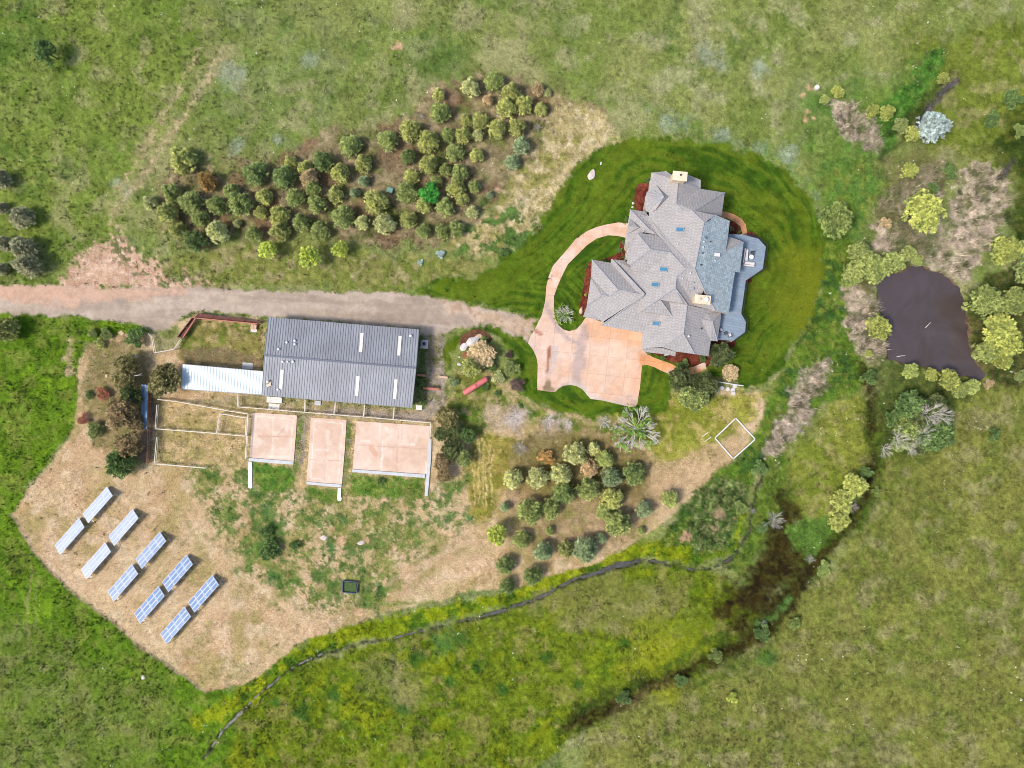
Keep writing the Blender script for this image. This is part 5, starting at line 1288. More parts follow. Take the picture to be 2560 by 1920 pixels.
for i, (nm, poly, lines) in enumerate(pads):
    pl = [B(*p) for p in poly]
    root_p = at(sum(p[0] for p in pl) / len(pl), sum(p[1] for p in pl) / len(pl), 0)
    o = fine_sheet("concrete_pad", pl, 0.14, 0.16, M['pad'], pad_col(840 + i, lines), 3.0)
    me = o.data; me.transform(Matrix.Translation(-root_p)); o.location = root_p
    tag(o, {"left": "pink concrete pad below the barn, nearly square, leftmost of the three", "middle": "tall narrow pink concrete pad, middle of the three below the barn", "right": "widest pink concrete pad, rightmost of the three below the barn"}[nm], "pad", "pink concrete pads below the barn")
def retwall(corners, z1, label, mat='conc'):
    return slab("retaining_wall", corners, 0.0, z1, M[mat], label, "wall", bevel=0.04, group="concrete walls along the pads")
retwall([(820, 1119), (985, 1132), (1147, 1144), (1145, 1169), (984, 1158), (819, 1142)], 0.24, "grey concrete wall along the bottom of the leftmost pad")
retwall([(1239, 1292), (1370, 1304), (1497, 1313), (1494, 1336), (1240, 1312)], 0.24, "grey concrete wall along the bottom of the tall middle pad")
retwall([(1575, 1202), (1840, 1221), (2104, 1240), (2104, 1266), (1572, 1223)], 0.24, "long grey concrete wall along the bottom of the widest pad")
retwall([(818, 1146), (842, 1147), (845, 1200), (843, 1320), (846, 1336), (832, 1344), (817, 1337), (815, 1240)], 0.20, "white concrete strip running down from the leftmost pad's lower left corner", 'white')
retwall([(1468, 1338), (1493, 1339), (1492, 1405), (1499, 1418), (1486, 1436), (1466, 1430), (1464, 1412)], 0.20, "short white concrete strip hanging off the middle pad's lower right corner", 'white')
retwall([(2131, 980), (2151, 980), (2148, 1120), (2132, 1300), (2124, 1395), (2100, 1398), (2106, 1300), (2112, 1240), (2122, 1120)], 0.26, "long grey concrete wall down the right side of the widest pad")

# ------------------------------------------------------------------ fences
def fence(name, conv, pts, label, group=None, zt=1.3, post_every=3.0, mat='offwhite', w=0.13, mid=True, cat="fence"):
    P3 = [conv(x, y, zt) for x, y in pts]
    t = thing(name, (P3[0].x, P3[0].y, 0), label, cat, group)
    top = MB(); 
    for i in range(len(P3) - 1):
        a, b_ = P3[i], P3[i + 1]
        top.beam(a, b_, w, 0.10)
    top.build("top_rail", M[mat], t)
    if mid:
        lo = MB()
        for i in range(len(P3) - 1):
            a, b_ = P3[i], P3[i + 1]
            lo.beam(a - Vector((0, 0, zt * .45)), b_ - Vector((0, 0, zt * .45)), 0.07, 0.10)
        lo.build("lower_rail", M[mat], t)
    for i in range(len(P3) - 1):
        a, b_ = P3[i], P3[i + 1]; L = (b_ - a).length; n_ = max(1, round(L / post_every))
        for k in range(n_ + (1 if i == len(P3) - 2 else 0)):
            p = a.lerp(b_, k / n_); m__ = MB(); m__.box((p.x, p.y, (zt - .052) / 2), (0.11, 0.11, zt - .052)); m__.build("post", M[mat], t)
    return t
gf = "pale rail fences round the paddocks"
fence("rail_fence", Bp, [(155, 694), (300, 711), (505, 748), (660, 776), (815, 800), (806, 960), (795, 1128)], "long pale rail fence along the top and right of the two small paddocks", gf)
fence("rail_fence", Bp, [(152, 735), (140, 908), (585, 942)], "pale L-shaped rail fence dividing the two small paddocks", gf)
fence("rail_fence", Bp, [(610, 798), (803, 830), (795, 962), (585, 943), (610, 798)], "small four-sided pale rail pen in the upper paddock's right corner", gf)
fence("rail_fence", Bp, [(150, 970), (133, 1163), (505, 1195)], "pale rail fence round the lower paddock's bottom left corner", gf)
fence("rail_fence", Bp, [(742, 655), (738, 748), (1225, 788), (1655, 822), (2145, 865), (2138, 978)], "longest pale rail fence, running between the barn and the three pink pads", gf)
for k, (a, b_) in enumerate([((1230, 695), (1225, 782)), ((1450, 715), (1440, 798)), ((1662, 735), (1655, 817)), ((1878, 752), (1870, 838))]):
    fence("rail_fence", Bp, [a, b_], ["first", "second", "third", "fourth"][k] + " short divider fence from the left between the barn wall and the long fence", "short divider fences under the barn")
K = zm(160, 780, 3.77)
def Kp(x, y, z=0.0):
    p = K(x, y); return at(p[0], p[1], z)
fence("rail_fence", Kp, [(795, 205), (828, 245), (850, 385), (1035, 350), (1100, 255)], "thin pale rail fence zigzagging from the dark bush to the rust-brown trough", gf, w=0.1)
t = fence("board_fence", Kp, [(797, 690), (793, 1000), (785, 1250), (782, 1420)], "thin brown board fence standing right of the tall brown trees", None, zt=1.6, mat='rustlight', w=0.1, post_every=4)
# blue sheet lean-to beside the trees
c0 = Kp(762, 890, 2.2); bl_ = thing("lean_to", (c0.x, c0.y, 0), "narrow lean-to with weathered blue sheet roof half hidden under brown trees", "shed")
m_ = MB(); pp = [Kp(732, 684, 2.1), Kp(788, 686, 2.3), Kp(782, 1100, 2.3), Kp(728, 1100, 2.1)]; m_.add(pp, [(0, 3, 2, 1)]); ro = m_.build("roof", M['bluepanel'], bl_); md = ro.modifiers.new("t", 'SOLIDIFY'); md.thickness = 0.06
rb = MB()
for k in range(5): rb.beam(pp[0].lerp(pp[1], k / 4) + Vector((0, 0, .05)), pp[3].lerp(pp[2], k / 4) + Vector((0, 0, .05)), 0.07, 0.07)
rb.build("roof_rib", M['trim'], bl_)
for a in pp:
    m_ = MB(); m_.box((a.x, a.y, (a.z - .1) / 2), (0.12, 0.12, a.z - .1)); m_.build("post", M['rust'], bl_)
# rust-brown feed trough / windbreak
def trough(segs, label):
    c = Bp(*segs[0][0]); t = thing("feed_trough", (c.x, c.y, 0), label, "trough")
    for (quad) in segs:
        top = [Bp(x, y, 1.1) for x, y in quad]       # a-b outer edge, c-d inner edge
        a, b_, c_, d_ = top
        m__ = MB(); m__.beam(a, b_, 0.10, 0.5); m__.build("side_board", M['rust'], t)
        m__ = MB(); m__.beam(d_, c_, 0.16, 0.5); m__.build("side_board", M['rustlight'], t)
        m__ = MB(); m__.add([Vector((p.x, p.y, .78)) for p in (a, b_, c_, d_)], [(0, 1, 2, 3)]); q_ = m__.build("trough_floor", M['rust'], t); md = q_.modifiers.new("t", 'SOLIDIFY'); md.thickness = 0.06
        n_ = max(2, int((b_ - a).length / 3))
        m__ = MB()
        for k in range(n_ + 1):
            p, q2 = a.lerp(b_, k / n_), d_.lerp(c_, k / n_)
            m__.beam(p + Vector((0, 0, .2)), q2 + Vector((0, 0, .2)), 0.1, 0.08)
            m__.box((p.x, p.y, .4), (.1, .1, .8)); m__.box((q2.x, q2.y, .4), (.1, .1, .8))
        m__.build("cross_bar", M['rust'], t)
trough([[(450, 68), (905, 132), (888, 145), (415, 100)], [(305, 240), (412, 100), (440, 100), (345, 245)]], "rust-brown timber feed trough, long and bent, between the road and barn yard")
c = Bp(858, 165, .4); cr = thing("wooden_crate", (c.x, c.y, 0), "small orange wooden crate by the right end of the feed trough", "crate")
m_ = MB(); m_.box((c.x, c.y, .3), (1.2, 0.95, .6), ang_b); m_.build("box", M['rustlight'], cr, bevel=.03)
m_ = MB(); 
for k in range(4): m_.box((c.x - .45 + .3 * k, c.y - .03 * k, .63), (.24, .98, .05), ang_b)
m_.build("lid", M['rockpink'], cr)
slab("paving_slab", [(835, 182), (882, 182), (878, 206), (833, 204)], 0, 0.12, M['rockwhite'], "small whitish stone slab just below the orange crate", "slab")
slab("paving_slab", [(538, 172), (568, 200), (540, 225), (505, 196)], 0, 0.15, M['rockpink'], "tan diamond-shaped slab left of the dark bush below the road", "slab", conv=Kp)

# white timber frame on the grass by the lawn
def Dp(x, y, z=0.0):
    p = D(x, y); return at(p[0], p[1], z)
fr = thing("timber_frame", Dp(2020, 1095), "white square timber frame lying diamond-wise on the dry grass", "frame")
cs = [(2025, 938), (2175, 1100), (2005, 1250), (1865, 1090)]
for i in range(4):
    a, b_ = Dp(*cs[i], 0.2), Dp(*cs[(i + 1) % 4], 0.2); d_ = (b_ - a).normalized() * .1
    m_ = MB(); m_.beam(a + d_, b_ - d_ , 0.17, 0.28); m_.build("beam", M['white'], fr)
for k, (a, b_) in enumerate([((1768, 1080), (1812, 1048)), ((1786, 1118), (1836, 1083))]):
    A, Bv = Dp(*a, .08), Dp(*b_, .08); m_ = MB(); m_.beam(A, Bv, 0.13, 0.1)
    tag(m_.build("plank", M['offwhite'], None, loc=tuple(A)), ["upper of two short pale planks lying left of the white diamond frame", "lower of two short pale planks lying left of the white diamond frame"][k], "plank", "planks by the white frame")
# beds fence and round stepping tables
fence("rail_fence", Dp, [(1900, 660), (2000, 678), (2085, 690)], "short white rail fence above the round white stones", None, zt=0.9, mat='white', w=0.16, mid=False)
fence("rail_fence", Dp, [(1893, 690), (1888, 745)], "very short white rail left of the round white stones", None, zt=0.8, mat='white', w=0.14, mid=False)
for k, (x, y, rr, lb) in enumerate([(1918, 705, .42, "leftmost round white stone disc below the short white fence"), (1965, 715, .42, "round white stone disc, second from the left below the white fence"), (2003, 722, .44, "round white stone disc in the middle of the right-hand three"), (2018, 695, .42, "topmost round white stone disc, touching the white fence"), (2007, 746, .42, "lowest round white stone disc at the grass edge")]):
    c = Dp(x, y, .3); m_ = MB(); m_.lathe((c.x, c.y, 0), [(rr * .9, 0), (rr, .08), (rr, .32), (rr * .93, .38)], 20)
    tag(m_.build("stone_disc", M['rockwhite'], None, loc=(c.x, c.y, 0)), lb, "stone", "round white stones below the fence")

# ------------------------------------------------------------------ propane tank
def Gp(x, y, z=0.0):
    p = G(x, y); return at(p[0], p[1], z)
A, Bv = Gp(516, 724, 0.9), Gp(702, 606, 0.9)
tk = thing("propane_tank", ((A.x + Bv.x) / 2, (A.y + Bv.y) / 2, 0), "long dull red propane tank lying below the tan shrub", "tank")
d_ = (Bv - A).normalized(); R_ = 0.60
prof = []
for t, rr in [(0, .12), (.06, .30), (.18, .46), (.36, .57), (.55, R_)]: prof.append((t, rr))
L = (Bv - A).length + 2 * .45
m_ = MB(); st = A - d_ * .45
pr = prof + [(L - t, rr) for t, rr in prof[::-1]]
m_.tube([st + d_ * t for t, _ in pr], [rr for _, rr in pr], 20); m_.build("shell", M['tank'], tk, smooth=True)
mid = (A + Bv) / 2
m_ = MB(); m_.lathe((mid.x, mid.y, .9 + R_ - .06), [(.26, 0), (.26, .22), (.22, .30), (.1, .34)], 16); m_.build("valve_dome", M['tank'], tk)
for k in (.2, .8):
    p = A.lerp(Bv, k); m_ = MB(); m_.box((p.x, p.y, .25), (.3, 1.2, .5), math.atan2(d_.y, d_.x)); m_.build("cradle", M['conc'], tk, bevel=.03)
# red benches by the barn
for k, (a, b_, lb) in enumerate([((80, 566), (160, 574), "short red timber bench touching the barn's right wall"), ((275, 583), (358, 592), "short pale red timber bench standing clear of the barn"), ((135, 686), (280, 698), "longest red timber bench, below the other two east of the barn")]):
    A, Bv = Gp(*a, .5), Gp(*b_, .5); t = thing("bench", ((A.x + Bv.x) / 2, (A.y + Bv.y) / 2, 0), lb, "bench", "red timber benches by the barn")
    m_ = MB(); m_.beam(A, Bv, .42, .08); m_.build("seat", M['rustlight'] if k != 1 else M['rockpink'], t)
    for kk in (.15, .85):
        p = A.lerp(Bv, kk); m_ = MB(); m_.box((p.x, p.y, .23), (.1, .36, .455)); m_.build("leg", M['rust'], t)
    if k == 2:
        m_ = MB(); m_.beam(A + Vector((0, .28, .3)), Bv + Vector((0, .28, .3)), .08, .5); m_.build("backrest", M['rust'], t)

# utility boxes
c = at(975, 476, .6); ub = thing("utility_box", (c.x, c.y, 0), "green metal utility box standing among the pines", "utility box")
m_ = MB(); m_.box((c.x, c.y, .45), (1.15, .95, .9), -.25); m_.build("cabinet", M['greenbox'], ub, bevel=.06)
m_ = MB(); m_.box((c.x, c.y, .93), (1.22, 1.02, .06), -.25); m_.build("lid", M['greenbox'], ub, bevel=.02)
c = at(2042, 219, .3); m_ = MB(); m_.lathe((c.x, c.y, 0), [(.48, 0), (.5, .1), (.5, .55), (.35, .62)], 20)
wc = thing("well_cover", (c.x, c.y, 0), "round whitish well cover among pinkish bare scuffs in the upper right meadow", "well cover")
m_.build("rim", M['rockwhite'], wc); m_ = MB(); m_.lathe((c.x, c.y, .63), [(.3, 0), (.3, .05), (.1, .08)], 16); m_.build("lid", M['paleconc'], wc)

# raised stock tank in the straw field
Lz = zm(540, 1140, 3.16)
def Lp(x, y, z=0.0):
    p = Lz(x, y); return at(p[0], p[1], z)
pb_ = thing("planter", Lp(1062, 1032), "low dark blue-edged planter full of weeds in the straw field", "planter")
cs = [(1003, 985), (1120, 995), (1112, 1082), (1000, 1075)]
for i in range(4):
    a, b_ = Lp(*cs[i], .35), Lp(*cs[(i + 1) % 4], .35); d_ = (b_ - a).normalized() * .07
    m_ = MB(); m_.beam(a + d_, b_ - d_, .14, .5); m_.build("side", mat_plain("blue_plastic%d" % i, (.05, .07, .12), .6) if i == 0 else pb_.children[0].data.materials[0], pb_)
m_ = MB(); m_.prism([(Lp(x, y).x, Lp(x, y).y) for x, y in [(1010, 992), (1112, 1000), (1106, 1076), (1006, 1070)]], 0, .25); m_.build("soil", mat_plain("wet_soil", (.045, .075, .02), .9, var=.5, scale=3), pb_)

# ------------------------------------------------------------------ rocks
def rock(px, py, sx, sy, h, ang, mat, label, name="rock", seed=0, group=None, flat=0.6):
    c = at(px, py, h * .5); R = random.Random(seed)
    bm = bmesh.new(); bmesh.ops.create_icosphere(bm, subdivisions=3, radius=1)
    dirs = [Vector((R.uniform(-1, 1), R.uniform(-1, 1), R.uniform(-.3, 1))).normalized() for _ in range(14)]
    for v in bm.verts:
        p = v.co.copy()
        for dd in dirs:
            ex = p.dot(dd) - R_cut[dirs.index(dd) % len(R_cut)]
            if ex > 0: p -= dd * ex
        v.co = Vector((p.x * sx, p.y * sy, (p.z * .5 + .35) * h))
    me = bpy.data.meshes.new(name); bm.to_mesh(me); bm.free(); me.materials.append(M[mat])
    o = bpy.data.objects.new(name, me); COL.objects.link(o); o.location = (c.x, c.y, 0); o.rotation_euler = (0, 0, ang)
    return tag(o, label, "rock", group)
R_cut = [.62, .7, .78, .66, .82, .74]
rock(1479, 437, 1.3, 0.8, .5, 1.1, 'rock', "large flat pinkish rock at the straw edge left of the house", seed=1)
gx = lambda x, y: G(x, y)
rock(*gx(580, 262), 1.7, .95, 1.3, .75, 'rockwhite', "largest white boulder on the curved mulch bed", seed=2)
rock(*gx(505, 312), 1.15, .8, .9, .5, 'rockwhite', "white boulder at the lower left tip of the curved mulch bed", seed=3)
rock(*gx(580, 345), 1.1, .4, .6, .1, 'rockwhite', "thin white rock under the edge of the tan shrub", seed=4)
rock(*gx(643, 218), .9, .6, .7, 0, 'rockpink', "tan rounded boulder at the top of the curved mulch bed", seed=5)
rock(*gx(463, 472), .45, .4, .4, 0, 'rockwhite', "small pinkish-white rock left of the yellow-green pine by the mulch bed", seed=6)
rock(*gx(462, 408), .3, .25, .3, 0, 'rockwhite', "smallest white stone on the grass left of the mulch bed", seed=7)
rock(*D(838, 112), .45, .95, .8, 0, 'rockpink', "tan boulder at the garage's left corner", seed=8)
rock(*Lz(1145, 690), .75, .5, .3, .2, 'rock', "flat pale stone in the straw field below the pads, right one of two", seed=9)
rock(*Lz(850, 650), .7, .6, .25, .2, 'rock', "flat pale stone in the straw field below the pads, left one of two", seed=10)
rock(358, 1694, .5, .45, .4, 0, 'rockwhite', "lone whitish rock on the grass at the lower left", seed=11)
rock(*Hz(262, 28), .25, .4, .3, 0, 'rockwhite', "small white stone at the straw edge above the flat rock", seed=12)
rock(*Hz(520, 345), .35, .3, .35, 0, 'rockwhite', "white stone beside the upper mulch bed of the house", seed=13)
rock(*Hz(515, 375), .3, .22, .3, 0, 'rockwhite', "small white stone at the lower edge of the upper mulch bed", seed=14)
rock(*K(400, 604), .35, .42, .3, 0, 'rockpink', "pink rock at the left side of the brown trees", seed=15)

# ------------------------------------------------------------------ solar arrays
Q = zm(100, 1180, 3.606)
def Qp(x, y, z=0.0):
    p = Q(x, y); return at(p[0], p[1], z)
m, nt, b = new_mat("solar_cells")
tc = N(nt, "ShaderNodeTexCoord"); br = N(nt, "ShaderNodeTexBrick"); br.offset = 0; br.inputs["Scale"].default_value = 1.0
br.inputs["Brick Width"].default_value = .16; br.inputs["Row Height"].default_value = .16; br.inputs["Mortar Size"].default_value = .006
br.inputs["Color1"].default_value = (0.045, 0.105, 0.22, 1); br.inputs["Color2"].default_value = (0.06, 0.125, 0.25, 1); br.inputs["Mortar"].default_value = (.20, .27, .38, 1)
nt.links.new(tc.outputs["UV"], br.inputs["Vector"])
oi = N(nt, "ShaderNodeObjectInfo"); sp = N(nt, "ShaderNodeSeparateColor"); nt.links.new(oi.outputs["Color"], sp.inputs[0])
nt.links.new(mixc(nt, sp.outputs[0], mul_val(nt, br.outputs["Color"], maprange(nt, noise_fac(nt, .5, 3), .3, .7, .85, 1.2)), (.36, .37, .42)), b.inputs["Base Color"])  # object colour whitens the cells: a cloud reflection painted in
b.inputs["Roughness"].default_value = .38; b.inputs["Specular IOR Level"].default_value = 1.0
b.inputs["Coat Weight"].default_value = 1.0; b.inputs["Coat Roughness"].default_value = .12
M['cells'] = m
NCOL, NROW = 4, 3
ARR = [(386, 378), (134, 660), (617, 580), (370, 880), (863, 785), (612, 1078), (1102, 992), (850, 1275), (1335, 1175), (1085, 1460)]
LOW, HIGH = 0.55, 1.75
def qd(a, b_): return (b_ - a)
p0 = Qp(863, 785, LOW); p1 = Qp(1082, 537, LOW); e1 = (p1 - p0); ARL = e1.length; e1.normalize()
side = Vector((e1.y, -e1.x, 0)).normalized()       # towards the high edge (lower right)
SW = 2.46
def build_array():
    c = Qp(863, 785, 0); c = Vector((p0.x, p0.y, 0))
    t = thing("solar_array", tuple(c), "x", "solar panels", "ground-mounted solar arrays")
    up = (side * SW + Vector((0, 0, HIGH - LOW))).normalized(); SL = (side * SW + Vector((0, 0, HIGH - LOW))).length
    nrm = e1.cross(up).normalized(); nrm = nrm if nrm.z > 0 else -nrm
    def pl(u, v, h=0): return p0 + e1 * u + up * v + nrm * h
    mw, mh = ARL / NCOL, SL / NROW
    for i in range(NCOL):
        for j in range(NROW):
            u0, u1, v0, v1 = i * mw + .03, (i + 1) * mw - .03, j * mh + .02, (j + 1) * mh - .02
            fr_ = MB(); bw = .055
            def bx(m__, ua, ub, va, vb, h0, h1):
                m__.add([pl(ua, va, h0), pl(ub, va, h0), pl(ub, vb, h0), pl(ua, vb, h0), pl(ua, va, h1), pl(ub, va, h1), pl(ub, vb, h1), pl(ua, vb, h1)], [(3, 2, 1, 0), (4, 5, 6, 7), (0, 1, 5, 4), (1, 2, 6, 5), (2, 3, 7, 6), (3, 0, 4, 7)])
            bx(fr_, u0, u1, v0, v0 + bw, 0, .05); bx(fr_, u0, u1, v1 - bw, v1, 0, .05); bx(fr_, u0, u0 + bw, v0 + bw, v1 - bw, 0, .05); bx(fr_, u1 - bw, u1, v0 + bw, v1 - bw, 0, .05)
            ce = MB(); bx(ce, u0 + bw, u1 - bw, v0 + bw, v1 - bw, .005, .04)
            co = ce.build("solar_panel", M['cells'], t)
            uvl = co.data.uv_layers.new(name="uv")
            for pg in co.data.polygons:
                for li in pg.loop_indices:
                    v_ = co.data.vertices[co.data.loops[li].vertex_index].co + Vector(t.location) - p0
                    uvl.data[li].uv = (v_.dot(e1), v_.dot(up))
            fr_.build("frame", M['aluminium'], co)
    ra = MB()
    for v in (SL * .2, SL * .8): ra.beam(pl(.0, v, -.07), pl(ARL, v, -.07), .08, .08)
    ra.build("support_rail", M['panelmetal'], t)
    for k in range(5):
        u = .06 + (ARL - .12) * k / 4
        m__ = MB(); a = pl(u, SL * .12, -.13); b2 = pl(u, SL * .95, -.13)
        m__.beam(a, b2, .07, .07); m__.beam((a.x, a.y, 0), a, .08, .08)
        f_ = (Vector((b2.x, b2.y, 0)) + side * .35); m__.beam(f_, b2, .09, .09); m__.beam((a.x, a.y, .12), (f_.x, f_.y, .12), .06, .06)
        m__.build("support_frame", M['panelmetal'], t)
    return t
arr0 = build_array()
lab = ["upper right array of the leftmost pair", "lower left array of the leftmost pair", "upper right array of the second pair from the left", "lower left array of the second pair from the left", "upper right array of the middle pair", "lower left array of the middle pair", "upper right array of the fourth pair from the left", "lower left array of the fourth pair from the left", "upper right array of the rightmost pair", "lower left array of the rightmost pair"]
def copy_tree(o, parent=None):
    c_ = o.copy(); COL.objects.link(c_); c_.parent = parent
    for ch in list(o.children): copy_tree(ch, c_)
    return c_
for i, (x, y) in enumerate(ARR):
    o = arr0 if i == 4 else copy_tree(arr0)
    q_ = Qp(x, y, LOW); o.location = (q_.x, q_.y, 0)
    cloud_sheen = [.75, .72, .7, .72, .28, .35, .06, .06, .03, .06][i]  # painted cloud reflection per array, strongest on the upper left ones
    for ch in o.children:
        if ch.name.startswith("solar_panel"): dd = min(1, max(0, cloud_sheen + rnd.uniform(-.1, .1))); ch.color = (dd, dd, dd, 1)
    o["label"] = "white-framed solar panels on a rack, " + lab[i]

# ------------------------------------------------------------------ trees and shrubs
def leaf_mesh(name, C, Nn, Sh, per, ln, wd, seed, spread=0.9, jitter=0.03):
    """C tuft centres, Nn outward directions, Sh tuft tint; per leaf-shaped triangles in every tuft"""
    r = np.random.default_rng(seed)
    n = len(C)
    c = np.repeat(C, per, 0); d = np.repeat(Nn, per, 0); sh = np.repeat(Sh, per)
    d = d + r.normal(0, spread, d.shape); d /= np.linalg.norm(d, axis=1)[:, None] + 1e-9
    c = c + r.normal(0, jitter, c.shape)
    no = np.repeat(Nn, per, 0) * .7 + np.array([-.25, -.1, .75]) + r.normal(0, .45, d.shape)
    s = np.cross(d, no); s /= np.linalg.norm(s, axis=1)[:, None] + 1e-9
    L = (ln * r.uniform(0.6, 1.3, len(c)))[:, None]; W = (wd * r.uniform(0.7, 1.3, len(c)))[:, None]
    V = np.stack([c - s * W * .35, c + s * W * .35, c + d * L * .55 + s * W, c + d * L, c + d * L * .55 - s * W], 1).astype(np.float32)
    nf = len(c)
    me = bpy.data.meshes.new(name)
    me.vertices.add(nf * 5); me.vertices.foreach_set("co", V.ravel())
    me.loops.add(nf * 5); me.loops.foreach_set("vertex_index", np.arange(nf * 5, dtype=np.int32))
    me.polygons.add(nf); me.polygons.foreach_set("loop_start", np.arange(0, nf * 5, 5, dtype=np.int32))
    me.update(calc_edges=True)
    a = me.attributes.new("shade", 'FLOAT', 'POINT')
    a.data.foreach_set("value", np.repeat(sh * r.uniform(.85, 1.15, nf), 5).astype(np.float32))
    return me

def sph(n, r, top=0.0):
    v = r.normal(0, 1, (n, 3)); v /= np.linalg.norm(v, axis=1)[:, None]
    if top > 0: v[:, 2] = np.where(r.random(n) < top, np.abs(v[:, 2]), v[:, 2])
    return v

def crown_pine(seed):
    r = np.random.default_rng(seed); n = 430
    d = sph(n, r, .75)
    lob = 0.86 + .26 * np.sin(3 * np.arctan2(d[:, 1], d[:, 0]) + seed) * .5 + .16 * np.sin(5 * np.arctan2(d[:, 1], d[:, 0]) + 2.1 * seed) * .6
    rr = (0.62 + .38 * r.random(n) ** .6) * lob
    z = d[:, 2]
    C = np.stack([d[:, 0] * rr * (1 - .25 * np.clip(z, 0, 1)), d[:, 1] * rr * (1 - .25 * np.clip(z, 0, 1)), 1.0 + z * np.where(z > 0, 1.0, .75) * rr * 1.05], 1)
    # a loose skirt of lower, wider tufts breaks the outline
    m = 70; d2 = sph(m, r); d2[:, 2] = -.15 + .3 * r.random(m); q = r.uniform(.85, 1.12, m)
    C = np.concatenate([C, np.stack([d2[:, 0] * q, d2[:, 1] * q, .55 + .4 * r.random(m)], 1)]); d = np.concatenate([d, d2])
    Sh = r.choice([.62, .9, 1.15, 1.5], n + m, p=[.22, .33, .28, .17])
    return leaf_mesh("pine_crown", C, d * .9 + np.array([0, 0, .4]), Sh, 12, .19, .036, seed + 5, .8)

def crown_lobed(seed, lobes, n=700, per=9, ln=.11, wd=.045, hz=.9, name="crown", sh=(.6, 1.5), flat=1.0, gap=.0):
    """several uneven lobes -> leafy crown, radius about 1"""
    r = np.random.default_rng(seed); Cs = []; Ns = []; Sh = []
    L = []
    for k in range(lobes):
        a = 2.399 * k + seed; q = math.sqrt((k + .4) / lobes) * .68
        L.append((q * math.cos(a) + r.normal(0, .06), q * math.sin(a) + r.normal(0, .06), hz + (1 - q) * .55 * flat + r.normal(0, .16) * flat, r.uniform(.2, .4)))
    for (x, y, z, rad) in L:
        m = int(n / lobes * (rad / .33) ** 2)
        d = sph(m, r, .7); rr = rad * (.55 + .45 * r.random(m) ** .5)
        Cs.append(np.stack([x + d[:, 0] * rr, y + d[:, 1] * rr, z + d[:, 2] * rr * .85 * flat], 1)); Ns.append(d)
        Sh.append(r.uniform(sh[0], sh[1], m) * r.uniform(.8, 1.2))
    return leaf_mesh(name, np.concatenate(Cs), np.concatenate(Ns), np.concatenate(Sh), per, ln, wd, seed + 3, .8)

def crown_shrub(seed):
    return crown_lobed(seed, 7, 380, 8, .14, .035, .38, "foliage", flat=.55)

def trunk_mesh(seed, h, rad=.05, limbs=5, spread=.55, name="trunk"):
    R = random.Random(seed); mb = MB()
    mb.tube([(0, 0, -.05), (R.uniform(-.02, .02), R.uniform(-.02, .02), h * .5), (R.uniform(-.04, .04), R.uniform(-.04, .04), h)], [rad, rad * .75, rad * .3], 7)
    for k in range(limbs):
        a = 2.4 * k + seed; z = h * (.35 + .5 * k / limbs); l = spread * R.uniform(.7, 1.1)
        mb.tube([(0, 0, z), (math.cos(a) * l * .5, math.sin(a) * l * .5, z + l * .25), (math.cos(a) * l, math.sin(a) * l, z + l * .4)], [rad * .45, rad * .3, rad * .12], 5)
    me = bpy.data.meshes.new(name); me.from_pydata(mb.v, [], mb.f); me.update()
    for p in me.polygons: p.use_smooth = True
    return me

def branch_mesh(seed, n_main=16, depth=4, name="branches", rise=.55, rad0=.03, length=.5, low=.1):
    """bare crown: limbs forking from a short trunk, radius about 1"""
    R = random.Random(seed); mb = MB()
    def grow(p, d, l, rad, dep):
        e = p + d * l; mid_ = p + d * l * .5 + Vector((R.uniform(-1, 1), R.uniform(-1, 1), R.uniform(-1, 1))) * l * .06
        mb.tube([p, mid_, e], [rad, rad * .85, rad * .65], 4 if dep < depth else 5, False)
        if dep == 0: return
        for k in range(3 if dep > 1 else 4):
            nd = (d + Vector((R.gauss(0, .28), R.gauss(0, .28), R.gauss(.05, .18)))).normalized()
            st = p + d * l * R.uniform(.45, 1.0)
            grow(st, nd, l * R.uniform(.55, .8), rad * .6, dep - 1)
    for k in range(n_main):
        a = 2 * math.pi * k / n_main + R.uniform(-.15, .15); up = R.uniform(low, rise)
        grow(Vector((0, 0, .35)), Vector((math.cos(a), math.sin(a), up)).normalized(), length * R.uniform(.8, 1.1), rad0, depth - 1)
    me = bpy.data.meshes.new(name); me.from_pydata(mb.v, [], mb.f); me.update()
    return me

LIB = {
 'pine': [crown_pine(s) for s in range(1, 9)],
 'dec': [crown_lobed(20 + s, 12, 620, 9, .12, .05, .95, "leafy_crown") for s in range(3)],
 'willow': [crown_lobed(40 + s, 22, 760, 10, .11, .026, .85, "willow_crown", (.45, 1.55)) for s in range(4)],
 'open': [crown_lobed(60 + s, 9, 260, 8, .2, .045, .85, "sapling_crown") for s in range(3)],
 'oak': [crown_lobed(80 + s, 20, 900, 9, .12, .045, .9, "broad_crown", (.5, 1.55)) for s in range(5)],
 'shrub': [crown_shrub(100 + s) for s in range(5)],
}
TR = {k: [trunk_mesh(7 * i + 3, 1.35, .055, 6) for i in range(3)] for k in ('pine', 'dec', 'willow', 'open', 'oak')}
TR['shrub'] = [trunk_mesh(i + 50, .45, .03, 6, .4, "stem") for i in range(2)]
BR = [branch_mesh(201, 13, 5, rad0=.016, length=.46), branch_mesh(202, 20, 4, rad0=.012, rise=1.1), branch_mesh(203, 16, 3, rise=1.6, low=.5, rad0=.02, length=.5)]
for k, ms in LIB.items():
    for me in ms: me.materials.append(M['needle'] if k == 'pine' else M['leaf'])
for ms in TR.values():
    for me in ms: me.materials.append(M['bark'])
HF = {'pine': 1.0, 'dec': 1.0, 'willow': .85, 'open': .95, 'oak': .95, 'shrub': .4, 'bare': .5}

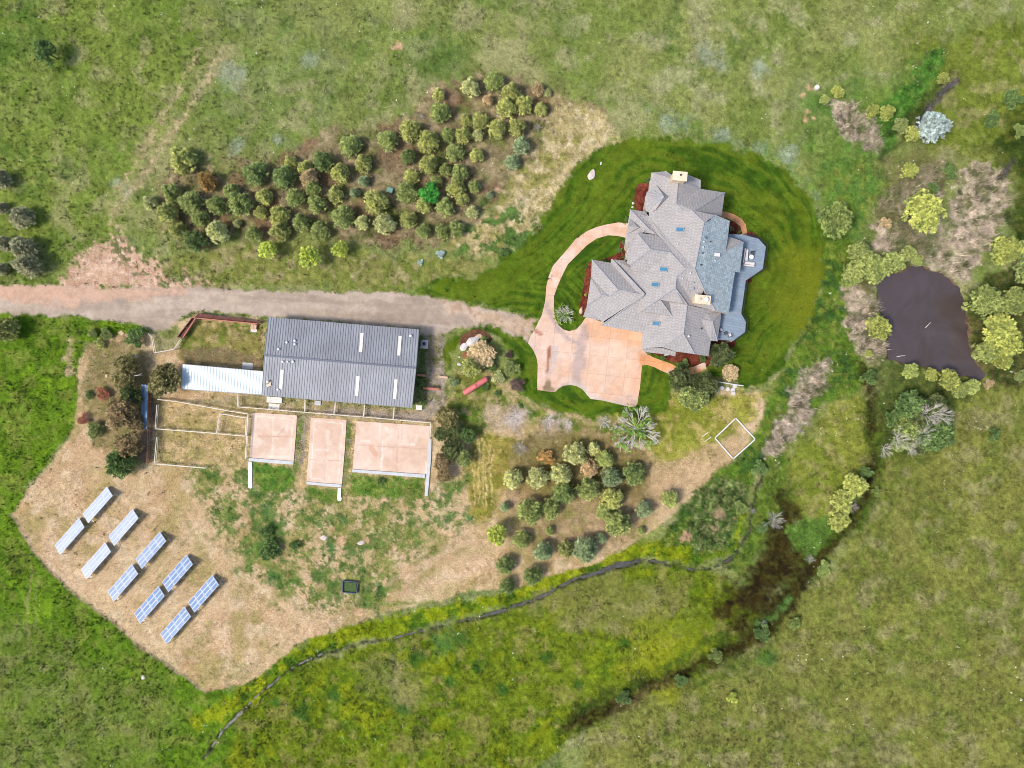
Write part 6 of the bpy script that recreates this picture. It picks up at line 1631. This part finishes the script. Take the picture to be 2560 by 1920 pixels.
def child(name, me, parent, color=None):
    o = bpy.data.objects.new(name, me); COL.objects.link(o); o.parent = parent
    if color: o.color = (*color, 1)
    return o
_cnt = {}
def plant(kind, px, py, rp, color, name, label, cat, group=None, twigs=None, zs=1.0, add=None):
    """rp = crown radius in photo pixels; the crown, not the root, sits at the measured spot"""
    h = HF[kind] * rp * MPP * zs
    c = at(px, py, h); rad = rp * MPP * (CAM_H - h) / CAM_H
    t = thing(name, (c.x, c.y, 0), label, cat, group)
    # rest on the terrain
    t.location.z = float(ground_z(np.array([px * 1.0]), np.array([py * 1.0]))[0]) if (px > 1950 or py > 1500) else 0.0
    t.rotation_euler = (0, 0, rnd.uniform(0, 6.28)); t.scale = (rad * (.90 if kind == 'pine' else 1), rad * rnd.uniform(.82, .98), rad * zs * rnd.uniform(.9, 1.15))
    i = _cnt.get(kind, 0); _cnt[kind] = i + 1
    v = rnd.uniform(.88, 1.12)
    colr = tuple(min(1, x * v) for x in color)
    if kind == 'bare':
        b_ = child("branches", BR[i % 2 if zs < 1.3 else 2], t); b_.data = b_.data
        tm = TR['shrub'][0]; child("trunk", tm, t)
        return t
    cr = child("foliage" if kind == 'shrub' else "crown", LIB[kind][(i * 3 + 1) % len(LIB[kind])], t, colr)
    child("stem" if kind == 'shrub' else "trunk", TR[kind][i % len(TR[kind])], t)
    return t
for me in BR: me.materials.append(M['deadwood'])
GB = branch_mesh(204, 15, 3, "grey_branches", rise=1.4, low=.3, rad0=.02, length=.5); GB.materials.append(M['greywood'])

# foliage albedos
C_ = {
 'dark': (.20, .26, .09), 'mid': (.30, .35, .12), 'olive': (.40, .42, .14), 'pale': (.46, .48, .22), 'blue': (.29, .36, .19),
 'gold': (.52, .34, .12), 'tan': (.52, .41, .23), 'lime': (.48, .54, .11), 'bright': (.09, .36, .06), 'yellow': (.42, .45, .12), 'willow': (.36, .41, .13),
 'oakd': (.125, .155, .055), 'brown': (.31, .235, .115), 'green': (.15, .23, .07), 'grey': (.40, .39, .23), 'silver': (.50, .58, .55), 'rust': (.46, .22, .13), 'purple': (.19, .13, .11), 'brownolive': (.25, .225, .09), 'dull': (.25, .31, .09),
}
WORD = {'dark': 'dark green', 'mid': 'green', 'olive': 'olive green', 'pale': 'pale green', 'blue': 'blue-green', 'tan': 'tan-green', 'gold': 'golden'}

zA = zm(360, 180, 3.456); zB = zm(860, 160, 3.319); zC = zm(1060, 980, 3.16)
grove = []
for f, s_, lst in (
 (zA, 3.456, [(325,755,112,'olive'),(235,1040,82,'mid'),(400,1125,105,'mid'),(210,1220,95,'olive'),(50,1130,68,'pale'),(625,1150,95,'mid'),(755,1030,75,'mid'),(830,1135,105,'mid'),(955,870,110,'dark'),(1030,1075,72,'olive'),(1205,905,100,'dark'),(1265,780,60,'olive'),(1390,830,65,'olive'),(1545,770,88,'dark'),(1465,1010,70,'mid'),(1310,1090,85,'mid'),(1495,1145,80,'mid'),(1690,875,85,'olive'),(1775,630,95,'mid'),(1890,790,78,'olive'),(1900,945,52,'blue'),(1655,1055,78,'olive'),(1820,1045,48,'blue'),(1715,1255,100,'mid'),(1885,1300,65,'pale'),(2000,1125,110,'olive'),(2105,590,90,'mid'),(2080,1310,92,'pale'),(1005,1215,62,'olive'),(1165,1240,92,'olive'),(1165,1370,90,'olive'),(1360,1300,82,'mid'),(1515,1370,85,'mid'),(950,1400,75,'mid'),(490,1270,80,'mid'),(640,1380,98,'pale'),(290,1365,75,'olive'),(445,1460,105,'dark'),(805,1310,38,'pale')]),
 (zB, 3.319, [(1245,145,82,'mid'),(1050,195,82,'pale'),(785,255,55,'olive'),(795,400,85,'mid'),(1380,240,85,'olive'),(1195,300,48,'tan'),(1345,365,82,'olive'),(1490,335,80,'olive'),(1635,370,58,'olive'),(1690,240,35,'pale'),(1010,470,55,'olive'),(1125,465,75,'olive'),(1275,540,78,'olive'),(1435,525,76,'olive'),(1470,675,75,'blue'),(990,590,70,'olive'),(860,590,62,'mid'),(1110,590,48,'pale'),(545,545,95,'olive'),(700,645,95,'olive'),(530,770,65,'dark'),(700,835,86,'olive'),(920,730,78,'mid'),(1100,760,60,'olive'),(1395,815,68,'blue'),(845,880,58,'mid'),(960,910,80,'mid'),(555,930,66,'olive'),(765,975,55,'mid'),(520,1070,95,'mid'),(925,1030,80,'olive'),(1085,1015,54,'mid'),(665,1165,72,'olive'),(838,1185,80,'mid'),(980,1120,58,'olive'),(1065,1225,54,'pale'),(535,1290,75,'olive'),(655,1385,64,'mid'),(820,1390,64,'mid'),(930,1370,70,'mid'),(1210,1085,34,'blue')])):
    for x, y, r_, c in lst: grove.append((*f(x, y), r_ / s_, c))
grove2 = [(*zC(x, y), r_ / 3.16, c) for x, y, r_, c in [(1195,490,95,'pale'),(1340,450,55,'pale'),(1430,535,75,'mid'),(1310,610,72,'tan'),(1480,680,85,'blue'),(1660,650,92,'dark'),(1300,765,97,'mid'),(1080,650,90,'pale'),(900,680,85,'pale'),(700,685,80,'pale'),(1100,800,90,'dark'),(1485,840,92,'olive'),(840,945,102,'mid'),(1000,925,88,'mid'),(1430,950,75,'mid'),(1530,1040,102,'mid'),(1740,930,68,'blue'),(1945,850,70,'mid'),(640,910,42,'blue'),(770,1170,75,'mid'),(992,1100,40,'mid'),(940,1260,78,'blue'),(1270,1245,100,'blue'),(1400,1160,45,'blue'),(640,1370,76,'dark'),(855,1450,80,'dark'),(655,1535,65,'dark'),(1720,1100,34,'mid')]]

# landmarks that labels can lean on (photo pixels)
LM1 = [("golden-orange pine", 516, 452), ("green utility box", 975, 476), ("bright green leafy tree", 1076, 487), ("leftmost lime sapling", 672, 626), ("grey twiggy bush", 1344, 320), ("small grey bush", 1051, 292), ("orange-brown pine", 774, 443), ("orange-tipped corner pine", 1345, 222)]
LM2 = [("lime green sapling", 1242, 1333), ("bare white tree", 1597, 1075), ("gold-green pine", 1415, 1374), ("brown twiggy bush", 1300, 1119)]
OCT = ["right", "upper right", "top side", "upper left", "left", "lower left", "lower side", "lower right"]
ORD = ["", "second ", "third ", "fourth ", "fifth ", "sixth ", "seventh ", "eighth ", "ninth ", "tenth "]
def relabel(items, lms, where):
    buckets = {}
    info = []
    for i, (x, y, r_, c) in enumerate(items):
        d = sorted((math.hypot(x - a, y - b_), k) for k, (_, a, b_) in enumerate(lms))
        k = d[0][1]; ang = math.degrees(math.atan2(-(y - lms[k][2]), x - lms[k][1])) % 360
        o = int(((ang + 22.5) % 360) // 45)
        buckets.setdefault((k, o), []).append((d[0][0], i)); info.append((k, o))
    out = [None] * len(items)
    for (k, o), l in buckets.items():
        l.sort()
        for n_, (_, i) in enumerate(l):
            size = "large " if items[i][2] > 29 else ("small " if items[i][2] < 18 else "")
            lb_ = f"{size}{WORD[items[i][3]]} pine, {ORD[n_]}nearest on the {OCT[o]} of the {lms[k][0]}"
            if len(lb_.split()) > 16: lb_ = lb_.replace(size, "", 1) if size else lb_.replace("nearest on the", "nearest")
            if len(lb_.split()) > 16: lb_ = lb_.replace(" on the ", " ")
            out[i] = lb_
    return out
for (x, y, r_, c), lb in zip(grove, relabel(grove, LM1, "")): plant('pine', x, y, r_, tuple(a_ * b_ for a_, b_ in zip(C_[c], (1.22, 1.2, 1.2))), "pine_tree", lb, "pine", "pines of the upper grove")
for (x, y, r_, c), lb in zip(grove2, relabel(grove2, LM2, "")): plant('pine', x, y, r_, tuple(a_ * b_ for a_, b_ in zip(C_[c], (1.32, 1.27, 1.22))), "pine_tree", lb, "pine", "pines of the lower grove")

def pl(kind, f, x, y, r_, s_, c, name, label, cat, group=None, zs=1.0):
    p = f(x, y); return plant(kind, p[0], p[1], r_ / s_, C_[c] if c else None, name, label, cat, group, zs=zs)
pl('pine', zA, 540, 940, 88, 3.456, 'gold', "pine_tree", "golden-orange pine at the left end of the upper grove", "pine")
pl('pine', zA, 1430, 910, 82, 3.456, 'tan', "pine_tree", "orange-brown pine in the middle of the upper grove", "pine")
pl('pine', zB, 1610, 205, 56, 3.319, 'tan', "pine_tree", "orange-tipped pine at the grove's upper right corner", "pine")
pl('dec', zB, 716, 1085, 98, 3.319, 'bright', "leafy_tree", "bright emerald leafy tree amid the olive pines", "tree")
pl('open', zA, 1080, 1540, 98, 3.456, 'lime', "sapling", "leftmost of three lime green saplings above the road", "tree", "lime saplings above the road")
pl('open', zA, 1445, 1610, 112, 3.456, 'lime', "sapling", "middle and lowest of three lime green saplings above the road", "tree", "lime saplings above the road")
pl('open', zA, 1700, 1540, 86, 3.456, 'lime', "sapling", "rightmost of three lime green saplings above the road", "tree", "lime saplings above the road")
pl('open', zC, 575, 1118, 100, 3.16, 'lime', "sapling", "lime green sapling at the left edge of the lower grove", "tree")
pl('pine', zC, 1120, 1245, 66, 3.16, 'olive', "pine_tree", "gold-green pine touching a big blue-green one at the grove's bottom", "pine")
def greybush(px, py, rp, label, zs=1.0):
    h = .4 * rp * MPP; c = at(px, py, h); rad = rp * MPP
    t = thing("twiggy_bush", (c.x, c.y, 0), label, "bush"); t.scale = (rad, rad, rad * .8 * zs); t.rotation_euler = (0, 0, rnd.uniform(0, 6))
    child("branches", GB, t); return t
greybush(1344, 320, 14, "grey bare twiggy bush at the right edge of the upper grove")
greybush(1051, 292, 12, "small grey bare bush above the olive pines of the upper grove")
greybush(zC(760, 440)[0], zC(760, 440)[1], 27, "brown bare twiggy bush at the upper left of the lower grove")
pl('shrub', zC, 960, 510, 78, 3.16, 'gold', "shrub", "spreading orange-brown shrub in the upper left of the lower grove", "shrub")
# upper left corner and left edge
zD = zm(0, 100, 2.242)
pl('dec', zD, 272, 72, 76, 2.242, 'green', "round_tree", "round dark green tree alone at the top left corner", "tree")
for (x, y, r_, lb) in [(120, 995, 66, "grey-olive pine alone near the left edge, above a pair"), (128, 1160, 66, "upper of two touching grey-olive pines near the left edge"), (156, 1262, 70, "lower of two touching grey-olive pines near the left edge"), (8, 940, 38, "pine cut by the left edge, level with the lone grey-olive pine"), (16, 1142, 46, "pine cut by the left edge beside the touching pair"), (4, 1282, 42, "lowest pine cut by the left edge above the road"), (10, 780, 52, "topmost pine cut by the left edge, bluish")]:
    pl('pine', zD, x, y, r_, 2.242, 'grey', "pine_tree", lb, "pine", "grey-olive pines at the left edge")
pl('pine', zD, 34, 1622, 68, 2.242, 'olive', "pine_tree", "olive pine at the left edge just below the road", "pine")
# trees left of the barn
E = lambda *a: pl(*a)
for (x, y, r_, kd, c, nm, lb, ct) in [
 (600, 490, 118, 'oak', 'brownolive', "broad_tree", "topmost brown-olive tree of the row left of the barn", "tree"),
 (570, 650, 120, 'oak', 'brownolive', "broad_tree", "second brown-olive tree from the top, left of the blue roof", "tree"),
 (660, 790, 112, 'oak', 'oakd', "broad_tree", "darker tree overhanging the blue sheet roof", "tree"),
 (590, 930, 150, 'oak', 'brown', "broad_tree", "largest brown tree of the row left of the barn", "tree"),
 (690, 1020, 100, 'oak', 'brown', "broad_tree", "brown tree overhanging the foot of the blue roof", "tree"),
 (620, 1240, 140, 'oak', 'brown', "broad_tree", "brown tree just above the dark blue-green spruce", "tree"),
 (450, 1050, 60, 'oak', 'tan', "small_tree", "small tan tree on the left flank of the brown trees", "tree"),
 (960, 640, 175, 'oak', 'brownolive', "broad_tree", "big round brown-olive tree against the white shed roof", "tree")]:
    pl(kd, K, x, y, r_, 3.77, c, nm, lb, ct)
pl('pine', K, 530, 1425, 148, 3.77, 'green', "spruce_tree", "dark blue-green spruce at the foot of the brown tree row", "spruce")
pl('shrub', K, 690, 225, 122, 3.77, 'green', "dark_bush", "dark green bush by the tan diamond slab below the road", "bush")
pl('shrub', K, 372, 775, 76, 3.77, 'rust', "shrub", "larger of two rust-red shrubs left of the brown trees", "shrub")
pl('shrub', K, 190, 1005, 66, 3.77, 'rust', "shrub", "smaller, lower rust-red shrub beside the mown path", "shrub")
pl('shrub', K, 300, 1115, 95, 3.77, 'mid', "shrub", "olive green shrub below the smaller rust-red one", "shrub")
pl('shrub', K, 240, 775, 50, 3.77, 'green', "shrub", "small green shrub at the left of the larger rust-red one", "shrub")
pl('shrub', K, 345, 305, 66, 3.77, 'olive', "shrub", "yellow-olive shrub above the pale strip, below the road", "shrub")
pl('shrub', K, 400, 210, 70, 3.77, 'mid', "shrub", "green shrub left of the tan diamond slab", "shrub")
pl('shrub', K, 270, 200, 55, 3.77, 'mid', "shrub", "leftmost green shrub of the group just below the road", "shrub")
# trees between the barn and the drive
for (x, y, r_, c, lb) in [
 (365, 950, 112, 'brownolive', "brown-olive tree at the top of the clump right of the widest pad"), (310, 1090, 80, 'oakd', "dark green tree on the left of that clump, level with the pad"),
 (430, 1080, 90, 'oakd', "dark green tree in the middle of the clump right of the pads"), (545, 1110, 85, 'green', "greener tree on the right side of the clump by the pads"),
 (400, 1230, 110, 'oakd', "broad dark tree in the lower middle of the clump by the pads"), (320, 1340, 92, 'brown', "brown tree at the lower left of the clump by the pads"),
 (500, 1310, 82, 'mid', "mid green tree at the lower right of the clump by the pads"), (330, 1470, 80, 'brown', "brown tree at the foot of the clump by the pads")]:
    pl('oak', G, x, y, r_, 3.606, c, "broad_tree", lb, "tree", "trees right of the widest pad")
pl('oak', G, 655, 385, 138, 3.606, 'tan', "tan_shrub", "big tan-orange shrub on the curved mulch bed", "shrub", zs=.55)
pl('pine', G, 565, 500, 92, 3.606, 'olive', "pine_tree", "yellow-green pine below the white boulders and tan shrub", "pine")
pl('shrub', G, 745, 490, 66, 3.606, 'green', "shrub", "green shrub just above the propane tank's right end", "shrub")
pl('shrub', G, 695, 240, 38, 3.606, 'green', "shrub", "small green shrub beside the tan boulder on the mulch bed", "shrub")
pl('shrub', G, 975, 650, 84, 3.606, 'purple', "shrub", "dark purple-leaved shrub by the drive's lawn", "shrub")
pl('shrub', G, 905, 385, 46, 3.606, 'purple', "shrub", "small purple-brown shrub on the lawn inside the drive's curve", "shrub")
pl('shrub', G, 700, 672, 48, 3.606, 'green', "shrub", "dark green shrub touching the propane tank from below", "shrub")
pl('shrub', G, 805, 735, 40, 3.606, 'green', "shrub", "small green shrub below right of the propane tank", "shrub")
pl('shrub', G, 1015, 850, 28, 3.606, 'green', "shrub", "tiny green shrub alone above the cut brush piles", "shrub")
pl('shrub', G, 415, 640, 52, 3.606, 'blue', "shrub", "blue-grey shrub left of the propane tank", "shrub")
pl('shrub', G, 930, 500, 95, 3.606, 'mid', "shrub", "loose green shrub between the two purple ones", "shrub")
pl('shrub', G, 810, 590, 75, 3.606, 'pale', "shrub", "pale green shrub right of the propane tank", "shrub")
pl('shrub', G, 100, 255, 40, 3.606, 'green', "shrub", "small dark green shrub behind the air conditioner pad", "shrub")
pl('shrub', G, 115, 640, 55, 3.606, 'green', "shrub", "green shrub against the barn wall between two red benches", "shrub")
pl('shrub', G, 140, 820, 38, 3.606, 'green', "shrub", "green shrub above the pad at the barn's lower right corner", "shrub")
# bare white trees
def bare(px, py, rp, label, zs=1.0, idx=0, leafy=None):
    h = .6 * rp * MPP; c = at(px, py, h); rad = rp * MPP
    t = thing("bare_tree", (c.x, c.y, 0), label, "tree"); t.scale = (rad, rad, rad * zs); t.rotation_euler = (0, 0, .3)
    child("trunk", TR['shrub'][0], t); child("branches", BR[idx], t)
    if leafy:
        ms = leafy
        child("foliage", ms, t, (.22, .34, .07))
    return t
r_ = np.random.default_rng(77); nn = 80
aa = r_.choice([0.15, 2.9, 3.6, 4.2, 5.2, 1.6], nn) + r_.normal(0, .2, nn); qq = r_.uniform(.25, .95, nn) * np.where(r_.random(nn) < .3, .4, 1)
LF = leaf_mesh("foliage", np.stack([np.cos(aa) * qq, np.sin(aa) * qq, .35 + r_.uniform(0, .35, nn)], 1), sph(nn, r_, .7), r_.uniform(.6, 1.3, nn), 9, .10, .035, 5, .9, .04); LF.materials.append(M['leaf'])
p = zC(1682, 300); bare(p[0], p[1], 63, "big bare white-branched tree with a few green leaves by the drive's corner", .8, 0, LF)
p = zC(1425, 242); bare(p[0], p[1], 22, "small bare greyish tree left of the big white-branched one", .8, 1)
p = D(715, 142); bare(p[0], p[1], 29, "small bare-branched tree with sparse leaves on the lawn island", .8, 1, LF)
# shrubs and trees south and east of the house
pl('oak', D, 1600, 640, 108, 3.072, 'oakd', "broad_tree", "dark tree at the left of the clump below the house walk", "tree")
pl('oak', D, 1780, 690, 108, 3.072, 'oakd', "broad_tree", "dark tree at the right of the clump, beside the white discs", "tree")
pl('oak', D, 1680, 780, 118, 3.072, 'mid', "broad_tree", "lower, lighter tree of the clump below the house walk", "tree")
pl('oak', D, 1910, 455, 118, 3.072, 'oakd', "broad_tree", "dark olive tree at the lower deck's foot", "tree")
pl('oak', D, 1980, 585, 72, 3.072, 'tan', "tan_shrub", "tan shrub at the lawn edge above the short white fence", "shrub", zs=.6)
for (x, y, rr, c, lb) in [(635, 165, 26, 'green', "small shrub at the top of the upper mulch bed"), (465, 470, 24, 'green', "small shrub where the curved path meets the house"), (445, 655, 26, 'green', "small shrub at the mulch bed just below the path"), (412, 720, 28, 'green', "round shrub midway down the house's left mulch bed"), (455, 780, 22, 'green', "small shrub by the inner corner of the left mulch bed"), (285, 800, 20, 'green', "small shrub above the garage's top left corner"), (160, 860, 16, 'purple', "small purple shrub at the garage's left mulch bed"), (140, 1075, 16, 'lime', "small light green shrub by the garage's left wall"), (1305, 548, 24, 'dark', "dark shrub inside the right-hand path loop"), (1368, 575, 22, 'green', "round green shrub at the lower end of the path loop"), (760, 1580, 28, 'green', "small green shrub by the white porch post"), (920, 1635, 60, 'green', "dark green shrub in the mulch under the south wing"), (1075, 1590, 40, 'green', "green shrub at the right end of the southern mulch bed"), (650, 1540, 24, 'dark', "dark shrub tucked under the porch roof corner")]:
    pl('shrub', Hz, x, y, rr, 3.19, c, "shrub", lb, "shrub", "shrubs round the house")
# dark bushes and small plants of the straw swath
for (x, y, rr, c, lb) in [(1335, 1565, 52, 'green', "green bush where the straw swath meets the lawn"), (800, 1580, 46, 'silver', "pale blue-grey shrub on the verge below the grove"), (635, 1645, 30, 'silver', "small pale blue-grey shrub near the road verge")]:
    pl('shrub', zB, x, y, rr, 3.319, c, "shrub", lb, "shrub")
pl('shrub', Lz, 430, 745, 105, 3.16, 'green', "dark_bush", "largest dark green bush in the straw field below the pads", "bush")
pl('shrub', Lz, 630, 705, 52, 3.16, 'green', "bush", "small green bush right of the largest dark one", "bush")
pl('shrub', Lz, 410, 600, 62, 3.16, 'green', "bush", "green bush above the largest dark one in the straw field", "bush")
pl('shrub', Lz, 1300, 195, 40, 3.16, 'green', "bush", "small green bush in the grass under the widest pad", "bush")
plant('shrub', 1829, 1742, 17, C_['lime'], "bush", "small bright green bush alone in the lower right meadow", "bush")
# ------------------------------------------------------------------ the wet ground and pond
zI = zm(1900, 100, 3.318); zJ = zm(1900, 560, 2.676)
pl('pine', zI, 1435, 715, 124, 3.318, 'silver', "silver_tree", "silvery blue-white tree standing alone by the upper stream", "tree")
for (f, s_, x, y, rr, c, lb) in [
 (zI, 3.318, 640, 435, 60, 'yellow', "yellow-green willow bush nearest the round well cover"), (zI, 3.318, 530, 505, 46, 'willow', "small willow bush at the top left of the dead reeds"),
 (zI, 3.318, 930, 590, 68, 'yellow', "left half of the pair of yellow-green bushes above the reeds"), (zI, 3.318, 1042, 612, 78, 'yellow', "right half of the pair of yellow-green bushes above the reeds"),
 (zI, 3.318, 1165, 712, 72, 'mid', "dull green bush left of the silvery tree"), (zI, 3.318, 1260, 785, 72, 'yellow', "yellow-green bush touching the silvery tree's lower left"),
 (zI, 3.318, 1235, 1090, 80, 'yellow', "yellow-green round bush alone midway between silvery tree and big willow"), (zI, 3.318, 1515, 318, 56, 'yellow', "thin yellowish bush over the upper stream"),
 (zJ, 2.676, 990, 195, 58, 'willow', "round willow bush at the pond's top left tip, upper one"), (zJ, 2.676, 1040, 245, 46, 'willow', "small willow bush touching the pond's top left tip"),
 (zJ, 2.676, 775, 690, 98, 'yellow', "yellow-green willow on the pond's left bank in pale reeds"), (zJ, 2.676, 725, 867, 34, 'yellow', "smallest yellow-green bush at the reeds' lower end"),
 (zJ, 2.676, 1000, 985, 62, 'willow', "leftmost willow along the pond's lower bank"), (zJ, 2.676, 1135, 1005, 50, 'yellow', "second willow from the left along the pond's lower bank"),
 (zJ, 2.676, 1245, 1040, 82, 'yellow', "brightest, third willow along the pond's lower bank"), (zJ, 2.676, 1330, 1110, 66, 'willow', "fourth willow from the left on the pond's lower bank"),
 (zJ, 2.676, 1410, 1090, 66, 'willow', "last willow on the right of the pond's lower bank")]:
    pl('willow', f, x, y, rr, s_, c, "willow_bush", lb, "bush", "willow bushes round the pond", zs=.9)
for (f, s_, x, y, rr, c, lb) in [
 (zI, 3.318, 1335, 1430, 185, 'yellow', "big many-lobed yellow-green willow in the dead reeds above the pond"), (zI, 3.318, 612, 1500, 168, 'dull', "large dull green tree between the lawn and the reeds"),
 (zJ, 2.676, 655, 190, 92, 'willow', "upper left tree of the willow clump beside the pond's top"), (zJ, 2.676, 745, 300, 120, 'willow', "middle tree of the willow clump left of the pond's top"),
 (zJ, 2.676, 610, 330, 80, 'willow', "lower left tree of the willow clump left of the pond"), (zJ, 2.676, 878, 255, 84, 'willow', "right-hand tree of the willow clump, nearest the pond"),
 (zJ, 2.676, 1610, 185, 112, 'yellow', "yellow-green willow at the upper right of the pond"), (zJ, 2.676, 1735, 180, 66, 'willow', "willow cut by the right edge above the pond"),
 (zJ, 2.676, 1760, 320, 110, 'mid', "dark green tree cut by the right edge, above the pond's willows"),
 (zJ, 2.676, 1470, 530, 118, 'willow', "upper left willow on the pond's right bank"), (zJ, 2.676, 1665, 525, 118, 'willow', "upper right willow on the pond's right bank"),
 (zJ, 2.676, 1560, 700, 116, 'yellow', "middle willow on the pond's right bank"), (zJ, 2.676, 1610, 800, 120, 'yellow', "lower right willow on the pond's right bank"),
 (zJ, 2.676, 1480, 860, 90, 'willow', "lowest left willow leaning over the pond's right bank"), (zJ, 2.676, 1590, 915, 76, 'yellow', "lowest willow on the pond's right bank")]:
    pl('willow', f, x, y, rr, s_, c, "willow_tree", lb, "tree", "willows round the pond")
pl('shrub', zJ, 1735, 1020, 55, 2.676, 'mid', "bush", "green bush at the right edge level with the pond's foot", "bush")
# big dark thicket with silvery dead limbs
p = zJ(1010, 1330)
tc0 = thing("thicket_tree", at(p[0], p[1]), "huge dark green tree with silvery dead limbs below the pond", "tree")
for k, (dx, dy, rr_) in enumerate([(-30, -38, 44), (22, -30, 46), (-34, 18, 42), (26, 22, 48), (-2, 48, 34), (50, -6, 30), (-56, -10, 26), (-8, -6, 44), (-46, 52, 20)]):
    o = child("crown", LIB['oak'][k % 5], tc0, [C_['green'], C_['oakd'], C_['dull']][k % 3]); w_ = rr_ * MPP
    o.location = (dx * MPP, -dy * MPP, .3 * (k % 3)); o.scale = (w_, w_, w_ * .9); o.rotation_euler = (0, 0, k * 1.3)
    o = child("trunk", TR['oak'][k % 3], tc0); o.location = (dx * MPP, -dy * MPP, 0); o.scale = (w_, w_, w_ * .9)
def dead_limb(px, py, rp, label, col='greywood'):
    t = greybush(px, py, rp, label, 1.0); return t
SB = branch_mesh(206, 12, 4, "dead_limbs", rise=1.2, low=.4, rad0=.013, length=.5); SB.materials.append(M['deadwood'])
for k, (x, y, rr) in enumerate([(1095, 1270, 62), (1055, 1415, 44), (900, 1440, 52), (980, 1455, 34), (815, 1505, 36), (1200, 1270, 40), (1135, 1355, 30), (1000, 1520, 26)]):
    q = zJ(x, y); c = at(q[0], q[1], 4.0); o = child("dead_limbs", SB, tc0); s_ = rr / 2.676 * MPP * 1.7
    o.location = (c.x - tc0.location.x, c.y - tc0.location.y, 3.6); o.scale = (s_, s_, s_ * 1.3); o.rotation_euler = (0, 0, k * 1.1)
zK = zm(1700, 1040, 2.514)
for (x, y, rr, c, lb) in [(1085, 430, 84, 'yellow', "uppermost yellow-green bush on the dark wet strip"), (1010, 530, 86, 'yellow', "middle yellow-green bush on the dark wet strip"), (990, 650, 84, 'yellow', "lowest yellow-green bush on the dark wet strip")]:
    pl('open', zK, x, y, rr, 2.514, c, "bush", lb, "bush", "yellow bushes on the wet strip", zs=.7)
for (x, y, rr, lb) in [(1080, 565, 58, "grey bare bush among the yellow-green bushes of the wet strip"), (590, 650, 84, "large grey bare bush left of the brown wet ground"), (815, 900, 40, "grey bare bush beside the bright green patch in the wet ground"), (457, 595, 28, "small grey bare bush upstream of the large one"), (525, 1300, 32, "grey bare bush on the dark strip near the bottom")]:
    p = zK(x, y); greybush(p[0], p[1], rr / 2.514, lb)
# cut brush piles by the lawn
for (x, y, rr, lb) in [(720, 190, 84, "left of three pale cut-brush piles below the propane tank's lawn"), (985, 212, 76, "middle pale cut-brush pile below the lawn"), (1130, 242, 56, "right and thinnest pale cut-brush pile")]:
    p = zC(x, y); t = thing("brush_pile", at(p[0], p[1]), lb, "brush pile", "cut-brush piles"); s_ = rr / 3.16 * MPP; t.scale = (s_, s_ * .8, s_ * .35); t.rotation_euler = (0, 0, x)
    child("branches", SB, t)
# fallen pale branches in the brown trees
for k, (pts, lb) in enumerate([([(620, 412), (670, 425), (716, 410)], "thin pale dead branch above the brown tree row, right one"), ([(527, 430), (555, 440), (580, 432)], "thin pale dead branch above the brown tree row, left one"), ([(665, 598), (700, 595), (735, 578)], "thin pale dead branch poking out above the blue roof")]):
    P3 = [Kp(x, y, 3.0 if k else 2.2) for x, y in pts]; m_ = MB(); m_.tube(P3, [.07, .06, .03], 5); 
    b0 = P3[0]; m_.tube([(b0.x, b0.y, 0), b0], [.10, .07], 5)
    tag(m_.build("dead_branch", M['deadwood'], None, loc=(b0.x, b0.y, 0)), lb, "branch")

for k, (a, b_, lb) in enumerate([((1105, 695), (1142, 658), "thin pale stick floating in the middle of the pond"), ((915, 888), (972, 880), "thin pale stick floating near the pond's lower left shore")]):
    A, Bv = [at(*zJ(*q_), -.30) for q_ in (a, b_)]
    m_ = MB(); m_.tube([A, (A + Bv) / 2 + Vector((.05, .05, .02)), Bv], [.07, .06, .03], 6); tag(m_.build("floating_stick", M['deadwood'], None, loc=tuple(A)), lb, "stick", "sticks floating in the pond")

r2 = random.Random(5)
for k, (x, y, rr, c, lb) in enumerate([(2478, 300, 26, 'green', "dark green shrub at the upper right edge, above the thin upper stream"), (2520, 250, 30, 'green', "larger dark green shrub at the upper right edge"), (2545, 330, 24, 'dull', "dull green shrub cut by the right edge below two darker ones"),
    (2290, 520, 22, 'dull', "low green shrub below the lone yellow-green round bush"), (2335, 470, 20, 'green', "low dark shrub between the two reed beds"), (2375, 430, 24, 'green', "dark shrub at the top of the right-hand reed bed"), (2215, 560, 20, 'tan', "tan shrub in the left edge of the reeds"),
    (2120, 700, 26, 'dull', "green shrub filling the gap left of the willow clump"), (2170, 945, 26, 'green', "dark green shrub at the top left of the huge thicket tree"), (2350, 1010, 24, 'dull', "green shrub right of the huge thicket tree"), (2470, 960, 16, 'tan', "small tan shrub at the pond's lower right tip"),
    (2480, 1090, 22, 'green', "dark green shrub alone in the meadow right of the thicket"), (2500, 880, 30, 'dull', "green shrub below the pond's right-bank willows")]):
    plant('shrub', x, y, rr, C_[c], "shrub", lb, "shrub")

for k, (x, y, rr, c, lb) in enumerate([(1905, 1580, 26, 'green', "dark green bush on the gully's left bank, just above its lower bend"), (1985, 1560, 22, 'dull', "green bush on the gully's right bank near the grey bare one"), (2060, 1420, 24, 'dull', "green bush on the right bank where the gully narrows"), (1790, 1640, 24, 'dull', "dull green bush on the gully below the yellow-green flat"),
    (1700, 1700, 22, 'green', "dark bush on the gully, second last towards the bottom"), (1560, 1745, 24, 'green', "last dark bush on the gully towards the bottom"), (1905, 1320, 20, 'green', "dark bush just left of the large grey bare bush in the gully"), (2165, 1180, 20, 'green', "dark green bush on the gully below the huge thicket tree"), (2190, 1230, 16, 'dull', "small green bush on the gully's outer bend"), (1850, 1270, 22, 'dull', "green bush on the narrow ditch right of the shrub ring"), (1895, 1170, 24, 'green', "green bush at the lower tip of the pale reed strip")]):
    plant('shrub', x, y, rr, C_[c], "bush", lb, "bush", "bushes along the gully", zs=.8)
